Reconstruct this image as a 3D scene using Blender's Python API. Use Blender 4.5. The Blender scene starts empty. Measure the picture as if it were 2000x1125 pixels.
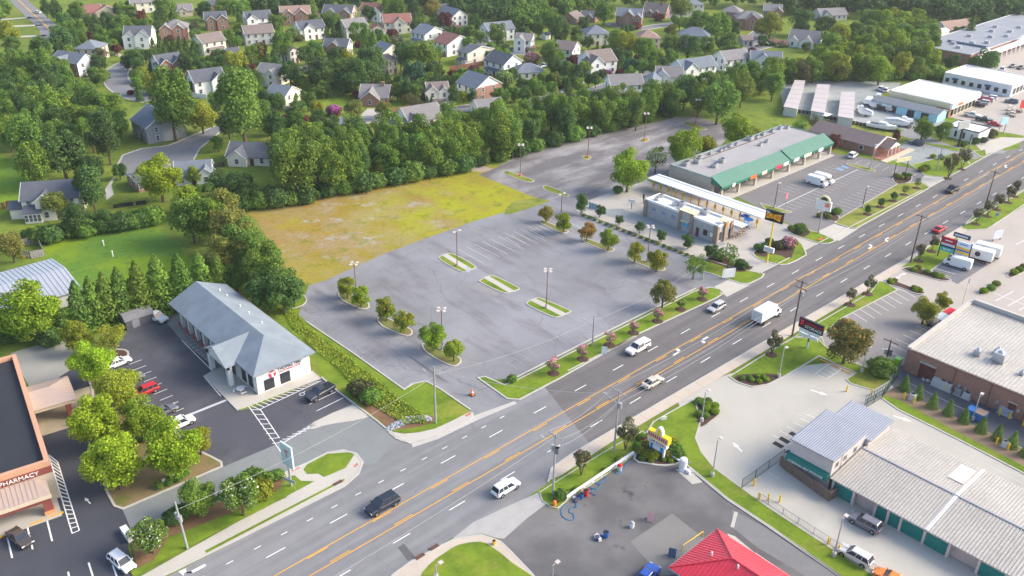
import bpy, bmesh, math, random
from mathutils import Vector, Matrix
from mathutils.geometry import tessellate_polygon
R = math.radians
SC = bpy.context.scene
COL = SC.collection
random.seed(7)

# ------------------------------------------------------------------ camera
CAM_H = 88.0
F_PX, PITCH, YAW, ROLL = 1700.0, R(27.98), R(42.85), R(0.87)      # focal length for a 2000 px wide picture
_f = Vector((math.sin(YAW)*math.cos(PITCH), math.cos(YAW)*math.cos(PITCH), -math.sin(PITCH)))
_r = Vector((math.cos(YAW), -math.sin(YAW), 0.0)); _u = _r.cross(_f)
CR = math.cos(ROLL)*_r + math.sin(ROLL)*_u; CU = -math.sin(ROLL)*_r + math.cos(ROLL)*_u; CF = _f
CPOS = Vector((0, 0, CAM_H))
cam = bpy.data.cameras.new('camera'); cam_o = bpy.data.objects.new('camera', cam); COL.objects.link(cam_o)
cam.sensor_width = 36.0; cam.lens = 36.0*F_PX/2000.0; cam.clip_start = 0.5; cam.clip_end = 9000
cam_o.matrix_world = Matrix(((CR.x, CU.x, -CF.x, CPOS.x), (CR.y, CU.y, -CF.y, CPOS.y), (CR.z, CU.z, -CF.z, CPOS.z), (0, 0, 0, 1)))
SC.camera = cam_o

# ------------------------------------------------------------------ sky, sun, exposure
SUN_ELEV, SUN_AZ = R(32), R(-38)          # azimuth measured from +X towards +Y
world = bpy.data.worlds.new('World'); SC.world = world; world.use_nodes = True
wn = world.node_tree.nodes; wl = world.node_tree.links
bg = wn['Background']; sky = wn.new('ShaderNodeTexSky'); sky.sky_type = 'NISHITA'; sky.sun_disc = False
sky.sun_elevation = SUN_ELEV; sky.sun_rotation = math.pi/2 - SUN_AZ
sky.air_density = 1.0; sky.dust_density = 3.0; sky.ozone_density = 1.0
wl.new(sky.outputs[0], bg.inputs[0]); bg.inputs[1].default_value = 0.15
sun = bpy.data.lights.new('sun', 'SUN'); sun.energy = 1.75; sun.angle = R(28); sun.color = (1.0, 0.9, 0.74)
sun_o = bpy.data.objects.new('sun', sun); COL.objects.link(sun_o)
sd = Vector((math.cos(SUN_AZ)*math.cos(SUN_ELEV), math.sin(SUN_AZ)*math.cos(SUN_ELEV), math.sin(SUN_ELEV)))
sun_o.rotation_euler = sd.to_track_quat('Z', 'Y').to_euler(); sun_o.location = (150, -150, 200)
vs = SC.view_settings; vs.view_transform = 'Standard'; vs.look = 'None'; vs.gamma = 1.0; vs.exposure = 1.15; vs.use_curve_mapping = False
SC.cycles.max_bounces = 5; SC.cycles.diffuse_bounces = 2; SC.cycles.glossy_bounces = 2; SC.cycles.transparent_max_bounces = 4
SC.cycles.use_denoising = True

# ------------------------------------------------------------------ helpers
def at(px, py, z=0.0):
    """the point at height z that photo pixel (px, py) looks at"""
    d = CF + CR*((px-1000.0)/F_PX) - CU*((py-562.5)/F_PX)
    return CPOS + d*((z-CAM_H)/d.z)
def pix(p):
    v = Vector(p)-CPOS; w = v.dot(CF)
    return 1000+F_PX*v.dot(CR)/w, 562.5-F_PX*v.dot(CU)/w
def depth(p): return (Vector(p)-CPOS).dot(CF)

MATS = {}
def mat(name, col, rough=0.85, metal=0.0, spec=0.3, var=0.12, scale=0.6, fine=6.0, bump=0.0, tint=False, island=0.0, extra=None, emit=0.0):
    if name in MATS: return MATS[name]
    m = bpy.data.materials.new(name); m.use_nodes = True; MATS[name] = m
    n = m.node_tree.nodes; l = m.node_tree.links; b = n['Principled BSDF']
    b.inputs['Roughness'].default_value = rough; b.inputs['Metallic'].default_value = metal
    b.inputs['Specular IOR Level'].default_value = spec
    geo = n.new('ShaderNodeNewGeometry')
    if tint:
        oi = n.new('ShaderNodeObjectInfo'); base = oi.outputs['Color']
    else:
        rgb = n.new('ShaderNodeRGB'); rgb.outputs[0].default_value = (*col, 1); base = rgb.outputs[0]
    if extra: base = extra(n, l, geo, base)
    if var > 0:
        a = n.new('ShaderNodeTexNoise'); a.inputs['Scale'].default_value = scale; a.inputs['Detail'].default_value = 4
        c = n.new('ShaderNodeTexNoise'); c.inputs['Scale'].default_value = fine; c.inputs['Detail'].default_value = 3
        l.new(geo.outputs['Position'], a.inputs['Vector']); l.new(geo.outputs['Position'], c.inputs['Vector'])
        ad = n.new('ShaderNodeMath'); ad.operation = 'ADD'; l.new(a.outputs[0], ad.inputs[0]); l.new(c.outputs[0], ad.inputs[1])
        mr = n.new('ShaderNodeMapRange'); mr.inputs[1].default_value = 0.65; mr.inputs[2].default_value = 1.35
        mr.inputs[3].default_value = 1-var; mr.inputs[4].default_value = 1+var; l.new(ad.outputs[0], mr.inputs[0])
        mx = n.new('ShaderNodeVectorMath'); mx.operation = 'SCALE'; l.new(base, mx.inputs[0]); l.new(mr.outputs[0], mx.inputs['Scale']); base = mx.outputs[0]
        if bump > 0:
            bp = n.new('ShaderNodeBump'); bp.inputs['Strength'].default_value = bump; bp.inputs['Distance'].default_value = 0.05
            l.new(c.outputs[0], bp.inputs['Height']); l.new(bp.outputs[0], b.inputs['Normal'])
    if island > 0:
        mr = n.new('ShaderNodeMapRange'); mr.inputs[3].default_value = 1-island; mr.inputs[4].default_value = 1+island
        l.new(geo.outputs['Random Per Island'], mr.inputs[0])
        mx = n.new('ShaderNodeVectorMath'); mx.operation = 'SCALE'; l.new(base, mx.inputs[0]); l.new(mr.outputs[0], mx.inputs['Scale']); base = mx.outputs[0]
    l.new(base, b.inputs['Base Color'])
    if emit: l.new(base, b.inputs['Emission Color']); b.inputs['Emission Strength'].default_value = emit
    return m
def pnoise(n, l, geo, scale, detail=4, lo=0.4, hi=0.6, rough=0.55, stretch=None):
    t = n.new('ShaderNodeTexNoise'); t.inputs['Scale'].default_value = scale; t.inputs['Detail'].default_value = detail; t.inputs['Roughness'].default_value = rough
    src = geo.outputs['Position']
    if stretch:
        mp = n.new('ShaderNodeMapping'); mp.inputs['Scale'].default_value = stretch; l.new(src, mp.inputs[0]); src = mp.outputs[0]
    l.new(src, t.inputs['Vector'])
    mr = n.new('ShaderNodeMapRange'); mr.inputs[1].default_value = lo; mr.inputs[2].default_value = hi; l.new(t.outputs[0], mr.inputs[0])
    return mr.outputs[0]
def pmix(n, l, fac, a, b):
    mx = n.new('ShaderNodeMix'); mx.data_type = 'RGBA'
    l.new(fac, mx.inputs[0])
    for k, v in ((6, a), (7, b)):
        if isinstance(v, tuple): mx.inputs[k].default_value = (*v, 1)
        else: l.new(v, mx.inputs[k])
    return mx.outputs[2]
def cracks(col, amount=0.6, scale=0.16, width=0.012):
    def fn(n, l, geo, base):
        w = n.new('ShaderNodeTexNoise'); w.inputs['Scale'].default_value = 0.35; l.new(geo.outputs['Position'], w.inputs['Vector'])
        ma = n.new('ShaderNodeVectorMath'); ma.operation = 'MULTIPLY_ADD'; ma.inputs[1].default_value = (3, 3, 0); l.new(w.outputs['Color'], ma.inputs[0]); l.new(geo.outputs['Position'], ma.inputs[2])
        v = n.new('ShaderNodeTexVoronoi'); v.feature = 'DISTANCE_TO_EDGE'; v.inputs['Scale'].default_value = scale; l.new(ma.outputs[0], v.inputs['Vector'])
        mr = n.new('ShaderNodeMapRange'); mr.inputs[1].default_value = 0; mr.inputs[2].default_value = width; mr.inputs[3].default_value = amount; mr.inputs[4].default_value = 0
        l.new(v.outputs['Distance'], mr.inputs[0])
        return pmix(n, l, mr.outputs[0], base, col)
    return fn

class MB:
    def __init__(s): s.v = []; s.f = []; s.m = []
    def add(s, vs, fs, m=0):
        o = len(s.v); s.v += [tuple(v) for v in vs]; s.f += [tuple(i+o for i in f) for f in fs]; s.m += [m]*len(fs); return s
    def box(s, x0, y0, z0, x1, y1, z1, m=0):
        return s.add([(x0,y0,z0),(x1,y0,z0),(x1,y1,z0),(x0,y1,z0),(x0,y0,z1),(x1,y0,z1),(x1,y1,z1),(x0,y1,z1)],
                     [(3,2,1,0),(4,5,6,7),(0,1,5,4),(1,2,6,5),(2,3,7,6),(3,0,4,7)], m)
    def prism(s, poly, z0, z1, m=0):
        n = len(poly)
        if sum(poly[i][0]*poly[(i+1) % n][1]-poly[(i+1) % n][0]*poly[i][1] for i in range(n)) < 0: poly = poly[::-1]
        vs = [(p[0], p[1], z0) for p in poly]+[(p[0], p[1], z1) for p in poly]
        return s.add(vs, [tuple(range(n))[::-1], tuple(range(n, 2*n))]+[(i, (i+1) % n, n+(i+1) % n, n+i) for i in range(n)], m)
    def sweep(s, prof, axis, a, b, m=0):
        """profile polygon in the plane across 'axis', extruded from a to b"""
        n = len(prof); vs = []
        for t in (a, b):
            for p in prof: vs.append((t, p[0], p[1]) if axis == 'x' else (p[0], t, p[1]))
        return s.add(vs, [tuple(range(n)), tuple(range(n, 2*n))[::-1]]+[(i, n+i, n+(i+1) % n, (i+1) % n) for i in range(n)], m)
    def tube(s, p0, p1, r0, r1=None, n=8, m=0, cap=True):
        r1 = r0 if r1 is None else r1
        p0 = Vector(p0); p1 = Vector(p1); d = (p1-p0).normalized()
        a = d.orthogonal().normalized(); b = d.cross(a); vs = []
        for p, r in ((p0, r0), (p1, r1)):
            for i in range(n):
                t = 2*math.pi*i/n; vs.append(p+a*(r*math.cos(t))+b*(r*math.sin(t)))
        fs = [(i, (i+1) % n, n+(i+1) % n, n+i) for i in range(n)]
        if cap: fs += [tuple(range(n))[::-1], tuple(range(n, 2*n))]
        return s.add(vs, fs, m)
    def slab(s, quad, t, m=0):
        """a flat polygon (3D) given thickness t downwards"""
        n = len(quad); vs = [tuple(q) for q in quad]+[(q[0], q[1], q[2]-t) for q in quad]
        return s.add(vs, [tuple(range(n)), tuple(range(n, 2*n))[::-1]]+[(i, n+i, n+(i+1) % n, (i+1) % n) for i in range(n)], m)
    def blob(s, c, rx, ry, rz, n=10, rings=6, m=0, jit=0.0):
        vs = []; fs = []
        for j in range(rings+1):
            t = math.pi*j/rings
            for i in range(n):
                p = 2*math.pi*i/n; k = 1+random.uniform(-jit, jit)
                vs.append((c[0]+rx*k*math.sin(t)*math.cos(p), c[1]+ry*k*math.sin(t)*math.sin(p), c[2]+rz*k*math.cos(t)))
        for j in range(rings):
            for i in range(n): fs.append((j*n+i, (j+1)*n+i, (j+1)*n+(i+1) % n, j*n+(i+1) % n))
        return s.add(vs, fs, m)
    def mesh(s, name, mats, smooth=False):
        me = bpy.data.meshes.new(name); me.from_pydata(s.v, [], s.f)
        for q in (mats if isinstance(mats, (list, tuple)) else [mats]): me.materials.append(q)
        me.polygons.foreach_set('material_index', s.m)
        if smooth: me.polygons.foreach_set('use_smooth', [True]*len(s.f))
        me.update(); return me
def obj(name, me, parent=None, loc=None, rz=0.0, scale=None, color=None):
    o = bpy.data.objects.new(name, me); COL.objects.link(o)
    if parent is not None: o.parent = parent
    if loc is not None: o.location = loc
    if rz: o.rotation_euler = (0, 0, rz)
    if scale is not None: o.scale = scale if hasattr(scale, '__len__') else (scale,)*3
    if color is not None: o.color = (*color, 1)
    return o
def build(name, mb, mats, parent=None, **k): return obj(name, mb.mesh(name, mats, k.pop('smooth', False)), parent, **k)
def tag(o, label=None, cat=None, group=None, kind=None):
    if label: o['label'] = label
    if cat: o['category'] = cat
    if group: o['group'] = group
    if kind: o['kind'] = kind
    return o
def thing(name, label, cat, loc=(0, 0, 0), rz=0.0, group=None):
    o = bpy.data.objects.new(name, None); COL.objects.link(o); o.location = loc; o.rotation_euler = (0, 0, rz); o.empty_display_size = 0.5
    return tag(o, label, cat, group)
def copy_tree(o, parent=None, **k):
    c = o.copy(); COL.objects.link(c); c.parent = parent
    for ch in list(o.children): copy_tree(ch, c)
    return c
def text(parent, body, size, loc, rot, m, name='lettering', depth=0.02, sx=1.0):
    cu = bpy.data.curves.new(name, 'FONT'); cu.body = body; cu.size = size; cu.extrude = depth; cu.align_x = 'CENTER'; cu.align_y = 'CENTER'
    tmp = bpy.data.objects.new(name, cu); COL.objects.link(tmp); bpy.context.view_layer.update()
    me = bpy.data.meshes.new_from_object(tmp.evaluated_get(bpy.context.evaluated_depsgraph_get())); bpy.data.objects.remove(tmp); bpy.data.curves.remove(cu)
    me.materials.clear(); me.materials.append(m); o = bpy.data.objects.new(name, me); COL.objects.link(o); o.parent = parent; o.location = loc; o.rotation_euler = rot; o.scale = (sx, 1, 1)
    return o
LAND = []                                 # landmarks (pixel x, pixel y, phrase) that labels refer to
ORD = ['first', 'second', 'third', 'fourth', 'fifth', 'sixth', 'seventh', 'eighth', 'ninth', 'tenth', 'eleventh', 'twelfth', 'thirteenth', 'fourteenth', 'fifteenth',
       'sixteenth', 'seventeenth', 'eighteenth', 'nineteenth', 'twentieth']
def nth(i):
    if i < 20: return ORD[i]
    if (i+1) % 10 == 0: return {30: 'thirtieth', 40: 'fortieth', 50: 'fiftieth', 60: 'sixtieth'}.get(i+1, 'last')
    return {2: 'twenty', 3: 'thirty', 4: 'forty', 5: 'fifty', 6: 'sixty'}.get((i+1)//10, 'seventy')+'-'+ORD[i % 10]
def row_labels(objs, fmt):
    """label alike things by their place, counted from the left of the picture; fmt has {n}"""
    s = sorted(objs, key=lambda o: pix(o.location)[0])
    for i, o in enumerate(s): o['label'] = fmt.format(n=nth(i))

# ------------------------------------------------------------------ sheets on the ground
def spline(pts, k=4):
    out = []; n = len(pts)
    for i in range(n):
        p0, p1, p2, p3 = pts[i-1], pts[i], pts[(i+1) % n], pts[(i+2) % n]
        for j in range(k):
            t = j/k
            out.append(tuple(0.5*((2*p1[c])+(-p0[c]+p2[c])*t+(2*p0[c]-5*p1[c]+4*p2[c]-p3[c])*t*t+(-p0[c]+3*p1[c]-3*p2[c]+p3[c])*t**3) for c in (0, 1)))
    return out
def ccw(poly):
    a = sum(poly[i][0]*poly[(i+1) % len(poly)][1]-poly[(i+1) % len(poly)][0]*poly[i][1] for i in range(len(poly)))
    return poly if a > 0 else poly[::-1]
def px2w(pts): return [tuple(at(*p))[:2] for p in pts]
def inset(poly, d):
    n = len(poly); out = []
    for i in range(n):
        p0, p1, p2 = Vector(poly[i-1]), Vector(poly[i]), Vector(poly[(i+1) % n])
        e1 = (p1-p0); e2 = (p2-p1)
        if e1.length < 1e-6 or e2.length < 1e-6: out.append(tuple(p1)); continue
        e1.normalize(); e2.normalize(); n1 = Vector((-e1.y, e1.x)); n2 = Vector((-e2.y, e2.x)); b = n1+n2
        if b.length < 1e-3: b = n1
        b.normalize(); k = d/max(0.5, b.dot(n1)); out.append(tuple(p1+b*k))
    return out
def poly_mesh(name, poly, z, m):
    poly = ccw(poly); tris = tessellate_polygon([[Vector((p[0], p[1], 0)) for p in poly]])
    me = bpy.data.meshes.new(name); vs = [(p[0], p[1], z) for p in poly]; fs = []
    for t in tris:
        a, b, c = (Vector(poly[i]) for i in t)
        fs.append(tuple(t) if (b-a).cross(c-a) > 0 else tuple(t)[::-1])
    me.from_pydata(vs, [], fs); me.materials.append(m); me.update(); return me
def sheet(name, pts, z, m, parent=None, w=False, smooth=0, kind='structure', label=None, cat=None):
    poly = pts if w else px2w(pts)
    if smooth: poly = spline(poly, smooth)
    o = obj(name, poly_mesh(name, poly, z, m), parent)
    if parent is None: o['kind'] = kind
    if label: o['label'] = label
    return o
def island(name, pts, m, kerb=0.3, h=0.13, w=False, smooth=3, label=None, kmat=None):
    """raised bed with a concrete kerb round it"""
    poly = ccw(pts if w else px2w(pts))
    if smooth: poly = spline(poly, smooth)
    inn = inset(poly, kerb); n = len(poly)
    top = obj(name, poly_mesh(name, inn, h-0.02, m)); top['kind'] = 'structure'
    if label: top['label'] = label
    mb = MB()
    vs = [(p[0], p[1], 0) for p in poly]+[(p[0], p[1], h) for p in poly]+[(p[0], p[1], h) for p in inn]+[(p[0], p[1], h-0.06) for p in inn]
    fs = []
    for i in range(n):
        j = (i+1) % n
        fs += [(i, j, n+j, n+i), (n+i, n+j, 2*n+j, 2*n+i), (2*n+i, 2*n+j, 3*n+j, 3*n+i)]
    mb.add(vs, fs); build('kerb', mb, kmat or KERB, top)
    return top
def kerb_line(pts, parent, wd=0.3, h=0.13, w=False, name='kerb'):
    P = [Vector(p) for p in (pts if w else px2w(pts))]; mb = MB(); L = []; Rr = []
    for i, p in enumerate(P):
        a = P[max(i-1, 0)]; b = P[min(i+1, len(P)-1)]; d = (b-a).normalized(); nn = Vector((-d.y, d.x))*wd/2
        L.append(p+nn); Rr.append(p-nn)
    for i in range(len(P)-1):
        q = [L[i], Rr[i], Rr[i+1], L[i+1]]; mb.prism([tuple(v) for v in q], 0, h)
    return build(name, mb, KERB, parent)
# ------------------------------------------------------------------ materials
KERB = mat('kerb_concrete', (0.46, 0.44, 0.41), var=0.12, scale=0.4)
CONC = mat('concrete', (0.47, 0.445, 0.4), var=0.1, scale=0.12, extra=cracks((0.3, 0.29, 0.28), 0.35, 0.2, 0.006))
CONC_TAN = mat('concrete_tan', (0.5, 0.43, 0.36), var=0.1, scale=0.3)
def _yard(n, l, geo, base):
    base = cracks((0.36, 0.35, 0.33), 0.35, 0.2, 0.005)(n, l, geo, base)
    return pmix(n, l, pnoise(n, l, geo, 0.07, 5, 0.52, 0.72), base, (0.36, 0.35, 0.32))
YARD = mat('yard_concrete', (0.44, 0.42, 0.375), var=0.08, scale=0.15, extra=_yard)
def _road(n, l, geo, base):
    f = pnoise(n, l, geo, 0.5, 3, 0.42, 0.62, stretch=(0.03, 1.0, 1.0))
    base = pmix(n, l, f, base, (0.175, 0.166, 0.167))
    return pmix(n, l, pnoise(n, l, geo, 0.22, 4, 0.6, 0.72, stretch=(0.12, 1.0, 1.0)), base, (0.115, 0.109, 0.11))
ROAD = mat('road_asphalt', (0.135, 0.127, 0.128), var=0.1, scale=0.5, fine=20, extra=_road)
def _old(n, l, geo, base):
    f = pnoise(n, l, geo, 0.5, 3, 0.42, 0.62, stretch=(0.04, 1.0, 1.0))
    base = pmix(n, l, f, base, (0.235, 0.235, 0.245))
    return cracks((0.12, 0.12, 0.125), 0.35, 0.07, 0.005)(n, l, geo, base)
ROAD_OLD = mat('old_road_asphalt', (0.195, 0.195, 0.205), var=0.1, scale=0.4, fine=16, extra=_old)
def _lot(n, l, geo, base):
    base = pmix(n, l, pnoise(n, l, geo, 0.05, 6, 0.4, 0.64), base, (0.27, 0.272, 0.295))
    base = pmix(n, l, pnoise(n, l, geo, 0.25, 5, 0.5, 0.72, stretch=(1.0, 0.25, 1)), base, (0.165, 0.155, 0.165))
    base = cracks((0.1, 0.1, 0.105), 0.55, 0.085, 0.006)(n, l, geo, base)
    return cracks((0.12, 0.12, 0.12), 0.4, 0.2, 0.006)(n, l, geo, base)
LOT = mat('faded_lot_asphalt', (0.205, 0.207, 0.222), var=0.1, scale=0.3, fine=9, extra=_lot)
def _back(n, l, geo, base):
    base = pmix(n, l, pnoise(n, l, geo, 0.09, 6, 0.45, 0.66, stretch=(0.6, 1.6, 1)), base, (0.33, 0.315, 0.32))
    return cracks((0.08, 0.08, 0.08), 0.5, 0.13, 0.01)(n, l, geo, base)
BACKLOT = mat('worn_lot_asphalt', (0.15, 0.142, 0.15), var=0.14, scale=0.25, extra=_back)
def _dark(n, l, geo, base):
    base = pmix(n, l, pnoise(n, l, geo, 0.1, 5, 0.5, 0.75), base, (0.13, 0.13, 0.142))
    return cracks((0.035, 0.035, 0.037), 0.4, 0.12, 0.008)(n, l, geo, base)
DARK = mat('sealed_asphalt', (0.078, 0.08, 0.096), var=0.1, scale=0.3, fine=14, extra=_dark)
PHARM = mat('fresh_asphalt', (0.064, 0.068, 0.084), var=0.14, scale=0.3, fine=14)
DRIVE = mat('grey_drive', (0.215, 0.23, 0.23), var=0.09, scale=0.3, fine=12, extra=cracks((0.12, 0.12, 0.12), 0.35, 0.12, 0.01))
def _wash(n, l, geo, base):
    base = pmix(n, l, pnoise(n, l, geo, 0.08, 5, 0.45, 0.68), base, (0.19, 0.185, 0.185))
    return pmix(n, l, pnoise(n, l, geo, 0.3, 4, 0.64, 0.72), base, (0.06, 0.06, 0.065))
WASH = mat('stained_asphalt', (0.115, 0.112, 0.115), var=0.1, scale=0.3, fine=12, extra=_wash)
TANLOT = mat('pale_lot_asphalt', (0.41, 0.37, 0.335), var=0.1, scale=0.1, fine=8, extra=cracks((0.24, 0.22, 0.2), 0.3, 0.1, 0.008))
MALL = mat('mall_lot_asphalt', (0.185, 0.175, 0.178), var=0.12, scale=0.15, fine=9, extra=cracks((0.11, 0.11, 0.11), 0.4, 0.1, 0.008))
GRAVEL = mat('gravel', (0.3, 0.32, 0.32), var=0.16, scale=0.2, fine=9)
STREET = mat('street_asphalt', (0.2, 0.205, 0.22), var=0.08, scale=0.3, fine=8, extra=cracks((0.09, 0.09, 0.1), 0.5, 0.2, 0.014))
def _lawn(n, l, geo, base):
    base = pmix(n, l, pnoise(n, l, geo, 0.05, 6, 0.4, 0.62), base, (0.19, 0.24, 0.035))
    base = pmix(n, l, pnoise(n, l, geo, 0.35, 4, 0.5, 0.78), base, (0.08, 0.135, 0.025))
    return pmix(n, l, pnoise(n, l, geo, 0.02, 4, 0.56, 0.7), base, (0.2, 0.19, 0.05))
GROUND = mat('ground_grass', (0.125, 0.185, 0.032), rough=1, spec=0.1, var=0.16, scale=0.8, fine=5, extra=_lawn)
def _strip(n, l, geo, base):
    base = pmix(n, l, pnoise(n, l, geo, 0.22, 6, 0.42, 0.66), base, (0.105, 0.17, 0.02))
    return pmix(n, l, pnoise(n, l, geo, 0.12, 5, 0.54, 0.7), base, (0.25, 0.25, 0.05))
LAWN = mat('mown_lawn', (0.17, 0.245, 0.025), rough=1, spec=0.1, var=0.2, scale=1.2, fine=7, extra=_strip)
DRYLAWN = mat('dry_lawn', (0.25, 0.255, 0.06), rough=1, spec=0.1, var=0.16, scale=0.6, fine=7, extra=_strip)
def _field(n, l, geo, base):
    def blobf(c, r):
        d = n.new('ShaderNodeVectorMath'); d.operation = 'DISTANCE'; d.inputs[1].default_value = (c[0], c[1], 0); l.new(geo.outputs['Position'], d.inputs[0])
        m = n.new('ShaderNodeMapRange'); m.inputs[1].default_value = r; m.inputs[2].default_value = r*0.35; l.new(d.outputs['Value'], m.inputs[0]); return m.outputs[0]
    def mul(a, b):
        m = n.new('ShaderNodeMath'); m.operation = 'MULTIPLY'; l.new(a, m.inputs[0]); l.new(b, m.inputs[1]); return m.outputs[0]
    base = pmix(n, l, pnoise(n, l, geo, 0.07, 6, 0.42, 0.6), base, (0.31, 0.275, 0.04))
    wst = at(590, 430); base = pmix(n, l, mul(blobf(wst, 34), pnoise(n, l, geo, 0.1, 5, 0.3, 0.6)), base, (0.3, 0.19, 0.045))
    nor = at(760, 375); base = pmix(n, l, mul(blobf(nor, 30), pnoise(n, l, geo, 0.12, 5, 0.35, 0.6)), base, (0.28, 0.19, 0.045))
    mid = at(715, 440); base = pmix(n, l, mul(blobf(mid, 36), pnoise(n, l, geo, 0.13, 6, 0.4, 0.56)), base, (0.31, 0.235, 0.12))
    base = pmix(n, l, mul(blobf(mid, 34), pnoise(n, l, geo, 0.17, 8, 0.54, 0.64, 0.7)), base, (0.37, 0.35, 0.33))
    east = at(905, 405); base = pmix(n, l, mul(blobf(east, 34), pnoise(n, l, geo, 0.1, 5, 0.35, 0.6)), base, (0.31, 0.32, 0.025))
    base = pmix(n, l, pnoise(n, l, geo, 0.3, 6, 0.55, 0.75), base, (0.15, 0.19, 0.03))
    return pmix(n, l, pnoise(n, l, geo, 0.9, 5, 0.58, 0.8), base, (0.2, 0.14, 0.05))
FIELD = mat('rough_field', (0.27, 0.235, 0.042), rough=1, spec=0.05, var=0.22, scale=0.9, fine=5, extra=_field)
def _mead(n, l, geo, base):
    base = pmix(n, l, pnoise(n, l, geo, 0.06, 5, 0.45, 0.62), base, (0.2, 0.29, 0.02))
    return pmix(n, l, pnoise(n, l, geo, 0.5, 5, 0.5, 0.75), base, (0.06, 0.12, 0.025))
MEADOW = mat('long_grass', (0.115, 0.22, 0.035), rough=1, spec=0.05, var=0.2, scale=0.5, fine=4, extra=_mead)
MULCH = mat('mulch', (0.095, 0.06, 0.05), rough=1, spec=0.05, var=0.25, scale=2, fine=9)
PINE = mat('pine_straw', (0.2, 0.12, 0.07), rough=1, spec=0.05, var=0.25, scale=0.5, fine=6)
BED = mat('dry_bed', (0.22, 0.165, 0.085), rough=1, spec=0.05, var=0.22, scale=0.4, fine=6, extra=lambda n, l, g, b: pmix(n, l, pnoise(n, l, g, 0.25, 4, 0.52, 0.7), b, (0.13, 0.15, 0.035)))
WHITE = mat('white_paint', (0.78, 0.78, 0.77), var=0.06)
FADED = mat('faded_paint', (0.58, 0.58, 0.57), var=0.2, scale=1.5)
GHOST = mat('worn_paint', (0.31, 0.31, 0.315), var=0.12, scale=1.5)
YELLOW = mat('yellow_paint', (0.72, 0.37, 0.04), var=0.1, scale=1)
BLUEP = mat('blue_paint', (0.2, 0.36, 0.6), var=0.1)
REDBRICK = mat('red_tactile', (0.5, 0.16, 0.11), var=0.1)
DARKG = mat('dark_iron', (0.03, 0.03, 0.032), var=0.1)
PATCH = mat('asphalt_patch', (0.11, 0.11, 0.115), var=0.1)

_uq = MB().add([(-.5, -.5, 0), (.5, -.5, 0), (.5, .5, 0), (-.5, .5, 0)], [(0, 1, 2, 3)])
UQ = {}
def strip(parent, a, b, width, m, z=0.05, name='painted_line'):
    """one painted stripe between two ground points (world)"""
    if m.name not in UQ: UQ[m.name] = _uq.mesh('stripe', m)
    a = Vector(a[:2]); b = Vector(b[:2]); d = b-a
    return obj(name, UQ[m.name], parent, ((a.x+b.x)/2, (a.y+b.y)/2, z), math.atan2(d.y, d.x), (d.length, width, 1))
def pstrip(parent, a, b, width, m, z=0.05, name='painted_line'): return strip(parent, at(*a), at(*b), width, m, z, name)
def stalls(parent, a, b, n, vec, width, m, z=0.05):
    """n stall lines: their heads run from pixel a to pixel b, each as long as pixel vector vec says at the first and last"""
    A, B = at(*a), at(*b)
    V0 = at(a[0]+vec[0], a[1]+vec[1])-A
    for i in range(n):
        p = A.lerp(B, i/max(1, n-1)); strip(parent, p, p+V0, width, m, z, 'parking_line')
def arrow(parent, px, rz, L, m, z=0.05, turn=0):
    p = at(*px); mb = MB(); w = 0.16*L
    if not turn: mb.add([(-.5*L, -w*.3, 0), (.05*L, -w*.3, 0), (.05*L, w*.3, 0), (-.5*L, w*.3, 0), (.05*L, -w, 0), (.5*L, 0, 0), (.05*L, w, 0)], [(0, 1, 2, 3), (4, 5, 6)])
    else:
        t = turn
        mb.add([(-.5*L, -.06*L, 0), (-.05*L, -.06*L, 0), (-.05*L, .06*L, 0), (-.5*L, .06*L, 0), (.12*L, t*.16*L, 0), (.2*L, t*.08*L, 0), (-.05*L, .06*L*t*-1, 0)], [(0, 1, 2, 3), (1, 2, 4) if t > 0 else (1, 2, 4)])
        mb.add([(-.05*L, -.06*L, 0), (.16*L, t*.1*L-.02*L, 0), (.06*L, t*.18*L, 0), (-.05*L, .06*L, 0), (.22*L, t*.02*L, 0), (.02*L, t*.26*L, 0), (.26*L, t*.3*L, 0)], [(0, 1, 2, 3), (4, 5, 6)])
    return build('painted_arrow', mb, m, parent, loc=(p.x, p.y, z), rz=rz)

# ------------------------------------------------------------------ ground
_gv = 2600
g = MB().add([(-_gv, -_gv, 0), (_gv, -_gv, 0), (_gv, _gv, 0), (-_gv, _gv, 0)], [(0, 1, 2, 3)])
tag(build('ground', g, GROUND), kind='structure')

sheet('road', [(690, 912), (735, 905), (770, 862), (802, 868), (925, 816), (1010, 784), (1012, 800), (850, 885), (720, 950), (680, 955)], 0.022, ROAD_OLD)
sheet('gutter', [(804, 866), (850, 852), (916, 820), (928, 811), (1004, 784), (1010, 788), (930, 822), (855, 858), (806, 874)], 0.03, KERB)
# main road: five lanes along +X
def NY(x): return 91.3-0.0105*(x-36) if x < 242 else 89.1
def SY(x): return 73.9-0.0185*(x-80)
SEAM = 86.0
road = sheet('road', [(SEAM, SY(SEAM)), (360, SY(360)), (700, SY(360)), (700, 89.1), (242, 89.1), (SEAM+6, NY(SEAM))], 0.02, ROAD, w=True)
road_old = sheet('road', [(-60, 72.3), (56, 72.0), (66, 71.0), (74, 71.3), (77, 73.0), (SEAM, SY(SEAM)), (SEAM+6, NY(SEAM)), (20, 91.5), (-60, 92.2)], 0.024, ROAD_OLD, w=True)
UYL = lambda x: 82.45+0.003*(x-80)
LYL = lambda x: 79.2+0.003*(x-80)
for x0, x1, pr in ((-20, SEAM, road_old), (SEAM, 330, road)):
    strip(pr, (x0 if x0 > 0 else 33, UYL(x0)), (x1, UYL(x1)), 0.16, YELLOW, 0.036); strip(pr, (x0, LYL(x0)), (x1, LYL(x1)), 0.16, YELLOW, 0.036)
x = -14.0
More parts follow.
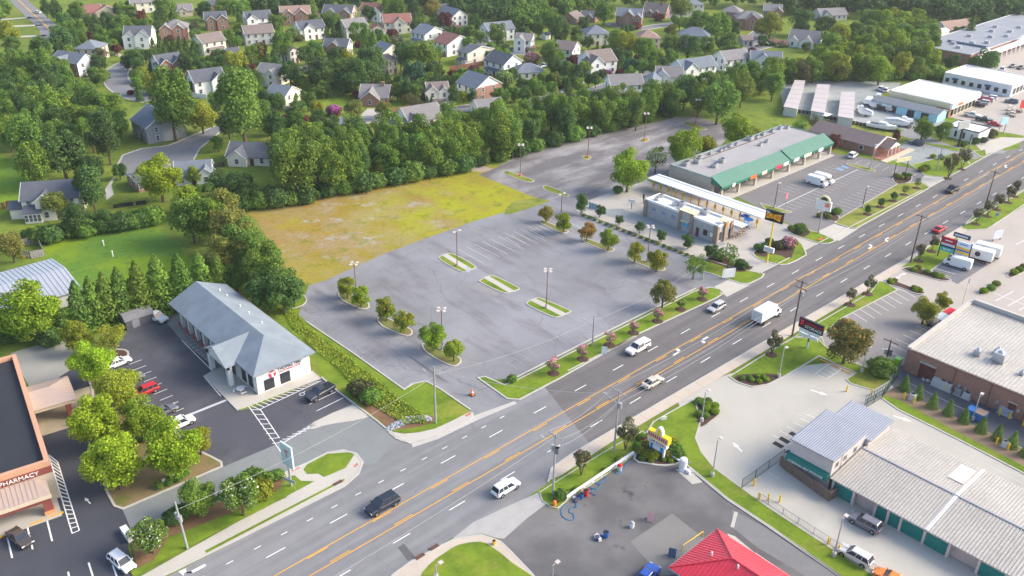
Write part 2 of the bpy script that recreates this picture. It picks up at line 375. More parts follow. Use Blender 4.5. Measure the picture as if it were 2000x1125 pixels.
while x < 330:
    pr = road_old if x < SEAM else road
    strip(pr, (x, UYL(x)-0.36), (x+3.2, UYL(x)-0.36), 0.16, YELLOW, 0.036); strip(pr, (x+2, LYL(x)+0.36), (x+5.2, LYL(x)+0.36), 0.16, YELLOW, 0.036)
    x += 10.6
for i in range(36):
    x = 45.0+i*9.98-30
    y = 85.55-0.0045*(x-90)
    strip(road_old if x < SEAM else road, (x, y), (x+2.9, y), 0.16, WHITE, 0.036)
    y = 76.6-0.0125*(x-100) if x > 100 else 76.6
    if i < 3: y = 76.4
    strip(road_old if x < SEAM else road, (x+4.4, y), (x+7.3, y), 0.16, WHITE, 0.036)
for i in range(17):                                              # dotted turn-lane line in the old part
    x = 14+i*4.1; strip(road_old, (x, 88.3), (x+1.0, 88.3), 0.14, WHITE, 0.036)
for px, rz, t in (((1326, 688), 0, 1), ((1372, 664), math.pi, 1), ((1703, 482), 0, 1), ((1729, 468), math.pi, 1), ((1962, 325), math.pi, 1)): arrow(road, px, rz, 3.4, WHITE, 0.037, t)
arrow(road_old, (372, 1119), math.pi, 4.2, WHITE, 0.037, -1)
sheet('asphalt_patch', [(777, 1070), (789, 1062), (811, 1088), (797, 1096)], 0.034, PATCH, road_old)
for p in ((848, 1070), (820, 1088), (660, 944)): 
    q = at(*p); build('storm_drain', MB().box(-.75, -.3, 0.02, .75, .3, 0.15), mat('rusty_iron', (0.12, 0.06, 0.045)), road_old, loc=(q.x, q.y, 0))
# kerb lines and gutters both sides
for a, b in ((98.5, 117.5), (144.5, 149), (159, 171.5), (182, 237.5), (247, 262), (269, 300)):
    kerb_line([(a, NY(a)+.15), ((a+b)/2, NY((a+b)/2)+.15), (b, NY(b)+.15)], road, w=True)
sw = sheet('pavement', [(74.5, 71.6), (77, SY(77)-.7), (82, SY(82)-.3), (360, SY(360)-.3), (360, SY(360)-2.1), (89, SY(89)-2.2), (77, 71.2)], 0.10, CONC_TAN, w=True)
x = 92
while x < 250: strip(sw, (x, SY(x)-.3), (x, SY(x)-2.1), 0.06, mat('joint', (0.3, 0.27, 0.24)), 0.106, 'pavement_joint'); x += 3.0
kerb_line([(74.3, 71.4), (77, SY(77)-.6), (82, SY(82)-.15), (360, SY(360)-.15)], road, w=True)

# ---- the big empty lot
lot = sheet('parking_lot', [(788, 760), (598, 628), (583, 614), (603, 556), (640, 545), (745, 497), (830, 465), (930, 430), (1060, 394), (1104, 378), (1150, 392), (1125, 411), (1352, 501), (1337, 513), (1366, 528), (1450, 556), (1420, 577), (1360, 563), (1278, 604), (1005, 741), (930, 740), (990, 779), (1005, 786), (925, 812), (905, 800)], 0.012, LOT)
back = sheet('parking_lot', [(1060, 394), (1010, 372), (935, 341), (962, 330), (1010, 305), (1150, 268), (1320, 229), (1360, 228), (1425, 246), (1420, 270), (1396, 300), (1310, 350), (1262, 352), (1190, 378), (1148, 392), (1104, 382)], 0.016, BACKLOT)
sheet('field', [(935, 341), (1010, 372), (1060, 392), (930, 431), (830, 466), (745, 498), (640, 546), (603, 558), (570, 540), (500, 430), (480, 415), (560, 392), (700, 368), (800, 350), (900, 322), (930, 318), (975, 325), (962, 331)], 0.02, FIELD)
sheet('field', [(1040, 388), (1072, 391), (1066, 396), (1030, 408), (985, 420), (1000, 395)], 0.028, DRYLAWN, smooth=2)
sheet('gravel_patch', [(905, 330), (930, 322), (962, 330), (940, 336)], 0.03, mat('pink_gravel', (0.36, 0.3, 0.26)), smooth=2)
kerb_line([(788, 760), (690, 690), (598, 628)], lot)
for a, b in (((1005, 739), (1140, 670)), ((1140, 670), (1278, 602)), ((1278, 602), (1360, 563)), ((1125, 412), (1240, 455)), ((1240, 455), (1352, 500))): kerb_line([a, b], lot)
# faded stall lines in three rows
stalls(lot, (895, 487), (1088, 424), 14, (48, 26), 0.1, FADED, 0.03); stalls(lot, (987, 463), (1046, 445), 6, (27, 16), 0.1, FADED, 0.03)
stalls(lot, (1170, 470), (1330, 530), 9, (-24, 12), 0.1, GHOST, 0.03)
stalls(lot, (1010, 722), (1190, 635), 14, (-23, -17), 0.1, GHOST, 0.03); stalls(lot, (640, 640), (770, 735), 12, (20, -9), 0.1, GHOST, 0.03)
stalls(lot, (930, 640), (1060, 570), 9, (-36, -24), 0.1, GHOST, 0.03); stalls(lot, (1000, 660), (1150, 590), 10, (40, 26), 0.1, GHOST, 0.03)
stalls(back, (1010, 335), (1240, 268), 16, (-16, -7), 0.1, GHOST, 0.03)
sheet('asphalt_patch', [(922, 564), (943, 546), (985, 567), (968, 580)], 0.026, mat('pale_patch', (0.25, 0.24, 0.24)), lot)
for k, (a, b, r) in enumerate((((640, 590), (700, 600), 9), ((790, 690), (860, 740), 16))):
    for j in range(5): kx = at(a[0]+j*5, a[1]+j*3); strip(lot, kx, at(b[0]+j*4, b[1]+j*2), 0.09, mat('tyre_mark', (0.13, 0.13, 0.135)), 0.022+0.001*j, 'tyre_mark')
# islands in the lot
ISL_G = [[(858, 502), (872, 496), (888, 497), (927, 519), (926, 525), (908, 531), (895, 529), (862, 510)], [(937, 548), (955, 539), (970, 541), (1013, 562), (1008, 568), (990, 573), (975, 570), (940, 553)], [(1029, 591), (1045, 583), (1060, 584), (1112, 606), (1112, 611), (1090, 620), (1075, 618), (1033, 598)]]
for k, p in enumerate(ISL_G):
    t = island('traffic_island', p, LAWN, 0.25)
    c = [(p[0][0]*.3+p[1][0]*.7, p[0][1]*.3+p[1][1]*.7), (p[4][0]*.5+p[5][0]*.5, p[4][1]*.5+p[5][1]*.5)]
    strip(t, at(*c[0]), at(*c[1]), 1.5, CONC, 0.135, 'footpath')
for p in ([(660, 572), (672, 570), (712, 586), (722, 596), (718, 603), (702, 603), (668, 587)], [(737, 622), (750, 619), (796, 639), (806, 648), (802, 655), (786, 655), (745, 637)], [(824, 676), (833, 672), (890, 695), (901, 703), (897, 712), (880, 715), (836, 692)],
          [(1053, 432), (1062, 431), (1100, 447), (1111, 452), (1106, 455), (1094, 455), (1058, 438)], [(1137, 468), (1148, 467), (1190, 482), (1200, 487), (1197, 491), (1184, 491), (1143, 474)], [(1228, 504), (1238, 503), (1285, 518), (1299, 525), (1295, 529), (1281, 528), (1234, 510)]):
    island('traffic_island', p, mat('island_grass', (0.17, 0.19, 0.05), rough=1, var=0.2, scale=1, fine=6, extra=lambda n, l, g, b: pmix(n, l, pnoise(n, l, g, 0.5, 4, 0.5, 0.66), b, (0.22, 0.14, 0.07))), 0.28)
for p in ([(983, 336), (995, 335), (1038, 350), (1043, 354), (1030, 356), (990, 342)], [(1060, 365), (1070, 363), (1105, 377), (1111, 383), (1098, 383), (1068, 373)], [(1136, 306), (1148, 304), (1155, 308), (1146, 313)], [(1250, 272), (1262, 270), (1268, 274), (1256, 278)], [(1334, 240), (1346, 239), (1378, 250), (1380, 253), (1366, 254), (1340, 245)]): island('traffic_island', p, DRYLAWN, 0.2, 0.1)
island('grass_verge', [(931, 738), (948, 735), (985, 751), (1005, 744), (1140, 676), (1278, 608), (1355, 569), (1385, 561), (1408, 565), (1414, 574), (1400, 583), (1250, 652), (1100, 737), (1015, 782), (990, 780)], LAWN, 0.3, smooth=0)
vg = island('grass_verge', [(1336, 511), (1354, 501), (1400, 512), (1430, 522), (1494, 535), (1489, 543), (1464, 555), (1448, 555), (1366, 528)], LAWN, 0.3, smooth=0)
sheet('planting_bed', [(1380, 510), (1400, 500), (1455, 519), (1471, 521), (1460, 530), (1440, 531), (1420, 523)], 0.12, MULCH, vg, smooth=2)
vg = island('grass_verge', [(1469, 495), (1478, 488), (1496, 477), (1511, 471), (1555, 465), (1575, 494), (1570, 502), (1539, 517), (1514, 516), (1481, 506)], LAWN, 0.3, smooth=2)
sheet('planting_bed', [(1472, 494), (1497, 479), (1512, 473), (1552, 468), (1545, 505), (1525, 500), (1505, 497), (1492, 503)], 0.12, MULCH, vg, smooth=2)
vg = island('grass_verge', [(1538, 450), (1549, 442), (1572, 444), (1584, 451), (1595, 453), (1629, 468), (1628, 473), (1607, 477), (1568, 466), (1549, 459)], LAWN, 0.3, smooth=2)
sheet('planting_bed', [(1541, 451), (1550, 444), (1571, 446), (1583, 453), (1570, 464), (1552, 458)], 0.12, MULCH, vg, smooth=2)
island('grass_verge', [(1593, 420), (1612, 412), (1640, 424), (1630, 434)], MULCH, 0.25, smooth=2)
vg = island('grass_verge', [(1629, 436), (1640, 426), (1751, 360), (1796, 355), (1817, 366), (1812, 370), (1673, 447), (1662, 446)], DRYLAWN, 0.3, smooth=0)
island('grass_verge', [(1742, 350), (1755, 342), (1782, 347), (1775, 357), (1753, 360)], MULCH, 0.25, smooth=2)
island('grass_verge', [(1777, 323), (1826, 310), (1891, 315), (1897, 323), (1850, 348), (1806, 343), (1793, 332)], LAWN, 0.3, smooth=0)
island('grass_verge', [(1900, 296), (1925, 292), (1928, 305), (1915, 307)], LAWN, 0.3, smooth=0)
for p in ([(1876, 446), (1900, 422), (1960, 391), (2010, 364), (2010, 394), (1960, 428), (1929, 448), (1891, 450)], [(1757, 523), (1830, 470), (1863, 478), (1858, 503), (1845, 511), (1816, 531), (1770, 525)],):
    island('grass_verge', p, LAWN, 0.25, smooth=0)
island('planting_bed', [(1762, 524), (1785, 522), (1825, 533), (1856, 546), (1855, 549), (1838, 549), (1795, 538), (1770, 530)], MULCH, 0.25, 0.16, smooth=2)
island('grass_verge', [(1548, 660), (1640, 606), (1700, 571), (1716, 549), (1730, 552), (1753, 567), (1645, 622), (1605, 655), (1590, 662)], LAWN, 0.2, smooth=0)
island('planting_bed', [(1728, 550), (1737, 546), (1770, 557), (1806, 571), (1805, 575), (1790, 575), (1755, 562), (1735, 557)], MULCH, 0.25, 0.16, smooth=2)
for p in ([(1966, 538), (1975, 530), (2003, 518), (2010, 525), (1985, 540), (1972, 543)], [(1909, 571), (1918, 564), (1945, 551), (1955, 555), (1945, 563), (1922, 576), (1912, 576)]): island('planting_bed', p, MULCH, 0.25, smooth=2)
lw = island('grass_verge', [(1423, 736), (1480, 700), (1550, 659), (1592, 655), (1612, 676), (1660, 706), (1700, 720), (1745, 742), (1708, 764), (1660, 750), (1652, 741), (1670, 729), (1600, 697), (1531, 737), (1500, 752), (1470, 757), (1440, 748)], LAWN, 0.25, smooth=0)
sheet('planting_bed', [(1434, 738), (1450, 732), (1500, 731), (1528, 736), (1500, 750), (1470, 754), (1445, 747)], 0.118, MULCH, lw, smooth=2)
# ---- storage yard and lawns
yard = sheet('concrete_yard', [(1320, 772), (1425, 730), (1700, 700), (1760, 745), (2030, 880), (2420, 1075), (2500, 1500), (1990, 1300), (1740, 1146), (1500, 1000), (1385, 905), (1350, 860)], 0.016, YARD)
lw4 = island('grass_verge', [(1262, 845), (1275, 824), (1330, 793), (1358, 779), (1364, 803), (1372, 815), (1366, 836), (1360, 856), (1371, 883), (1396, 914), (1445, 950), (1480, 975), (1500, 990), (1620, 1068), (1740, 1145), (1990, 1299), (1905, 1303), (1660, 1140), (1500, 1028), (1420, 975), (1351, 918), (1335, 905), (1303, 870)], LAWN, 0.25, smooth=0)
sheet('planting_bed', [(1362, 783), (1372, 778), (1390, 785), (1403, 798), (1403, 810), (1388, 822), (1370, 834), (1360, 818), (1363, 800)], 0.125, MULCH, lw4, smooth=2)
for a, b in (((1500, 752), (1531, 737)), ((1575, 857), (1540, 838)), ((1585, 850), (1556, 833))): pass
stalls(yard, (1545, 868), (1612, 826), 6, (-36, -18), 0.1, WHITE, 0.03)
for p in ((1545, 886), (1520, 869), (1532, 860), (1552, 850)): strip(yard, at(p[0]-9, p[1]-5), at(p[0]+9, p[1]+5), 1.0, DARKG, 0.034, 'rubber_mat')
for k in range(5): pstrip(yard, (1596+k*8, 731-k*4.5), (1612+k*8, 740-k*4.5), 0.1, WHITE, 0.03)
pstrip(yard, (1592, 730), (1618, 712), 0.12, WHITE, 0.03); pstrip(yard, (1615, 740), (1643, 722), 0.12, WHITE, 0.03)
for k in range(5): pstrip(yard, (1558+k*7, 808-k*3), (1572+k*7, 816-k*3), 0.1, FADED, 0.03)
for p in ((1610, 706), (1632, 716), (1652, 726)): q = at(*p); build('wheel_stop', MB().box(-.9, -.1, 0.02, .9, .1, .16), YELLOW, yard, loc=(q.x, q.y, 0), rz=R(-90))
arrow(yard, (1600, 767), R(-75), 3.0, WHITE, 0.03); arrow(yard, (1763, 818), R(-75), 3.0, WHITE, 0.03); arrow(yard, (1440, 873), R(70), 2.6, WHITE, 0.03)
pstrip(yard, (1600, 965), (1560, 920), 0.1, FADED, 0.03); pstrip(yard, (1850, 865), (1998, 945), 0.1, FADED, 0.03); pstrip(yard, (1500, 923), (1545, 950), 0.1, FADED, 0.03)
pstrip(yard, (1720, 800), (1660, 770), 0.08, FADED, 0.03)
# ---- lot round the brick store
tan = sheet('parking_lot', [(1718, 549), (1757, 523), (1770, 531), (1845, 512), (1880, 446), (1895, 450), (1929, 447), (2060, 365), (2300, 560), (2200, 760), (1990, 800), (1768, 700), (1745, 742), (1690, 715), (1612, 676), (1600, 655), (1645, 620), (1753, 567)], 0.012, TANLOT)
sheet('parking_lot', [(1645, 620), (1753, 566), (1805, 577), (1860, 640), (1765, 720), (1690, 715), (1612, 676), (1606, 655)], 0.018, mat('stall_asphalt', (0.25, 0.232, 0.225), var=0.1, scale=0.15, fine=8), tan)
sheet('parking_lot', [(1816, 531), (1845, 511), (1872, 503), (1925, 520), (1870, 555), (1850, 545)], 0.018, mat('stall_asphalt_shade', (0.16, 0.16, 0.18), var=0.1), tan)  # dark sheet: shade left of the parked van, put into the asphalt colour
stalls(tan, (1758, 564), (1650, 617), 9, (30, 17), 0.11, WHITE, 0.03); stalls(tan, (1614, 648), (1590, 664), 2, (30, 18), 0.11, WHITE, 0.03)
stalls(tan, (1722, 680), (1790, 637), 6, (44, 20), 0.11, WHITE, 0.03); stalls(tan, (1818, 529), (1842, 514), 4, (40, 12), 0.11, WHITE, 0.03)
for a, b in (((1944, 588), (1979, 569)), ((1968, 598), (2003, 578)), ((1990, 606), (2020, 590)), ((1938, 571), (2003, 596)), ((1984, 478), (2000, 470))): pstrip(tan, a, b, 0.14, WHITE, 0.03)
for a in ((1752, 543), (1763, 536)): arrow(tan, a, R(-10), 2.4, WHITE, 0.03)
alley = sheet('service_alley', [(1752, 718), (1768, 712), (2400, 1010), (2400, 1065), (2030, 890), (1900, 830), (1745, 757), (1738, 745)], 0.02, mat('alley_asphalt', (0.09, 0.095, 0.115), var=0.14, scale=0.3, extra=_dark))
sheet('planting_strip', [(1745, 757), (1900, 830), (2030, 892), (2400, 1067), (2400, 1110), (2030, 925), (1880, 850), (1755, 793), (1725, 770)], 0.03, mat('strip_straw', (0.25, 0.18, 0.12), rough=1, var=0.2, scale=0.5, fine=6))
ls = sheet('grass_verge', [(1728, 772), (1760, 783), (1880, 850), (2030, 926), (2030, 940), (1880, 862), (1755, 800), (1722, 777)], 0.05, LAWN); kerb_line([(1722, 778), (1755, 801), (1880, 863), (2030, 941)], ls)
pstrip(alley, (1775, 748), (1830, 775), 0.1, FADED, 0.03); pstrip(alley, (1830, 775), (1890, 803), 0.1, FADED, 0.03)
# ---- car wash
wash = sheet('forecourt', [(1048, 965), (1064, 986), (1085, 997), (1110, 978), (1238, 893), (1265, 907), (1320, 908), (1353, 920), (1420, 977), (1500, 1030), (1690, 1160), (1890, 1300), (1900, 1500), (1000, 1500), (1000, 1200), (1080, 1180), (990, 1090), (978, 1058), (985, 1010)], 0.012, WASH)
sheet('driveway', [(884, 1052), (925, 1020), (1000, 985), (1052, 962), (1066, 985), (1030, 1012), (985, 1052), (972, 1052), (940, 1042)], 0.026, mat('pale_concrete', (0.38, 0.37, 0.36), var=0.1))
island('grass_verge', [(1053, 962), (1075, 948), (1150, 901), (1205, 868), (1255, 842), (1265, 850), (1238, 890), (1170, 937), (1110, 976), (1090, 994), (1073, 990), (1058, 978)], LAWN, 0.14, smooth=0)
island('planting_bed', [(1236, 897), (1262, 852), (1300, 850), (1337, 885), (1336, 903), (1300, 911), (1265, 907)], MULCH, 0.35, smooth=2)
cn = island('grass_verge', [(740, 1150), (768, 1121), (800, 1098), (848, 1072), (888, 1052), (940, 1044), (978, 1057), (1000, 1078), (1040, 1120), (1080, 1170), (830, 1190)], CONC_TAN, 0.3, smooth=0)
sheet('lawn', [(818, 1135), (838, 1104), (870, 1080), (896, 1065), (938, 1059), (962, 1070), (1000, 1100), (1045, 1150), (830, 1180)], 0.125, LAWN, cn, smooth=2)
sheet('concrete_pad', [(1231, 1058), (1313, 1003), (1375, 1052), (1330, 1120), (1290, 1125)], 0.024, mat('worn_pad', (0.2, 0.195, 0.19), var=0.12, scale=0.2), wash)
sheet('concrete_pad', [(1318, 916), (1350, 920), (1372, 942), (1352, 946)], 0.028, CONC, wash)
sheet('concrete_pad', [(1420, 1042), (1436, 1048), (1480, 1085), (1466, 1090), (1430, 1060)], 0.028, CONC, wash)
sheet('drive_lane', [(1430, 996), (1500, 1034), (1640, 1130), (1590, 1135), (1480, 1070), (1430, 1030)], 0.02, mat('lane_asphalt', (0.19, 0.19, 0.195), var=0.1), wash)
kerb_line([(1351, 919), (1420, 976), (1500, 1029), (1670, 1146)], wash); pstrip(wash, (1475, 1080), (1545, 1127), 0.12, FADED, 0.03)
pstrip(wash, (1438, 1000), (1430, 1030), 0.5, CONC, 0.03)
# ---- tyre shop, pharmacy, drives
tlot = sheet('parking_lot', [(255, 637), (340, 600), (445, 720), (470, 802), (500, 795), (632, 737), (665, 768), (694, 791), (615, 824), (540, 869), (434, 916), (395, 905), (330, 860), (225, 760), (200, 715), (195, 690), (232, 672)], 0.016, DARK)
sheet('concrete_apron', [(335, 597), (350, 605), (432, 680), (437, 715), (425, 722), (355, 665), (318, 622)], 0.03, mat('oily_concrete', (0.24, 0.24, 0.235), var=0.2, scale=0.3), tlot)
tp = island('shop_pavement', [(398, 735), (420, 722), (440, 715), (452, 712), (500, 772), (610, 725), (627, 740), (485, 794), (463, 802)], CONC, 0.2, 0.14, smooth=0)
# hatched walkways
for i in range(7): a = at(398+i*5.4, 734+i*6.2); strip(tlot, a, a+Vector((1.5, 0, 0)), 0.14, WHITE, 0.03)
pstrip(tlot, (398, 735), (431, 774), 0.14, WHITE, 0.03)
for i in range(11): a = at(357+i*6.3, 663+i*5.6); strip(tlot, a, a+Vector((1.5, 0, 0)), 0.14, WHITE, 0.03)
pstrip(tlot, (355, 665), (418, 728), 0.14, WHITE, 0.03)
for i in range(13): pstrip(tlot, (489+i*10.2, 792-i*3.7), (507+i*9.6, 800-i*4.6), 0.13, WHITE, 0.03)
pstrip(tlot, (509, 799), (627, 744), 0.14, WHITE, 0.03)
for i in range(8): pstrip(tlot, (490+i*6.0, 800+i*9.5), (510+i*6.0, 801+i*9.0), 0.13, WHITE, 0.03)
pstrip(tlot, (486, 794), (549, 883), 0.14, WHITE, 0.03); pstrip(tlot, (508, 799), (546, 856), 0.14, WHITE, 0.03)
for i in range(6): pstrip(tlot, (551+i*10, 858-i*5), (568+i*10, 857-i*5), 0.12, WHITE, 0.03)
pstrip(tlot, (552, 866), (616, 827), 0.14, WHITE, 0.03); pstrip(tlot, (604, 790), (655, 766), 0.13, WHITE, 0.03); pstrip(tlot, (618, 803), (671, 777), 0.13, WHITE, 0.03)
pstrip(tlot, (366, 812), (446, 780), 0.6, mat('trench_cover', (0.5, 0.51, 0.54)), 0.03, 'trench_cover')
stalls(tlot, (252, 712), (334, 808), 9, (24, -9), 0.12, WHITE, 0.03)
for i, p in enumerate(((590, 770),)):
    q = at(*p); mb = MB().add([(math.cos(a)*r, math.sin(a)*r, 0) for r in (.35, .5) for a in [k*math.pi/6 for k in range(12)]], [(k, (k+1) % 12, 12+(k+1) % 12, 12+k) for k in range(12)]); build('accessible_symbol', mb, WHITE, tlot, loc=(q.x, q.y, .03))
pstrip(tlot, (592, 768), (596, 764), 0.14, WHITE, 0.032)
drive = sheet('driveway', [(238, 992), (436, 912), (540, 868), (615, 823), (690, 788), (712, 800), (770, 850), (815, 862), (735, 912), (700, 905), (696, 890), (660, 882), (590, 908), (545, 932), (480, 964), (330, 1012), (256, 1034)], 0.02, DRIVE)
sheet('concrete_apron', [(612, 825), (690, 792), (718, 815), (660, 826), (630, 832), (610, 838)], 0.03, CONC, drive, smooth=2)
pl = sheet('parking_lot', [(118, 735), (160, 708), (176, 745), (196, 900), (206, 962), (238, 992), (258, 1035), (250, 1070), (270, 1125), (255, 1180), (-120, 1250), (-120, 1000), (0, 985), (60, 960), (70, 860), (90, 760)], 0.018, PHARM)
sheet('driveway', [(20, 690), (80, 672), (145, 658), (180, 690), (190, 720), (118, 742), (60, 760)], 0.014, mat('rear_concrete', (0.33, 0.325, 0.3), var=0.1, scale=0.3))
strip(pl, at(125, 735), at(147, 790), 0.16, WHITE, 0.03)
a0, b0 = at(95, 888), at(141, 1042); a1, b1 = at(113, 903), at(155, 1036)
for k in range(19): strip(pl, a0.lerp(b0, k/18), a1.lerp(b1, k/18), 0.16, WHITE, 0.03)
strip(pl, a0, b0, 0.16, WHITE, 0.032); strip(pl, a1, b1, 0.16, WHITE, 0.032); strip(pl, a0, a1, 0.16, WHITE, 0.032)
for k in range(5): pstrip(pl, (106+k*3.2, 809+k*6), (116+k*2.6, 806+k*6), 0.16, WHITE, 0.03)
pstrip(pl, (106, 809), (115, 833), 0.14, WHITE, 0.032); pstrip(pl, (116, 806), (123, 829), 0.14, WHITE, 0.032)
for p in ((92, 826), (135, 813), (171, 978)): arrow(pl, p, R(95), 1.9, WHITE, 0.03)
for a, b in (((12, 1039), (24, 1090)), ((52, 1023), (64, 1073)), ((90, 1009), (102, 1057)), ((133, 1117), (140, 1150)), ((173, 1099), (186, 1140)), ((212, 1083), (229, 1128))): pstrip(pl, a, b, 0.22, WHITE, 0.03)
for a, b in (((0, 1051), (7, 1047)), ((59, 1027), (86, 1016)), ((97, 1012), (124, 1001))):
    A, B = at(*a), at(*b); d = B-A; build('wheel_stop', MB().box(0, -.14, 0.02, d.length, .14, .18), mat('amber_paint', (0.75, 0.4, 0.02)), pl, loc=(A.x, A.y, 0), rz=math.atan2(d.y, d.x))
ti = island('tree_island', [(150, 690), (178, 700), (215, 740), (300, 800), (370, 870), (415, 892), (434, 902), (436, 912), (240, 996), (222, 990), (208, 965), (196, 900), (178, 760)], BED, 0.35, smooth=0)
island('tree_island', [(205, 690), (218, 683), (245, 683), (253, 691), (245, 700), (220, 703)], MULCH, 0.35, smooth=2)
corner = sheet('pavement', [(552, 926), (600, 905), (640, 885), (670, 880), (696, 887), (708, 903), (700, 925), (672, 950), (500, 1036), (300, 1134), (262, 1134), (500, 1000), (560, 972)], 0.1, CONC)
kerb_line([(552, 926), (600, 905), (640, 885), (670, 880), (696, 887), (708, 903), (700, 925), (672, 950), (500, 1036), (300, 1134)], corner, 0.35)
for p in ([(593, 918), (600, 908), (640, 887), (686, 884), (692, 889), (675, 915), (633, 933), (622, 926), (600, 927)], [(540, 940), (575, 929), (588, 940), (614, 941), (520, 992), (300, 1104), (262, 1130), (255, 1118), (300, 1070), (480, 968)], [(400, 1077), (672, 936), (674, 939), (404, 1081)]): sheet('lawn', p, 0.115, LAWN, corner)
sheet('planting_bed', [(256, 1060), (262, 1045), (330, 1014), (480, 966), (560, 930), (545, 958), (490, 988), (330, 1050), (300, 1095), (268, 1112)], 0.125, PINE, corner)
sheet('tactile_strip', [(690, 912), (697, 905), (700, 908), (693, 914)], 0.11, REDBRICK, corner); sheet('tactile_strip', [(568, 920), (584, 913), (586, 915), (571, 922)], 0.12, REDBRICK, corner)
bank = sheet('grass_bank', [(440, 545), (560, 560), (603, 556), (583, 614), (598, 630), (788, 762), (815, 748), (832, 745), (860, 760), (918, 800), (916, 806), (850, 836), (790, 848), (757, 838), (737, 823), (692, 789), (660, 765), (628, 737), (612, 690), (520, 600)], 0.03, LAWN)
kerb_line([(628, 737), (660, 765), (692, 789), (737, 823), (757, 840), (792, 862)], bank); kerb_line([(788, 762), (805, 750), (832, 745), (860, 760), (918, 800)], bank)
wk = sheet('pavement', [(757, 842), (790, 848), (850, 838), (916, 806), (925, 812), (915, 822), (850, 852), (800, 866), (772, 856)], 0.1, CONC, smooth=2); kerb_line([(772, 856), (800, 866), (850, 852), (915, 822), (925, 812)], wk)
sheet('tactile_strip', [(908, 812), (918, 806), (921, 809), (911, 815)], 0.11, REDBRICK, wk)
sheet('bare_soil', [(695, 780), (740, 775), (790, 815), (845, 812), (840, 828), (770, 840), (740, 820)], 0.045, PINE, bank, smooth=2)
sheet('rock_bed', [(750, 838), (790, 815), (835, 812), (843, 822), (800, 826), (765, 842)], 0.06, mat('grey_rock', (0.33, 0.35, 0.38), var=0.35, scale=2, fine=5), bank, smooth=2)
island('grass_nub', [(560, 590), (588, 575), (600, 585), (592, 597), (570, 603)], LAWN, 0.25)
# ---- drive-in, shops and the lots beyond
slot_ = sheet('forecourt', [(1148, 392), (1188, 378), (1262, 352), (1490, 425), (1545, 440), (1590, 452), (1600, 470), (1662, 447), (1676, 446), (1500, 540), (1497, 537), (1350, 499), (1125, 411)], 0.0175, mat('drive_in_concrete', (0.43, 0.4, 0.365), var=0.1, scale=0.15, extra=lambda n, l, g, b: pmix(n, l, pnoise(n, l, g, 0.12, 5, 0.5, 0.7), b, (0.27, 0.27, 0.27))))
sheet('drive_lane', [(1150, 410), (1215, 408), (1420, 476), (1390, 488)], 0.028, mat('wet_concrete', (0.26, 0.28, 0.29), var=0.1), slot_)
sheet('driveway', [(1395, 560), (1422, 547), (1448, 555), (1466, 556), (1420, 580), (1410, 572)], 0.03, CONC); sheet('driveway', [(1366, 528), (1422, 547), (1395, 560), (1355, 545), (1340, 535)], 0.022, mat('blue_asphalt', (0.19, 0.2, 0.22)))
sheet('driveway', [(1628, 470), (1597, 452), (1629, 437), (1662, 447), (1676, 447), (1640, 470)], 0.03, CONC); sheet('driveway', [(1795, 352), (1806, 343), (1850, 348), (1818, 366)], 0.03, CONC)
mall = sheet('parking_lot', [(1400, 372), (1605, 288), (1620, 282), (1665, 300), (1795, 333), (1806, 343), (1797, 354), (1751, 360), (1640, 425), (1629, 437), (1597, 452), (1540, 438), (1497, 412), (1440, 385)], 0.024, MALL)
stalls(mall, (1440, 370), (1600, 300), 26, (26, 8), 0.1, FADED, 0.036)
stalls(mall, (1520, 405), (1672, 332), 20, (28, 9), 0.1, FADED, 0.036); stalls(mall, (1545, 380), (1650, 330), 14, (-26, -8), 0.1, FADED, 0.036)
stalls(mall, (1640, 422), (1757, 355), 16, (-34, -10), 0.1, FADED, 0.036); stalls(mall, (1668, 308), (1790, 340), 8, (-14, 7), 0.1, FADED, 0.036)
pstrip(mall, (1518, 405), (1676, 331), 0.16, WHITE, 0.037)
for p in ((1525, 343), (1535, 338), (1650, 326), (1640, 330)): pstrip(mall, (p[0]-6, p[1]-2), (p[0]+7, p[1]+3), 1.1, BLUEP, 0.036, 'blue_marking')
island('traffic_island', [(1484, 398), (1492, 399), (1530, 410), (1547, 414), (1535, 416), (1500, 412)], DRYLAWN, 0.25); island('traffic_island', [(1653, 321), (1662, 320), (1700, 329), (1711, 334), (1700, 335), (1668, 327)], DRYLAWN, 0.25)
sheet('grass_verge', [(1606, 285), (1640, 290), (1750, 315), (1777, 323), (1760, 325), (1660, 302), (1640, 303), (1615, 293)], 0.05, LAWN)
offl = sheet('parking_lot', [(1725, 310), (1770, 278), (1800, 277), (1860, 292), (1870, 297), (1826, 310), (1777, 321)], 0.03, mat('blue_grey_lot', (0.26, 0.285, 0.29), var=0.1, extra=cracks((0.2, 0.2, 0.2), 0.3, 0.1, 0.01)))
stalls(offl, (1762, 281), (1830, 296), 7, (8, -4), 0.1, FADED, 0.04); stalls(offl, (1745, 300), (1790, 312), 7, (24, -8), 0.1, FADED, 0.04)
sheet('driveway', [(1750, 262), (1785, 246), (1800, 262), (1860, 285), (1930, 300), (1905, 312), (1840, 290)], 0.034, mat('grey_side_drive', (0.24, 0.24, 0.24)))
sheet('grass_verge', [(1760, 272), (1850, 285), (1880, 292), (1870, 296), (1800, 280)], 0.04, LAWN)
gy = sheet('gravel_yard', [(1522, 163), (1575, 160), (1640, 154), (1760, 162), (1750, 178), (1700, 188), (1740, 205), (1850, 235), (1870, 255), (1790, 262), (1740, 245), (1690, 242), (1640, 240), (1530, 214)], 0.015, GRAVEL)
sheet('grass_verge', [(1670, 243), (1700, 246), (1755, 258), (1760, 270), (1700, 262), (1640, 245)], 0.03, DRYLAWN)
far = sheet('parking_lot', [(1850, 232), (1862, 215), (1905, 186), (1960, 165), (2100, 140), (2300, 200), (2080, 290), (1990, 270), (1925, 250)], 0.0185, TANLOT)
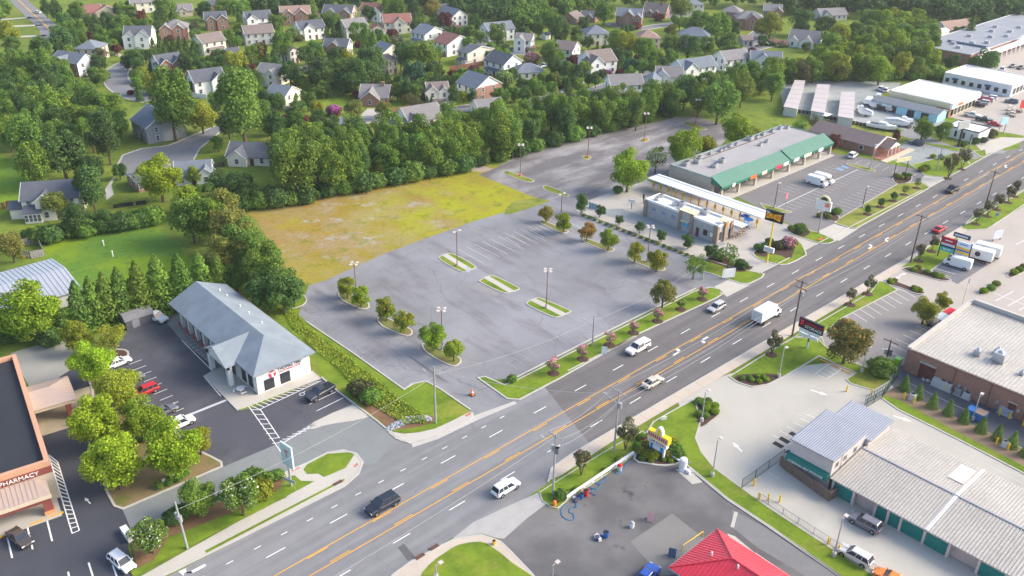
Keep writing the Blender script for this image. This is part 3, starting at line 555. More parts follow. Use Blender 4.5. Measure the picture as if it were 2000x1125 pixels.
sheet('grass_verge', [(1835, 228), (1860, 230), (1940, 255), (2000, 265), (1990, 290), (1960, 295), (1950, 275), (1860, 247)], 0.034, LAWN); sheet('driveway', [(1850, 245), (1940, 270), (1990, 278), (1960, 300), (1930, 300)], 0.028, mat('blue_drive', (0.25, 0.265, 0.27)))
sheet('driveway', [(1905, 283), (1955, 268), (2010, 270), (1975, 285), (1925, 302)], 0.036, CONC)
stalls(far, (1890, 213), (1915, 200), 4, (-14, -4), 0.1, FADED, 0.03)
far2 = sheet('parking_lot', [(1885, 128), (1935, 103), (2000, 78), (2200, 60), (2300, 120), (2000, 165), (1960, 160), (1900, 142)], 0.0165, TANLOT)
stalls(far2, (1962, 168), (1990, 176), 4, (-18, 10), 0.1, FADED, 0.03)
sheet('meadow', [(60, 480), (150, 462), (240, 445), (300, 440), (350, 480), (385, 525), (370, 590), (200, 620), (100, 570), (95, 510)], 0.02, MEADOW)
sheet('lawn', [(0, 300), (40, 320), (60, 350), (55, 400), (0, 420), (-40, 360)], 0.02, MEADOW)
# ---- residential streets
def street(pts, wd, m=STREET, kerbs=True):
    P = [Vector(p) for p in px2w(pts)]
    Q = []
    for i in range(len(P)-1):
        p0, p1, p2, p3 = P[max(i-1, 0)], P[i], P[i+1], P[min(i+2, len(P)-1)]
        for j in range(6):
            t = j/6; Q.append(0.5*((2*p1)+(-p0+p2)*t+(2*p0-5*p1+4*p2-p3)*t*t+(-p0+3*p1-3*p2+p3)*t**3))
    Q.append(P[-1]); L = []; Rr = []
    for i, p in enumerate(Q):
        d = (Q[min(i+1, len(Q)-1)]-Q[max(i-1, 0)]).normalized(); nn = Vector((-d.y, d.x))*wd/2; L.append(tuple(p+nn)); Rr.append(tuple(p-nn))
    o = sheet('street', L+Rr[::-1], 0.03, m, w=True)
    if kerbs: kerb_line(L, o, 0.5, 0.1, w=True); kerb_line(Rr, o, 0.5, 0.1, w=True)
    return o
cul = sheet('street', [(228, 326), (240, 303), (275, 291), (330, 284), (380, 263), (420, 247), (432, 256), (390, 290), (378, 312), (350, 333), (300, 346), (250, 345)], 0.03, STREET, smooth=3)
kerb_line([(228, 326), (240, 303), (275, 291), (330, 284), (380, 263), (420, 247)], cul, 0.5); kerb_line([(378, 312), (390, 290), (432, 256)], cul, 0.5)
street([(262, 118), (228, 140), (232, 165), (262, 185), (300, 195)], 9); tr = street([(20, -25), (36, 0), (62, 25), (88, 48), (98, 62), (90, 82)], 8.5, ROAD_OLD, False)
for a, b in (((36, 0), (62, 25)), ((62, 25), (88, 48)), ((88, 48), (98, 62))): pstrip(tr, a, b, 0.5, YELLOW, 0.05)
street([(1130, 190), (1190, 168), (1280, 138), (1360, 120), (1430, 105), (1510, 85)], 7.5); street([(1190, 45), (1240, 56), (1290, 50), (1330, 45)], 7)
street([(790, 40), (830, 48), (870, 60), (930, 85), (985, 100), (1040, 105)], 7); street([(690, 240), (730, 232), (780, 240), (840, 225), (900, 213), (960, 205)], 7)
street([(560, 130), (590, 135), (615, 128)], 6); street([(1060, 185), (1100, 170), (1130, 158)], 6); street([(1290, 15), (1310, 30), (1330, 35)], 12); street([(1490, 60), (1475, 75), (1490, 90)], 8)
for p in ([(217, 352), (225, 345), (218, 362), (222, 380), (208, 392), (205, 370)], [(700, 230), (718, 212), (745, 212), (745, 235)], [(850, 208), (860, 192), (880, 195), (878, 208)], [(940, 200), (945, 180), (965, 190), (960, 200)], [(240, 113), (225, 108), (232, 104), (252, 112)]): sheet('driveway', p, 0.04, CONC)
for p in ([(0, 37), (60, 33), (62, 35), (0, 40)], [(22, 50), (82, 48), (84, 50), (24, 53)], [(40, 70), (90, 68), (90, 71), (40, 73)]): sheet('driveway', p, 0.03, CONC)
for p in ([(625, 178), (700, 178), (700, 205), (660, 235), (620, 230)], [(765, 185), (840, 215), (765, 222)], [(857, 115), (893, 120), (895, 135), (865, 140)], [(680, 18), (700, 17), (703, 35), (690, 36)], [(1310, 115), (1400, 95), (1410, 108), (1320, 128)]): sheet('lawn', p, 0.02, LAWN)
# ------------------------------------------------------------------ commercial buildings
def bx(name, parent, m, x0, y0, z0, x1, y1, z1): return build(name, MB().box(min(x0, x1), min(y0, y1), min(z0, z1), max(x0, x1), max(y0, y1), max(z0, z1)), m, parent)
GLASS = mat('dark_glass', (0.03, 0.035, 0.045), rough=0.12, spec=0.6, var=0.0)
WSTUC = mat('white_stucco', (0.74, 0.74, 0.74), var=0.05, scale=0.3)
SHING = mat('grey_blue_shingle', (0.22, 0.26, 0.3), rough=0.9, var=0.2, scale=0.35, fine=10)
METAL = mat('galvanised_metal', (0.5, 0.51, 0.53), rough=0.4, metal=0.6, var=0.08)
DKMET = mat('dark_metal', (0.05, 0.05, 0.055), rough=0.5, metal=0.3, var=0.05)
WOOD = mat('weathered_wood', (0.16, 0.125, 0.1), var=0.2, scale=2, fine=9)
YELL = mat('yellow_bollard', (0.8, 0.5, 0.02), rough=0.5, var=0.04)
REDP = mat('red_gloss', (0.6, 0.03, 0.03), rough=0.4, var=0.04)
BLACKP = mat('black_plastic', (0.02, 0.02, 0.022), rough=0.5, var=0.0)
BLUEPL = mat('blue_plastic', (0.02, 0.12, 0.4), rough=0.4, var=0.04)
def brickfn(c1, c2, mort):
    def fn(n, l, geo, base):
        b = n.new('ShaderNodeTexBrick'); b.inputs['Scale'].default_value = 2.0; b.inputs['Color1'].default_value = (*c1, 1); b.inputs['Color2'].default_value = (*c2, 1); b.inputs['Mortar'].default_value = (*mort, 1)
        b.inputs['Mortar Size'].default_value = 0.02
        s = n.new('ShaderNodeSeparateXYZ'); l.new(geo.outputs['Position'], s.inputs[0]); ad = n.new('ShaderNodeMath'); l.new(s.outputs[0], ad.inputs[0]); l.new(s.outputs[1], ad.inputs[1])
        cmb = n.new('ShaderNodeCombineXYZ'); l.new(ad.outputs[0], cmb.inputs[0]); l.new(s.outputs[2], cmb.inputs[1]); l.new(cmb.outputs[0], b.inputs['Vector']); return b.outputs[0]
    return fn
BRICK = mat('red_brick', (0.3, 0.13, 0.09), var=0.15, scale=0.8, extra=brickfn((0.33, 0.15, 0.105), (0.25, 0.11, 0.08), (0.4, 0.3, 0.25)))
BRICKT = mat('tan_brick', (0.4, 0.25, 0.15), var=0.12, scale=0.8, extra=brickfn((0.43, 0.27, 0.17), (0.36, 0.22, 0.14), (0.45, 0.36, 0.28)))
STONE = mat('grey_stone_veneer', (0.43, 0.42, 0.43), var=0.15, scale=1.2, extra=brickfn((0.48, 0.47, 0.48), (0.38, 0.37, 0.38), (0.3, 0.3, 0.3)))
LAND += [(490, 680, 'the tyre shop'), (60, 840, 'the pharmacy'), (1330, 425, 'the drive-in restaurant'), (1480, 310, 'the green-canopied shops'), (1900, 680, 'the brick store'), (1760, 950, 'the storage units'), (1420, 1090, 'the red-roofed wash bay'), (1680, 270, 'the brick office'), (1890, 265, 'the small white flat-roofed building'),
         (1820, 175, 'the white-roofed marine store'), (1930, 145, 'the white flat-roofed block'), (1920, 85, 'the long grey-roofed shopping centre'), (1600, 195, 'the pale storage sheds'), (50, 530, 'the pale metal building')]

# --- tyre shop
t = thing('tyre_shop', 'white tyre shop with long grey-blue shingle roof, service bays and round T logo', 'shop', (0, 0, 0))
X0, X1, Y0, Y1 = 52.6, 63.0, 121.0, 153.6; EZ = 4.6; RZ = 7.4; XM = 57.8
w = MB(); w.box(X0+2.6, Y0+9.5, 0, X1, Y1, EZ); w.box(X0, Y0, 0, X1, Y0+9.5, EZ); w.sweep([(X0, EZ), (X1, EZ), (XM, RZ-.2)], 'y', Y1, Y1-0.3)
build('wall', w, WSTUC, t)
rf = MB(); o_ = 0.9
rf.slab([(X0-o_, Y0-o_, EZ), (X1+o_, Y0-o_, EZ), (XM, 127, RZ)], 0.18); rf.slab([(X0-o_, Y1+o_, EZ), (X0-o_, Y0-o_, EZ), (XM, 127, RZ), (XM, Y1+o_, RZ)], 0.18); rf.slab([(X1+o_, Y0-o_, EZ), (X1+o_, Y1+o_, EZ), (XM, Y1+o_, RZ), (XM, 127, RZ)], 0.18)
ro = build('roof', rf, SHING, t)
cg = MB(); cy_, hw_ = 130.6, 4.4
cg.slab([(49.6, cy_-hw_, 4.3), (56, cy_-hw_, 4.3), (57.8, cy_, 7.0), (49.6, cy_, 6.6)], 0.16); cg.slab([(49.6, cy_, 6.6), (57.8, cy_, 7.0), (56, cy_+hw_, 4.3), (49.6, cy_+hw_, 4.3)], 0.16); build('porch_roof', cg, SHING, t)
pw = MB(); pw.sweep([(cy_-hw_+.4, 4.3), (cy_+hw_-.4, 4.3), (cy_, 6.4)], 'x', 50.1, 50.4); pw.box(50.1, cy_-hw_+.3, 0, 50.9, cy_-hw_+1.2, 4.3); pw.box(50.1, cy_+hw_-1.2, 0, 50.9, cy_+hw_-.3, 4.3); pw.box(50.1, cy_-hw_+.3, 3.4, 50.5, cy_+hw_-.3, 4.3); build('porch_wall', pw, WSTUC, t)
for k in range(6):
    y = 135.5+k*3.25; bx('pillar', t, WSTUC, X0, y-.35, 0, X0+.7, y+.35, EZ)
    if k < 5: bx('bay_door', t, mat('bay_dark', (0.05, 0.04, 0.045)), X0+2.5, y+.35, 0, X0+2.62, y+2.9, 3.6); bx('bay_panel', t, mat('bay_glass', (0.12, 0.13, 0.16), rough=0.2), X0+.5, y+.4, 3.2, X0+2.5, y+2.85, 3.4)
    for dy in (-.55, .55): build('bollard', MB().tube((X0-.3, y+dy, 0), (X0-.3, y+dy, 1.1), .1), REDP, t)
for x in (53.9, 57.0):
    wn_ = bx('window', t, DKMET, x, Y0-.08, 0.35, x+1.9, Y0, 2.5)
    for i in range(2):
        for j in range(2): bx('pane', wn_, GLASS, x+.1+i*.88, Y0-.1, .45+j*1.03, x+.92+i*.88, Y0-.07, 1.42+j*1.03)
for y in (122.5, 125.0): wn_ = bx('window', t, DKMET, X0-.08, y, .6, X0, y+1.6, 3.2); bx('pane', wn_, GLASS, X0-.1, y+.1, .7, X0-.07, y+1.5, 3.1)
bx('door', t, GLASS, X0-.06, 129.2, 0, X0, 132, 3.0); bx('window', t, DKMET, X1, 122.2, .8, X1+.08, 124, 3)
lg = build('logo', MB().tube((55.6, Y0-.02, 3.15), (55.6, Y0-.09, 3.15), 0.68, n=24), mat('logo_red', (0.62, 0.01, 0.09), rough=0.4), t)
bx('logo_bar', lg, WHITE, 55.05, Y0-.12, 3.3, 56.15, Y0-.08, 3.55); bx('logo_bar', lg, WHITE, 55.42, Y0-.12, 2.55, 55.78, Y0-.08, 3.3)
text(t, 'THOMAS TIRE', 0.78, (59.0, Y0-.06, 3.5), (R(90), 0, 0), mat('navy', (0.03, 0.03, 0.08)), sx=.95); text(t, 'AUTOMOTIVE', 0.5, (59.0, Y0-.06, 2.95), (R(90), 0, 0), mat('logo_red', (0.6, 0.01, 0.08)), sx=1.35)
for y in (133, 138, 141.5, 147, 150): build('roof_vent', MB().tube((60.5, y, 5.9), (60.5, y, 6.5), .16), WHITE, ro)
# --- pharmacy (turned a little)
PB = mat('parapet_tan', (0.56, 0.31, 0.2), var=0.08); PW = mat('pharmacy_wall', (0.55, 0.47, 0.36), var=0.06); PR = mat('membrane_black', (0.03, 0.033, 0.04), rough=0.7, var=0.15, scale=0.2)
MROOF = mat('tan_metal_roof', (0.5, 0.39, 0.33), rough=0.45, metal=0.3, var=0.05)
t = thing('pharmacy', 'tan and brick pharmacy with black flat roof and drive-through canopy', 'shop', (18.4, 116.6, 0), R(-8.5))
build('wall', MB().box(-45, 0, 0, 0, 34, 6.0), PW, t); bx('roof', t, PR, -44.3, .7, 6.0, -.7, 33.3, 6.15)
for q in ((-45, 0, 6.02, 0, .7, 6.8), (-45, 33.3, 6.02, 0, 34, 6.8), (-.7, .7, 6.02, 0, 33.3, 6.8)): bx('parapet', t, PB, *q)
bx('brick_band', t, mat('maroon_brick', (0.25, 0.07, 0.06)), -45, -.1, 4.9, 0, -.02, 6.0); text(t, 'PHARMACY', 0.92, (-4.3, -.16, 5.45), (R(90), 0, 0), WHITE, depth=.04, sx=1.05)
cr = MB().slab([(-45, -3.4, 3.6), (-1.1, -3.4, 3.6), (-2.6, -.1, 4.8), (-45, -.1, 4.8)], .15).slab([(-1.1, -3.4, 3.6), (-1.1, -.1, 3.8), (-2.6, -.1, 4.8)], .15); c_ = build('front_canopy_roof', cr, MROOF, t)
for k in range(24): 
    x = -2.6-k*.6; build('seam', MB().slab([(x-.03, -3.4, 3.66), (x+.03, -3.4, 3.66), (x+.03, -.12, 4.86), (x-.03, -.12, 4.86)], .05), MROOF, c_)
bx('canopy_fascia', t, mat('cream_fascia', (0.6, 0.5, 0.38)), -45, -3.5, 3.05, -1.05, -3.3, 3.6); bx('canopy_wall', t, mat('maroon_brick', (0.25, 0.07, 0.06)), -45, -3.1, 2.3, -1.2, -2.8, 3.05); bx('corner_pillar', t, mat('maroon_brick', (0.25, 0.07, 0.06)), -2.4, -3.2, 0, -1.2, -2.1, 2.3); bx('pillar_base', t, mat('orange_brick', (0.6, 0.3, 0.13)), -2.5, -3.3, 0, -1.1, -2.0, .8)
bx('pavement_slab', t, CONC, -45, -4.3, .02, -.5, 0, .15)
d = MB(); dz, pk = 3.9, 5.2
d.slab([(0, 19, dz), (6.4, 19, dz), (3.2, 23, pk), (0, 23, pk)], .15).slab([(6.4, 19, dz), (6.4, 27, dz), (3.2, 23, pk)], .15).slab([(6.4, 27, dz), (0, 27, dz), (0, 23, pk), (3.2, 23, pk)], .15); c_ = build('drive_canopy_roof', d, MROOF, t)
for k in range(14): y = 19.3+k*.57; build('seam', MB().slab([(6.4, y-.03, dz+.06), (6.4, y+.03, dz+.06), (6.4-3.2*(1-abs(y-23)/4), y+.03, dz+.06+1.3*(1-abs(y-23)/4)), (6.4-3.2*(1-abs(y-23)/4), y-.03, dz+.06+1.3*(1-abs(y-23)/4))], .05), MROOF, c_)
bx('canopy_beam', t, PW, .1, 19.2, 3.2, 6.2, 26.8, 3.85); bx('canopy_pillar', t, mat('maroon_brick', (0.25, 0.07, 0.06)), 4.6, 19.4, 0, 5.4, 22, 3.2); bx('canopy_pillar', t, PW, 4.6, 24.5, 0, 5.4, 26.5, 3.2)
bx('drive_slab', t, mat('stained_slab', (0.4, 0.34, 0.25), var=0.2, scale=0.3), .1, 17.2, .02, 9.5, 28, .05)
for x in (4.5, 5.5): build('bollard', MB().tube((x, 17.6, 0), (x, 17.6, 1.1), .12), YELL, t)
# --- drive-in restaurant
t = thing('drive_in_restaurant', 'grey stone drive-in restaurant with white flat roof and brown corner towers', 'restaurant')
x0, x1, y0, y1, h = 165.0, 170.6, 106.0, 128.4, 4.2
build('wall', MB().box(x0, y0, 0, x1, y1, h), STONE, t); bx('roof', t, mat('white_membrane', (0.72, 0.71, 0.69), var=0.08, scale=0.4), x0+.3, y0+.3, h, x1-.3, y1-.3, h+.1)
for q in ((x0-.1, y0-.1, h+.01, x1+.1, y0+.25, h+.55), (x0-.1, y1-.25, h+.01, x1+.1, y1+.1, h+.55), (x0-.1, y0+.25, h+.01, x0+.25, y1-.25, h+.55), (x1-.25, y0+.25, h+.01, x1+.1, y1-.25, h+.55)): bx('parapet', t, WHITE, *q)
TB = mat('brown_stone', (0.3, 0.23, 0.18), var=0.15, scale=1.5)
for ya, yb, hh in ((y0-.2, y0+1.1, h+.2), (y1-.9, y1+.2, h+.2), (113.2, 114.1, h+1.0), (116.6, 117.5, h+1.0)): bx('tower', t, TB, x0-.35, ya, 0, x0+.5, yb, hh)
bx('tower_panel', t, STONE, x0-.2, 114.1, 0, x0+.4, 116.6, h+.9); bx('tower_cap', t, mat('cream_cap', (0.7, 0.62, 0.4)), x0-.4, 113.1, h+1.0, x0+1.8, 117.6, h+1.15); bx('tower', t, TB, x0+2.2, y0-.5, 0, x0+3.4, y0+.3, h+1.1); bx('tower', t, TB, x1-.6, y0-.3, 0, x1+.3, y0+.6, h+.4)
bx('tower_cap', t, mat('cream_cap', (0.7, 0.62, 0.4)), x0+1.6, y0-.6, h+1.1, x0+4, y0+1.4, h+1.25); bx('logo_panel', t, mat('orange_panel', (0.8, 0.25, 0.02)), x0+2.4, y0-.58, h-.3, x0+3.2, y0-.5, h+.6)
for y in (125.5, 122.4, 119.4):
    a = build('mural', MB().sweep([(y+.8*math.cos(k*math.pi/10), 2.3+.9*math.sin(k*math.pi/10)) for k in range(11)], 'x', x0-.04, x0-.02), mat('mural_blue', (0.1, 0.35, 0.6)), t); bx('mural_food', a, mat('mural_red', (0.7, 0.12, 0.06)), x0-.06, y-.3, 2.35, x0-.045, y+.35, 2.75)
bx('drive_window', t, mat('mural_blue', (0.1, 0.35, 0.6)), x0-.38, 114.4, 1.4, x0-.2, 116.2, 2.6); bx('window_awning', t, mat('cream_cap', (0.7, 0.62, 0.4)), x0-1.0, 114.2, 2.8, x0-.2, 116.5, 2.95)
bx('door', t, mat('maroon_door', (0.12, 0.04, 0.035)), x0-.05, 111.3, 0, x0, 112.2, 2.3)
for y in (109.0, 107.2): w_ = bx('window', t, mat('maroon_door', (0.12, 0.04, 0.035)), x0-.06, y-.15, 1.0, x0, y+1.05, 2.5); bx('pane', w_, GLASS if y > 108 else WHITE, x0-.08, y, 1.15, x0-.055, y+.9, 2.35)
for x in (x0+.8, x0+4.6): bx('window', t, GLASS, x, y0-.06, .6, x+.9, y0, 2.6)
for (xx, yy, s_) in ((167.5, 120.5, 1.0), (168.2, 119.0, 1.3), (166.6, 118.4, .7), (168.4, 112.0, 1.4), (166.8, 125.8, .9), (169.2, 126.5, .8), (167.2, 115.6, .7)):
    r_ = bx('rooftop_unit', t, METAL, xx, yy, h+.1, xx+1.1*s_, yy+1.5*s_, h+.1+.9*s_); build('fan', MB().tube((xx+.5*s_, yy+.7*s_, h+.1+.9*s_), (xx+.5*s_, yy+.7*s_, h+.16+.9*s_), .35*s_), DKMET, r_)
t = thing('patio_canopy', 'white flat canopy along the far side of the drive-in restaurant', 'canopy'); bx('canopy_roof', t, mat('bluewhite_metal', (0.68, 0.7, 0.74), rough=.4), 170.9, 103.5, 3.2, 173.6, 129.3, 3.45)
for k in range(7): build('post', MB().tube((173, 104.5+k*4, 0), (173, 104.5+k*4, 3.2), .1), REDP if k in (2, 3) else YELL, t)
t = thing('stall_canopy', 'long white flat carport canopy on yellow posts beside the drive-in', 'canopy'); c_ = bx('canopy_roof', t, mat('bluewhite_metal', (0.68, 0.7, 0.74), rough=.4), 179.6, 103.6, 3.1, 184.6, 139.8, 3.4); bx('gutter', c_, mat('blue_edge', (0.3, 0.36, 0.45)), 183.2, 103.7, 3.41, 183.5, 139.7, 3.46)
for k in range(14): y = 105+k*2.55; build('post', MB().tube((180.4, y, 0), (180.4, y, 3.1), .13), REDP if k in (6, 7, 8) else YELL, t); bx('menu_board', t, mat('menu_orange', (0.75, 0.4, 0.05)), 180.25, y-.3, 1.3, 180.55, y+.3, 2.2)
# --- green-canopied shops
GREEN = mat('green_metal', (0.1, 0.235, 0.18), rough=0.45, var=0.08, scale=0.3); GREEND = mat('green_fascia', (0.02, 0.16, 0.11), rough=0.5, var=0.05)
t = thing('shop_row', 'row of shops with grey flat roof and green metal canopy along the front', 'shops')
x0, x1, y0, y1, h = 188.6, 245.5, 125.0, 139.5, 5.0
build('wall', MB().box(x0, y0, 0, x1, y1, h), mat('block_wall', (0.42, 0.38, 0.34), var=0.08), t); bx('roof', t, mat('grey_membrane', (0.34, 0.33, 0.34), var=0.1, scale=0.15), x0+.2, y0+.2, h, x1-.2, y1-.2, h+.12)
for q in ((x0-.05, y0, h+.01, x0+.2, y1, h+.35), (x1-.2, y0, h+.01, x1+.05, y1, h+.35), (x0+.2, y1-.2, h+.01, x1-.2, y1, h+.3)): bx('parapet', t, mat('green_cap', (0.2, 0.3, 0.27)), *q)
for (a, b, dh) in ((x0-.3, 205, .35), (205, 222, 0), (222, x1+.3, .35)):
    cm = MB().slab([(a, y0-3.6, 3.5+dh), (b, y0-3.6, 3.5+dh), (b, y0+.4, 5.6+dh), (a, y0+.4, 5.6+dh)], .12); c_ = build('canopy_roof', cm, GREEN, t)
    cf = MB().box(a+.02, y0-3.55, 2.7+dh, b-.02, y0-3.4, 3.48+dh); cf.sweep([(y0-3.4, 3.4+dh), (y0+.2, 3.4+dh), (y0+.2, 5.4+dh)], 'x', a+.03, a+.1); build('canopy_fascia', cf, GREEND, t)
    k = a+.6
    while k < b: build('seam', MB().slab([(k-.03, y0-3.6, 3.56+dh), (k+.03, y0-3.6, 3.56+dh), (k+.03, y0+.4, 5.66+dh), (k-.03, y0+.4, 5.66+dh)], .05), GREEN, c_); k += .95
for x in (189, 197, 205, 213.5, 222, 230.5, 239, 245.2): bx('column', t, mat('beige_column', (0.5, 0.44, 0.38)), x-.3, y0-3.3, 0, x+.3, y0-2.7, 2.8)
bx('pavement_slab', t, CONC, x0, y0-4.6, .02, x1, y0, .16)
for k in range(14): x = x0+1.5+k*4; w_ = bx('shopfront', t, DKMET, x, y0-.08, .2, x+3.2, y0-.01, 2.7); bx('pane', w_, GLASS, x+.12, y0-.1, .3, x+3.05, y0-.075, 2.6)
for x, wd, c in ((193, 1.3, (.7, .7, .7)), (201.5, 3, (.75, .16, .04)), (207, 2.6, (.75, .6, .5)), (214, 3.0, (.6, .05, .1)), (218, 2.6, (.8, .78, .78)), (223.5, 2.8, (.65, .65, .7)), (229, 4, (.8, .72, .55)), (237, 2.6, (.75, .75, .78))): bx('shop_sign', t, mat('sign_%d' % int(x), c), x, y0-3.64, 2.75, x+wd, y0-3.57, 3.75)
for (xx, yy, s_) in ((191, 136.5, 1.4), (193, 137.5, 1.0), (195, 135.5, 1.5), (199, 137.8, .9), (204, 138, .8), (211, 138, .8), (196, 130.5, 1.3), (201, 131.5, 1.4), (208.5, 137.6, .9), (213.5, 137.8, 1.2), (217, 138, .8), (223.5, 137.5, 1.5), (227, 137.5, 1.1), (222, 133, .9), (226, 133.3, 1), (243, 137, 1.0), (231, 138, 1), (236, 138, 1), (240.5, 138, 1)):
    r_ = bx('rooftop_unit', t, METAL, xx, yy-1, h+.12, xx+1.2*s_, yy-1+1.2*s_, h+.12+.8*s_); build('fan', MB().tube((xx+.6*s_, yy-1+.6*s_, h+.12+.8*s_), (xx+.6*s_, yy-1+.6*s_, h+.2+.8*s_), .4*s_), DKMET, r_)
bx('roof_step', t, mat('brown_step', (0.15, 0.1, 0.1)), x0+8, 136.3, h+.12, x1-9, 136.5, h+.3)
# --- brick store
t = thing('brick_store', 'long red brick store with ribbed pale metal roof and service doors', 'store')
RIBM = mat('pale_ribbed_metal', (0.47, 0.445, 0.41), rough=0.5, metal=0.25, var=0.18, scale=0.15, fine=1.5)
x0, x1, y0, y1, h = 145.4, 172.5, -30.0, 50.2, 4.6
build('wall', MB().box(x0, y0, 0, x1, y1, h), BRICK, t)
bx('roof', t, RIBM, x0+.25, y0, h, x1-.6, y1-.7, h+.12)
rb = MB(); y = y1-1.0
while y > y0: rb.box(x0+.25, y-.04, h+.12, x1-.6, y+.04, h+.23); y -= .62
tag(build('roof_rib', rb, RIBM, t), kind='stuff')
for q in ((x0-.1, y1-.7, h+.01, x1+.1, y1+.12, h+.5), (x1-.6, y0, h+.01, x1+.1, y1-.7, h+1.0)): bx('parapet', t, mat('stucco_cap', (0.5, 0.47, 0.43), var=.1), *q)
bx('gutter', t, mat('brown_gutter', (0.14, 0.09, 0.07)), x0-.12, y0, h-.12, x0+.25, y1-.7, h+.06)
bx('roller_door', t, mat('maroon_door', (0.12, 0.04, 0.035)), x0-.08, 44.6, 0, x0, 47.4, 3.1); bx('roller_hood', t, METAL, x0-.35, 44.5, 3.1, x0, 47.5, 3.5); bx('service_door', t, mat('maroon_door', (0.12, 0.04, 0.035)), x0-.06, 30.7, .1, x0, 31.9, 2.5)
bx('door_frame', t, mat('pale_frame', (0.5, 0.45, 0.42)), x0-.04, 30.5, 2.5, x0, 32.1, 2.7)
for y in (41.3, 35.2, 29.2, 26.2): build('downpipe', MB().tube((x0-.1, y, 0), (x0-.1, y, h), .07), mat('brown_gutter', (0.14, 0.09, 0.07)), t)
for (xx, yy, s_) in ((152, 40.2, 1.0), (152.6, 36.4, 1.6), (155.4, 38.0, .9), (151.5, 32.6, .6), (155.5, 30.5, .6)):
    r_ = bx('rooftop_unit', t, METAL, xx, yy, h+.2, xx+1.2*s_, yy+1.2*s_, h+.3+1.0*s_); build('cap', MB().tube((xx+.6*s_, yy+.6*s_, h+.3+1.0*s_), (xx+.6*s_, yy+.6*s_, h+.7+1.0*s_), .4*s_, .15*s_), METAL, r_)
for y in (39.9, 38.8, 36.0, 33.4, 30.0): build('wall_box', MB().box(x0-.25, y, 1.4, x0, y+.4, 2.0), METAL, t)
# --- storage office and units
t = thing('storage_office', 'two-storey grey stucco storage office with ribbed metal roof and green awning', 'office')
SG = mat('grey_stucco', (0.5, 0.47, 0.47), var=0.06, scale=0.4); RIBG = mat('grey_ribbed_metal', (0.3, 0.32, 0.37), rough=0.4, metal=0.45, var=0.06)
x0, x1, y0, y1 = 104.6, 114.4, 42.2, 49.0; h = 5.8
build('wall', MB().sweep([(x0, 0), (x1, 0), (x1, h+.5), (x0, h)], 'y', y0, y1), SG, t)
r_ = build('roof', MB().slab([(x0-.4, y0-.3, h), (x1+.3, y0-.3, h+.55), (x1+.3, y1+.3, h+.55), (x0-.4, y1+.3, h)], .15), RIBG, t)
y = y0-.1
while y < y1+.2: build('seam', MB().slab([(x0-.4, y-.05, h+.09), (x1+.3, y-.05, h+.64), (x1+.3, y+.05, h+.64), (x0-.4, y+.05, h+.09)], .08), mat('bright_rib', (0.48, 0.5, 0.56), rough=.4, metal=.3), r_); y += .36
build('wall', MB().box(114.5, 41.6, 0, 121.8, 48.4, 4.6), SG, t); r_ = build('roof', MB().slab([(114.4, 41.3, 4.65), (122.1, 41.3, 4.9), (122.1, 48.7, 4.9), (114.4, 48.7, 4.65)], .15), RIBG, t)
y = 41.5
while y < 48.6: build('seam', MB().slab([(114.5, y-.05, 4.74), (122.1, y-.05, 4.99), (122.1, y+.05, 4.99), (114.5, y+.05, 4.74)], .08), mat('bright_rib', (0.6, 0.62, 0.66)), r_); y += .36
aw = [(x0-.02, 2.1), (x0-.9, 2.1), (x0-.95, 2.5), (x0-.8, 2.85), (x0-.45, 3.1), (x0-.02, 3.2)]
build('awning', MB().sweep(aw, 'y', y0+.1, y1+.3), mat('awning_green', (0.01, 0.17, 0.14), rough=.5, var=.05), t)
text(t, 'CARDINAL SELF STORAGE', 0.5, (x0-.97, (y0+y1)/2+.2, 2.42), (R(90), 0, R(-90)), WHITE, sx=1.0, depth=.03)
for xx in (105.6, 108, 111): w_ = bx('window', t, mat('pale_frame', (0.5, 0.45, 0.42)), xx, y0-.06, 3.7, xx+.95, y0, 4.7); bx('pane', w_, GLASS, xx+.08, y0-.08, 3.78, xx+.87, y0-.05, 4.62)
build('downpipe', MB().tube((107.3, y0-.1, 3), (107.3, y0-.1, h), .05), SG, t)
t = thing('storage_units', 'long low block of storage units with ribbed pale roof and green roller doors', 'storage block')
x0, x1, ya, yb = 104.4, 123.4, -22.0, 42.0; eh, xm = 2.75, 113.4
build('wall', MB().sweep([(x0+.9, 0), (x1, 0), (x1, eh), (xm, 3.5), (x0+.9, eh)], 'y', ya, yb), mat('unit_wall', (0.5, 0.44, 0.4), var=.06), t)
rf = MB().slab([(x0-.2, ya, eh), (x0-.2, yb, eh), (xm, yb, 3.55), (xm, ya, 3.55)][::-1], .1).slab([(xm, ya, 3.55), (xm, yb, 3.55), (x1+.2, yb, eh), (x1+.2, ya, eh)][::-1], .1); r_ = build('roof', rf, RIBM, t)
rb = MB(); y = yb-.2
while y > ya: rb.slab([(x0-.2, y-.035, eh+.11), (xm, y-.035, 3.66), (xm, y+.035, 3.66), (x0-.2, y+.035, eh+.11)], .11); rb.slab([(xm, y-.035, 3.66), (x1+.2, y-.035, eh+.11), (x1+.2, y+.035, eh+.11), (xm, y+.035, 3.66)], .11); y -= .45
tag(build('roof_rib', rb, mat('rib_metal', (0.43, 0.41, 0.385), rough=.5, metal=.35, var=.08, scale=.1), r_), kind='stuff')
bx('ridge_cap', t, mat('blue_cap', (0.25, 0.28, 0.36)), xm-.12, ya, 3.58, xm+.12, yb, 3.68)
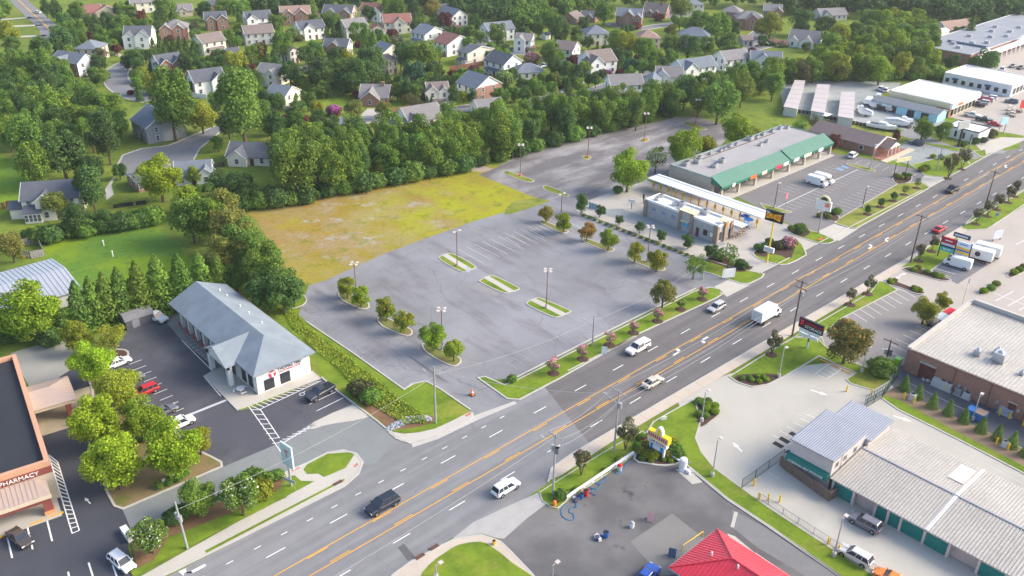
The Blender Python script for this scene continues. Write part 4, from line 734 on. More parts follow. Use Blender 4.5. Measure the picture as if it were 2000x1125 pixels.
sk = MB().slab([(x0-.2, 27.1, eh+.1), (xm, 27.1, 3.65), (xm, 27.6, 3.65), (x0-.2, 27.6, eh+.1)], .05); build('translucent_strip', sk, mat('skylight_white', (0.7, 0.72, 0.75)), r_); build('translucent_strip', MB().slab([(xm, 27.1, 3.65), (x1, 27.1, eh+.12), (x1, 27.6, eh+.12), (xm, 27.6, 3.65)], .05), mat('skylight_white', (0.7, 0.72, 0.75)), r_)
build('new_panel', MB().slab([(xm+3.5, 27.9, 3.4), (xm+8.5, 27.9, 3.02), (xm+8.5, 30.2, 3.02), (xm+3.5, 30.2, 3.4)], .05), mat('new_panel', (0.62, 0.6, 0.55), rough=.4), r_)
UD = mat('door_green', (0.01, 0.2, 0.17), rough=.5, var=.05)
y = 41.6
for wd, kind in ((2.9, 1), (3.0, 0), (1.5, 1), (1.5, 1), (3.0, 1), (3.0, 1), (3.6, 0), (3.0, 1), (1.5, 1), (1.5, 1), (3.0, 1), (3.0, 1), (1.5, 1), (1.5, 1), (3, 1), (3, 1)):
    bx('pillar', t, mat('pillar_pale', (0.56, 0.5, 0.48)), x0, y-.35, 0, x0+.9, y, eh-.1)
    if kind:
        d_ = bx('roller_door', t, UD, x0+.15, y-.35-wd, .05, x0+.22, y-.35, 2.3)
        for k in range(5): bx('slat', d_, UD, x0+.12, y-.35-wd+.03, .12+k*.44, x0+.16, y-.38, .5+k*.44)
    bx('header', t, mat('pillar_pale', (0.56, 0.5, 0.48)), x0+.1, y-.35-wd, 2.3, x0+.9, y-.35, eh-.1)
    y -= wd+.4
# --- red wash bay
t = thing('wash_bay', 'car wash bay under a bright red hipped metal roof', 'car wash')
RED = mat('red_metal_roof', (0.78, 0.045, 0.075), rough=0.3, metal=0.0, spec=0.8, var=0.1, scale=.5)
x0, x1, yb, ya = 71.4, 81.9, 46.4, 8.0; e, p_ = 3.6, 6.0; xm, yr = 76.6, 40.6
build('wall', MB().box(x0+1.2, ya, 0, x1-1.2, yb-1.2, e), mat('bay_wall', (0.5, 0.4, 0.35)), t)
rf = MB().slab([(x0, yb, e), (xm, yr, p_), (x1, yb, e)], .15).slab([(x0, ya, e), (xm, ya, p_), (xm, yr, p_), (x0, yb, e)], .15).slab([(x1, yb, e), (xm, yr, p_), (xm, ya, p_), (x1, ya, e)], .15); r_ = build('roof', rf, RED, t)
k = yb-.5
while k > ya:
    f_ = min(1, (yb-k)/(yb-yr)); build('seam', MB().slab([(x0, k-.03, e+.07), (x0+(xm-x0)*f_, k-.03, e+.07+(p_-e)*f_), (x0+(xm-x0)*f_, k+.03, e+.07+(p_-e)*f_), (x0, k+.03, e+.07)], .07), RED, r_)
    build('seam', MB().slab([(x1-(x1-xm)*f_, k-.03, e+.07+(p_-e)*f_), (x1, k-.03, e+.07), (x1, k+.03, e+.07), (x1-(x1-xm)*f_, k+.03, e+.07+(p_-e)*f_)], .07), RED, r_); k -= .5
k = x0+.4
while k < x1-.2:
    f_ = 1-abs(k-xm)/(xm-x0); f_ = max(.02, f_); build('seam', MB().slab([(k-.03, yb, e+.07), (k+.03, yb, e+.07), (k+.03, yb-(yb-yr)*f_, e+.07+(p_-e)*f_), (k-.03, yb-(yb-yr)*f_, e+.07+(p_-e)*f_)], .07), RED, r_); k += .5
for q in (((x0, yb, e+.1), (xm, yr, p_+.1)), ((x1, yb, e+.1), (xm, yr, p_+.1)), ((xm, yr, p_+.1), (xm, ya, p_+.1))): build('ridge_cap', MB().tube(q[0], q[1], .1), RED, r_)
for q in ((x0-.05, ya, e-.25, x0+.08, yb, e-.02), (x0, yb-.05, e-.25, x1, yb+.08, e-.02)): bx('gutter', t, mat('grey_gutter', (0.35, 0.33, 0.36)), *q)
build('roof_vent', MB().tube((76, 43.2, 4.9), (76, 43.2, 5.6), .12), WHITE, r_); build('roof_vent', MB().tube((76, 39.3, 5.7), (76, 39.3, 6.3), .12), WHITE, r_)
# --- brick office with brown roof
t = thing('brick_office', 'low brick office with big brown gable roof and white gabled porch', 'office')
BRR = mat('brown_shingle', (0.17, 0.135, 0.135), rough=.9, var=.1)
x0, x1, y0, y1, e, p_ = 254.0, 267.0, 112.0, 135.0, 2.8, 5.0; xm = 260.5
build('wall', MB().sweep([(x0+.5, 0), (x1-.5, 0), (x1-.5, e), (xm, p_-.2), (x0+.5, e)], 'y', y0+.3, y1-.3), BRICK, t)
build('roof', MB().slab([(x0, y0, e), (xm, y0, p_), (xm, y1, p_), (x0, y1, e)], .15).slab([(xm, y0, p_), (x1, y0, e), (x1, y1, e), (xm, y1, p_)], .15), BRR, t)
build('gable_trim', MB().slab([(x0-.1, y0-.15, e+.05), (xm, y0-.15, p_+.08), (xm, y0+.25, p_+.08), (x0-.1, y0+.25, e+.05)], .2).slab([(xm, y0-.15, p_+.08), (x1+.1, y0-.15, e+.05), (x1+.1, y0+.25, e+.05), (xm, y0+.25, p_+.08)], .2), WHITE, t)
build('porch_roof', MB().slab([(256.5, 108.8, 2.6), (260.5, 108.8, 4.2), (260.5, y0, 4.2), (256.5, y0, 2.6)], .12).slab([(260.5, 108.8, 4.2), (264.5, 108.8, 2.6), (264.5, y0, 2.6), (260.5, y0, 4.2)], .12), BRR, t)
build('porch_gable', MB().sweep([(256.9, 2.5), (264.1, 2.5), (260.5, 4.0)], 'y', 108.9, 109.1), WHITE, t)
for x in (257, 259.3, 261.7, 264): build('column', MB().tube((x, 109.1, 0), (x, 109.1, 2.6), .15), WHITE, t)
for y in (116, 123, 129): w_ = bx('window', t, WHITE, x0+.42, y, 1, x0+.5, y+1.4, 2.3); bx('pane', w_, GLASS, x0+.38, y+.12, 1.1, x0+.45, y+1.28, 2.2)
bx('terrace', t, mat('brick_paving', (0.33, 0.14, 0.11)), 252.5, 108.6, .03, 268, y0, .16); bx('ramp', t, mat('cream_concrete', (0.55, 0.48, 0.36)), 251.5, 106.6, .03, 270, 108.5, .2)
# --- flat buildings further off
def flat(name, label, cat, x0, x1, y0, y1, h, wallm, roofm, par=WHITE, wins=(), extra=None):
    t = thing(name, label, cat); build('wall', MB().box(x0, y0, 0, x1, y1, h), wallm, t); bx('roof', t, roofm, x0+.15, y0+.15, h, x1-.15, y1-.15, h+.1)
    for q in ((x0-.08, y0-.08, h+.005, x1+.08, y0+.15, h+.35), (x0-.08, y1-.15, h+.005, x1+.08, y1+.08, h+.35), (x0-.08, y0+.15, h+.005, x0+.15, y1-.15, h+.35), (x1-.15, y0+.15, h+.005, x1+.08, y1-.15, h+.35)): bx('parapet', t, par, *q)
    for (axis, pos, zz, ww, hh) in wins:
        if axis == 'w': w_ = bx('window', t, DKMET, x0-.08, pos, zz, x0, pos+ww, zz+hh); bx('pane', w_, GLASS, x0-.1, pos+.1, zz+.1, x0-.07, pos+ww-.1, zz+hh-.1)
        else: w_ = bx('window', t, DKMET, pos, y0-.08, zz, pos+ww, y0, zz+hh); bx('pane', w_, GLASS, pos+.1, y0-.1, zz+.1, pos+ww-.1, y0-.07, zz+hh-.1)
    return t
WROOF = mat('white_roof', (0.74, 0.71, 0.66), rough=.6, var=.04, scale=.1)
t = flat('white_office', 'small white flat-roofed building with dark fascia and drive-through by the road', 'building', 291.5, 300.5, 96.5, 107, 3.4, WSTUC, WROOF, mat('navy_fascia', (0.06, 0.07, 0.1)), [('w', 98+k*2.6, .6, .7, 2) for k in range(3)])
t = flat('marine_store', 'cream marine store with a very large white roof and brick front corner', 'store', 312.5, 336, 115, 137, 5.0, mat('cream_metal', (0.55, 0.51, 0.36)), WROOF, WHITE, [('s', 314+k*3, .4, 2.2, 2.2) for k in range(7)])
bx('brick_corner', t, BRICK, 312.4, 114.9, 0, 316, 119.5, 3.2); bx('fascia', t, WHITE, 312.2, 114.2, 3.2, 336, 115, 5.2); bx('shop_sign', t, mat('orange_sign', (0.75, 0.15, 0.03)), 317, 114.1, 3.6, 321, 114.2, 4.6)
t = thing('blue_workshop', 'long light blue boat workshop with grey roof beside the marine store', 'workshop'); x0, x1, y0, y1 = 303.5, 310.5, 115, 139
build('wall', MB().sweep([(x0, 0), (x1, 0), (x1, 3), (307, 4.0), (x0, 2.8)], 'y', y0, y1), mat('light_blue', (0.34, 0.62, 0.7)), t); build('roof', MB().slab([(x0-.4, y0-.3, 2.85), (307, y0-.3, 4.1), (307, y1, 4.1), (x0-.4, y1, 2.85)], .12), mat('slate_metal', (0.2, 0.22, 0.25)), t); build('roof', MB().slab([(307, y0-.3, 4.1), (x1+.3, y0-.3, 3.1), (x1+.3, y1, 3.1), (307, y1, 4.1)], .12), WROOF, t)
for y in (118, 123, 129.5): bx('workshop_door', t, mat('bay_dark', (0.05, 0.04, 0.045)), x0-.06, y, 0, x0, y+2.6, 2.4)
t = flat('white_block', 'white flat-roofed office block with dark square windows and small awnings', 'office', 358, 378, 111.5, 137, 4.2, mat('bluewhite_wall', (0.68, 0.71, 0.76)), WROOF, WHITE, [('w', 113+k*3.1, 1, 1.5, 1.6) for k in range(8)]+[('s', 360+k*3.5, .6, 2.6, 2.2) for k in range(5)])
for y in (119.2, 131.6): bx('awning', t, mat('navy_awning', (0.05, 0.09, 0.2)), 357, y-.3, 2.4, 358, y+1.8, 3.0)
t = flat('shopping_centre', 'long shopping centre with grey flat roof, white gabled fascia and brick shopfronts', 'shops', 394, 560, 142, 167, 5.0, BRICK, mat('bluegrey_membrane', (0.27, 0.29, 0.33), var=.12, scale=.1), mat('pale_trim', (0.55, 0.56, 0.6)), [('s', 398+k*4.5, .3, 3.2, 2.2) for k in range(30)])
bx('fascia', t, WHITE, 394, 139.2, 3.0, 560, 139.6, 5.4); bx('roof_step', t, mat('slate_step', (0.15, 0.19, 0.26)), 412, 142.3, 5.1, 412.6, 160, 6.0)
for x in (398, 437): build('front_gable', MB().sweep([(x, 5.0), (x+10, 5.0), (x+5, 7.6)], 'y', 139.0, 139.9), WHITE, t)
for k in range(30): bx('column', t, WHITE, 396+k*5.2, 139.3, 0, 396.4+k*5.2, 139.7, 3.0)
for k, (x, y) in enumerate(((402, 150), (408, 155), (416, 150), (422, 146), (430, 157), (436, 150), (444, 146), (450, 155), (456, 149), (462, 158), (470, 150), (400, 160), (404, 163))): bx('rooftop_unit', t, METAL, x, y, 5.1, x+1.6, y+2, 6.2)
def qb(name, label, cat, q, z, wallm, roofm, t=.15, over=0):
    P = ccw([tuple(at(x, y, z))[:2] for x, y in q]); th = thing(name, label, cat)
    build('wall', MB().prism(inset(P, .2), 0, z-.05), wallm, th); r_ = build('roof', MB().prism(P, z-.05, z+t), roofm, th); return th, P, r_
PALE = mat('pale_shed_roof', (0.5, 0.45, 0.44), rough=.5, var=.06); PW2 = mat('pale_shed_wall', (0.6, 0.62, 0.62), var=.05)
for k, q in enumerate(([(1530, 209), (1558, 214), (1573, 158), (1552, 157)], [(1583, 217), (1611, 222), (1621, 166), (1596, 165)], [(1636, 228), (1667, 233), (1670, 180), (1643, 180)])):
    th, P, r_ = qb('storage_shed', ['leftmost of the three long pale storage sheds on the gravel yard', 'middle one of the three long pale storage sheds on the gravel yard', 'rightmost of the three long pale storage sheds on the gravel yard'][k], 'shed', q, 3.0, PW2, PALE); th['group'] = 'long pale storage sheds'
    A, B = Vector(P[0]), Vector(P[1])
    for j in range(7):
        s_ = at(*[(q[0][i]*(6-j)+q[3][i]*j)/6 for i in (0, 1)], 3.0); e_ = at(*[(q[1][i]*(6-j)+q[2][i]*j)/6 for i in (0, 1)], 3.0); build('roof_rib', MB().tube((s_.x, s_.y, 3.16), (e_.x, e_.y, 3.16), .06, n=4), PALE, r_)
t = thing('metal_building', 'pale standing-seam metal building beside the long-grass meadow', 'building'); x0, x1, y0, y1, e, p_ = -40, 41.5, 172.5, 190.5, 4.2, 5.6; ym = 181.5
build('wall', MB().sweep([(y0, 0), (y1, 0), (y1, e), (ym, p_-.1), (y0, e)], 'x', x0, x1-.3), WSTUC, t)
PM = mat('bluepale_metal', (0.5, 0.52, 0.56), rough=.4, metal=.3, var=.05); r_ = build('roof', MB().slab([(x0, y0-.4, e), (x1, y0-.4, e), (x1, ym, p_), (x0, ym, p_)], .12).slab([(x0, ym, p_), (x1, ym, p_), (x1, y1+.4, e), (x0, y1+.4, e)], .12), PM, t)
x = x1-.4
while x > 15: build('seam', MB().slab([(x-.04, y0-.4, e+.1), (x+.04, y0-.4, e+.1), (x+.04, ym, p_+.1), (x-.04, ym, p_+.1)], .1), PM, r_); build('seam', MB().slab([(x-.04, ym, p_+.1), (x+.04, ym, p_+.1), (x+.04, y1+.4, e+.1), (x-.04, y1+.4, e+.1)], .1), PM, r_); x -= .9
t = thing('grey_shed', 'grey barn-roofed storage shed at the back of the tyre shop lot', 'shed', (44.0, 157.5, 0), 0); SHG = mat('shed_grey', (0.1, 0.105, 0.12), var=.06)
build('wall', MB().sweep([(0, 0), (3.4, 0), (3.4, 2.0), (2.7, 2.7), (1.7, 3.0), (.7, 2.7), (0, 2.0)], 'x', 0, 5.4), SHG, t); build('roof', MB().slab([(-.15, -.15, 2.0), (5.55, -.15, 2.0), (5.55, .7, 2.78), (-.15, .7, 2.78)], .08).slab([(-.15, .7, 2.78), (5.55, .7, 2.78), (5.55, 1.7, 3.08), (-.15, 1.7, 3.08)], .08).slab([(-.15, 1.7, 3.08), (5.55, 1.7, 3.08), (5.55, 2.7, 2.78), (-.15, 2.7, 2.78)], .08).slab([(-.15, 2.7, 2.78), (5.55, 2.7, 2.78), (5.55, 3.55, 2.0), (-.15, 3.55, 2.0)], .08), mat('shed_roof', (0.17, 0.17, 0.18)), t); bx('door', t, mat('shed_door', (0.25, 0.26, 0.28)), 1.2, -.05, .1, 2.6, 0, 1.9)
# ------------------------------------------------------------------ houses
ROOFS = {'dark': mat('roof_slate', (0.105, 0.115, 0.138), rough=.9, var=.12, fine=3), 'blue': mat('roof_blue_grey', (0.165, 0.19, 0.23), rough=.9, var=.12, fine=3), 'grey': mat('roof_grey', (0.215, 0.205, 0.21), rough=.9, var=.12, fine=3), 'brown': mat('roof_brown', (0.2, 0.165, 0.155), rough=.9, var=.12, fine=3), 'red': mat('roof_red_brown', (0.25, 0.12, 0.1), rough=.9, var=.12, fine=3), 'tan': mat('roof_tan', (0.3, 0.21, 0.175), rough=.9, var=.12, fine=3)}
ROOFW = {'dark': 'dark slate', 'blue': 'blue-grey', 'grey': 'grey', 'brown': 'brown', 'red': 'red-brown', 'tan': 'tan'}
WALLS = {'white': mat('siding_white', (0.8, 0.8, 0.79), var=.04), 'cream': mat('siding_cream', (0.74, 0.69, 0.59), var=.04), 'grey': mat('siding_grey', (0.5, 0.5, 0.51), var=.05), 'tan': mat('siding_tan', (0.56, 0.47, 0.37), var=.05), 'slate': mat('siding_slate', (0.26, 0.28, 0.31), var=.06), 'brick': mat('house_brick', (0.33, 0.185, 0.14), var=.16, scale=1.5, fine=8)}
WALLW = {'white': 'white', 'cream': 'cream', 'grey': 'pale grey', 'tan': 'tan', 'slate': 'slate grey', 'brick': 'red brick'}
TRIM = mat('house_trim', (0.76, 0.76, 0.75), var=.02)
HGLASS = mat('house_glass', (0.07, 0.085, 0.11), rough=.2, spec=.5, var=0)
_w = MB().box(-.58, -.06, -.8, .58, .02, .8, 0); _w.box(-.48, -.075, -.7, .48, -.055, -.03, 1); _w.box(-.48, -.075, .03, .48, -.055, .7, 1)
WIN = _w.mesh('window', [TRIM, HGLASS])
_d = MB().box(-.55, -.05, 0, .55, .02, 2.1, 0); DOOR = _d.mesh('door', mat('house_door', (0.12, 0.05, 0.04)))
_g = MB().box(-2.3, -.06, 0, 2.3, .02, 2.2, 0)
for k in range(4): _g.box(-2.2, -.08, .06+k*.54, 2.2, -.055, .54+k*.54, 0)
GARD = _g.mesh('garage_door', mat('garage_white', (0.7, 0.7, 0.7)))
def gable_roof_x(mb, x0, x1, y0, y1, e, p, ov=.4, t=.16):
    ym = (y0+y1)/2; s = (p-e)/((y1-y0)/2); zo = e-s*ov
    mb.slab([(x0-ov, y0-ov, zo), (x1+ov, y0-ov, zo), (x1+ov, ym, p), (x0-ov, ym, p)], t); mb.slab([(x0-ov, ym, p), (x1+ov, ym, p), (x1+ov, y1+ov, zo), (x0-ov, y1+ov, zo)], t); return mb
def gable_roof_y(mb, x0, x1, y0, y1, e, p, ov=.4, t=.16):
    xm = (x0+x1)/2; s = (p-e)/((x1-x0)/2); zo = e-s*ov
    mb.slab([(x0-ov, y0-ov, zo), (xm, y0-ov, p), (xm, y1, p), (x0-ov, y1, zo)], t); mb.slab([(xm, y0-ov, p), (x1+ov, y0-ov, zo), (x1+ov, y1, zo), (xm, y1, p)], t); return mb
def hip_roof(mb, x0, x1, y0, y1, e, p, ov=.4, t=.16):
    x0 -= ov; x1 += ov; y0 -= ov; y1 += ov; hw = min(x1-x0, y1-y0)/2
    if x1-x0 >= y1-y0:
        ym = (y0+y1)/2; a, b = (x0+hw, ym, p), (x1-hw, ym, p)
        mb.slab([(x0, y0, e), (x1, y0, e), b, a], t); mb.slab([a, b, (x1, y1, e), (x0, y1, e)], t); mb.slab([(x0, y1, e), (x0, y0, e), a], t); mb.slab([(x1, y0, e), (x1, y1, e), b], t)
    else:
        xm = (x0+x1)/2; a, b = (xm, y0+hw, p), (xm, y1-hw, p)
        mb.slab([(x0, y0, e), (x1, y0, e), a], t); mb.slab([(x1, y0, e), (x1, y1, e), b, a], t); mb.slab([(x1, y1, e), (x0, y1, e), b], t); mb.slab([(x0, y1, e), (x0, y0, e), a, b], t)
    return mb
HOUSES = []
def house(a, b, dp, st, roof, wall, fg=(), front=None, hip=False, G=False, gar=None, chim=False, rise=None, porch=False, end=None):
    e = 2.8 if st == 1 else 5.3
    A, B = at(*a, e), at(*b, e); d = B-A; w = d.length; rz = math.atan2(d.y, d.x)
    t = thing('house', '', 'house', (A.x, A.y, 0), rz, 'houses of the neighbourhood'); W_, R_ = WALLS[wall], ROOFS[roof]
    rise = rise or (0.5*min(dp, w)*0.62 if not hip else 0.5*min(dp, w)*.6); rise = min(rise, 4.2); p = e+rise
    wl_ = MB().box(0, 0, 0, w, dp, e); rf = MB()
    if hip: hip_roof(rf, 0, w, 0, dp, e, p)
    elif G:
        wl_.sweep([(0, e), (w, e), (w/2, p-.1)], 'y', 0, dp); gable_roof_y(rf, 0, w, 0, dp+.4, e, p)
    else:
        wl_.sweep([(0, e), (dp, e), (dp/2, p-.1)], 'x', 0, w); gable_roof_x(rf, 0, w, 0, dp, e, p)
    build('wall', wl_, W_, t); ro = build('roof', rf, R_, t)
    FM = WALLS[front] if front else W_
    if front: bx('brick_front' if front == 'brick' else 'front_facing', t, FM, .02, -.08, 0, w-.02, -.01, e-.1)
    if end: bx('end_facing', t, WALLS[end], w+.01, .02, 0, w+.08, dp-.02, e-.1)
    for (fc, fw, pj) in fg:
        x0, x1 = fc*w-fw/2, fc*w+fw/2; pz = min(p-.25, e+fw*.42)
        build('front_gable', MB().box(x0, -pj, 0, x1, 0, e).sweep([(x0, e), (x1, e), ((x0+x1)/2, pz-.1)], 'y', -pj, dp*.3), FM, t); build('gable_roof', gable_roof_y(MB(), x0, x1, -pj, dp*.45, e, pz, .35), R_, t)
        build('gable_trim', MB().slab([(x0-.4, -pj-.42, e-.25), ((x0+x1)/2, -pj-.42, pz+.02), ((x0+x1)/2, -pj-.32, pz+.02), (x0-.4, -pj-.32, e-.25)], .22).slab([((x0+x1)/2, -pj-.42, pz+.02), (x1+.4, -pj-.42, e-.25), (x1+.4, -pj-.32, e-.25), ((x0+x1)/2, -pj-.32, pz+.02)], .22), TRIM, t)
        for s_ in range(st): obj('window', WIN, t, ((x0+x1)/2, -pj-.02, 1.6+s_*2.6))
    if not hip and not G:
        for xx in (-.42, w+.32): build('gable_trim', MB().slab([(xx, -.4, e-.22), (xx+.1, -.4, e-.22), (xx+.1, dp/2, p+.02), (xx, dp/2, p+.02)], .22).slab([(xx, dp/2, p+.02), (xx+.1, dp/2, p+.02), (xx+.1, dp+.4, e-.22), (xx, dp+.4, e-.22)], .22), TRIM, t)
    n = max(2, int(w/2.9))
    for s_ in range(st):
        for k in range(n):
            x = w*(k+.5)/n
            if any(abs(x-fc*w) < fw/2+.5 for fc, fw, pj in fg): continue
            if s_ == 0 and k == n//2: obj('door', DOOR, t, (x, -.1, 0)); continue
            obj('window', WIN, t, (x, -.1, 1.6+s_*2.6))
        for k in range(2):
            y = dp*(k+.6)/2.3
            obj('window', WIN, t, (w+.1, y, 1.6+s_*2.6), R(90)); obj('window', WIN, t, (-.03, y, 1.6+s_*2.6), R(-90))
    if gar:
        x0, x1 = (w, w+6) if gar == 'r' else (-6, 0)
        build('garage_wall', MB().box(x0+.02, -1, 0, x1-.02, 6.5, 2.8).sweep([(x0, 2.8), (x1, 2.8), ((x0+x1)/2, 4.4)], 'y', -1, 6.4), FM, t); build('garage_roof', gable_roof_y(MB(), x0, x1, -1, 6.6, 2.8, 4.5, .3), R_, t); obj('garage_door', GARD, t, ((x0+x1)/2, -1.05, 0))
    if porch:
        build('porch_roof', MB().slab([(w*.15, -2.2, 2.4), (w*.85, -2.2, 2.4), (w*.85, -.1, 3.0), (w*.15, -.1, 3.0)], .15), R_, t)
        for k in range(4): build('post', MB().box(-.1, -.1, 0, .1, .1, 2.4), TRIM, t, loc=(w*(.17+.22*k), -2, 0))
    if chim: build('chimney', MB().box(w*.72, dp*.4, e, w*.72+1.0, dp*.4+.9, p+1.0), WALLS['brick'], ro)
    HOUSES.append((t, f"{WALLW[wall]} house with {ROOFW[roof]} roof", 'one' if st == 1 else 'two')); return t
for args in (
    ((161, 25), (200, 22), 12, 1, 'red', 'tan', [(1.25, 11, .5)]), ((241, 71), (293, 70), 11, 2, 'dark', 'white', [(.2, 5, 1), (.7, 6, 1.6)]),
    ((146, 95), (188, 96), 10, 2, 'blue', 'tan', (), None, True), ((99, 116), (150, 124), 9, 2, 'blue', 'white', [(.45, 5, 1.2)], 'brick'),
    ((317, 56), (366, 54), 10, 2, 'grey', 'grey', [(.12, 5, 1), (.62, 5, 1)], 'brick', True), ((400, 38), (442, 36), 9, 2, 'dark', 'white', [(.28, 4, .8), (.8, 5, 1.5)], 'brick'),
    ((396, 84), (440, 77), 9, 2, 'brown', 'cream', (), None, False, False, None, False, None, True), ((312, 126), (358, 119), 9, 2, 'dark', 'white', [(.2, 4.5, 1), (.75, 5, 1.2)], 'brick'),
    ((379, 160), (440, 152), 10, 2, 'dark', 'white', [(.75, 5, 1.6)]), ((482, 37), (531, 33), 9, 2, 'dark', 'white', [(.2, 5, 1.2)], None, False, False, None, False, None, True),
    ((478, 66), (534, 62), 9, 2, 'brown', 'grey'), ((255, 232), (284, 250), 12, 2, 'blue', 'slate'),
    ((404, 10), (424, 9), 9, 2, 'dark', 'brick'), ((341, 22), (376, 20), 9, 1, 'grey', 'tan', [(.5, 4, .5)]), ((446, 104), (468, 102), 7, 1, 'dark', 'white'),
    ((255, 6), (300, 3), 10, 2, 'grey', 'cream'), ((548, 28), (606, 26), 10, 2, 'tan', 'tan', [(.25, 5, 1), (.68, 6, 1.2)], 'brick', False, False, 'r'), ((630, 24), (686, 26), 10, 2, 'dark', 'tan', [(.28, 5, 1), (.78, 6, 1.5)], 'brick'),
    ((702, 18), (746, 22), 9, 2, 'red', 'white', [(.75, 5, 1)]), ((848, 10), (873, 8), 9, 2, 'blue', 'white'), ((883, 32), (913, 28), 14, 2, 'blue', 'white', (), None, False, True),
    ((955, 60), (1005, 55), 9, 2, 'blue', 'white', [(.4, 5, 1)]), ((750, 44), (804, 42), 10, 2, 'red', 'cream', [(.55, 5, 1.2)], None, False, False, 'l'), ((676, 53), (718, 48), 9, 2, 'grey', 'grey'),
    ((586, 57), (635, 52), 9, 2, 'dark', 'white', [(.35, 5, .6)]), ((631, 89), (677, 91), 8, 2, 'dark', 'slate', [(.45, 5, 1)], 'brick', False, False, None, False, None, False, 'white'), ((566, 100), (583, 97), 12, 2, 'grey', 'cream', (), None, False, True),
    ((803, 62), (829, 68), 13, 2, 'blue', 'white', (), None, False, False, None, False, None, True), ((846, 79), (873, 87), 14, 2, 'red', 'white'), ((894, 99), (913, 104), 15, 2, 'dark', 'cream', (), None, False, False, None, False, None, True),
    ((726, 95), (748, 103), 9, 2, 'blue', 'cream'), ((757, 121), (776, 117), 12, 2, 'brown', 'tan'), ((946, 116), (984, 126), 10, 2, 'dark', 'white', (), None, False, False, None, False, None, True),
    ((500, 140), (538, 144), 9, 2, 'grey', 'cream', [(.8, 4, 1)]), ((520, 182), (556, 187), 9, 2, 'blue', 'cream'), ((702, 189), (757, 190), 12, 1, 'grey', 'brick', [(.4, 6.5, 2.5)], None, False, False, None, True),
    ((836, 179), (877, 177), 9, 2, 'brown', 'cream', [(.2, 5, .8), (.75, 4, 1)], None, False, False, None, False, None, True), ((892, 160), (930, 172), 12, 2, 'blue', 'white', (), None, False, False, None, False, None, False, 'brick'),
    ((800, 238), (868, 226), 11, 1, 'grey', 'white', [(.15, 5, .6)]), ((938, 217), (986, 212), 10, 1, 'grey', 'cream'), ((664, 243), (690, 243), 8, 1, 'blue', 'white'), ((1072, 207), (1105, 200), 10, 2, 'brown', 'tan'),
    ((1094, 34), (1127, 38), 9, 1, 'brown', 'brick', (), None, False, True), ((1133, 32), (1162, 34), 9, 1, 'dark', 'brick', [(.6, 4, .6)]), ((1203, 30), (1252, 33), 10, 2, 'blue', 'brick', [(.5, 7, 1.5), (.88, 4, 2)]),
    ((1256, 22), (1300, 26), 9, 1, 'brown', 'brick', [(.3, 3, .3), (.6, 3, .3)], None, False, False, None, True, 4), ((1343, 10), (1376, 9), 9, 2, 'blue', 'grey', (), None, True), ((1410, 22), (1446, 25), 9, 2, 'grey', 'brick', (), None, True),
    ((1439, 36), (1494, 38), 10, 2, 'grey', 'brick', [(.55, 6, 1)], None, True), ((1492, 20), (1526, 22), 9, 2, 'grey', 'brick', [(.8, 5, 1)]), ((1605, 30), (1655, 28), 9, 1, 'grey', 'grey', [(.2, 5, 1)]),
    ((1146, 67), (1190, 66), 10, 2, 'blue', 'cream', (), None, True), ((1247, 75), (1290, 75), 10, 2, 'tan', 'tan', (), None, True), ((1326, 68), (1385, 72), 10, 2, 'blue', 'grey', (), None, True),
    ((1006, 77), (1037, 79), 9, 2, 'grey', 'white', [(.3, 5, 1.2)]), ((1082, 94), (1118, 98), 10, 2, 'brown', 'white'), ((1158, 122), (1205, 117), 12, 2, 'brown', 'white', [(.12, 6, 1.6)], None, False, False, None, False, None, False, 'white'),
    ((1008, 143), (1064, 140), 9, 1, 'blue', 'cream', (), None, True), ((1194, 166), (1257, 164), 9, 2, 'grey', 'white', (), None, False, False, None, False, None, True), ((1258, 162), (1289, 164), 11, 2, 'blue', 'white', (), None, False, True),
    ((1282, 148), (1333, 150), 9, 2, 'grey', 'white', [(.2, 6, 1)]), ((1336, 135), (1400, 127), 9, 2, 'blue', 'white', [(.2, 6, 1.2)]), ((1418, 117), (1466, 112), 9, 2, 'grey', 'white'),
    ((1467, 116), (1527, 119), 9, 2, 'blue', 'white', [(.4, 7, 1)]), ((1540, 78), (1600, 84), 11, 1, 'grey', 'white', [(.15, 5, 1), (.6, 6, 2)], None, False, False, None, False, 4.2), ((1852, 58), (1905, 52), 10, 1, 'tan', 'grey'), ((1452, 78), (1472, 78), 8, 1, 'brown', 'grey'),
    ((40, 391), (152, 383), 9.5, 2, 'dark', 'cream', [(.42, 4.2, 1.6)], None, False, False, None, False, None, False), ((342, 345), (412, 340), 9, 1, 'blue', 'white', [(.85, 5, .6)]), ((442, 303), (540, 308), 9, 1, 'dark', 'cream', [(.24, 5.5, 1.6)], None, False, False, None, False, 2.8),
    ((268, 357), (290, 352), 8, 1, 'dark', 'brick')): house(*args)
# extra wings on the big cream house at the left
hb = [h for h in HOUSES if abs(pix(h[0].location)[0]-40) < 25 and pix(h[0].location)[1] > 380][0][0]
bx('sun_room', hb, WALLS['cream'], .6, -2.6, 0, 4.4, -.1, 2.7); build('sun_room_roof', MB().slab([(.3, -2.9, 2.75), (4.7, -2.9, 2.75), (4.7, 0, 3.9), (.3, 0, 3.9)], .15), ROOFS['dark'], hb); bx('side_wing', hb, WALLS['cream'], -3.4, 1, 0, -.02, 6, 2.7); build('side_roof', MB().slab([(-3.8, .6, 2.7), (-.02, .6, 2.7), (-.02, 3.5, 4.0), (-3.8, 3.5, 4.0)], .15).slab([(-3.8, 3.5, 4), (-.02, 3.5, 4), (-.02, 6.4, 2.7), (-3.8, 6.4, 2.7)], .15), ROOFS['dark'], hb)
for k in range(4): obj('window', WIN, hb, (1.1+k*.95, -2.65, 1.4), scale=(.75, 1, 1.2))
_by = {}
for t, ph, st in HOUSES: _by.setdefault(ph, []).append(t); t['st'] = st
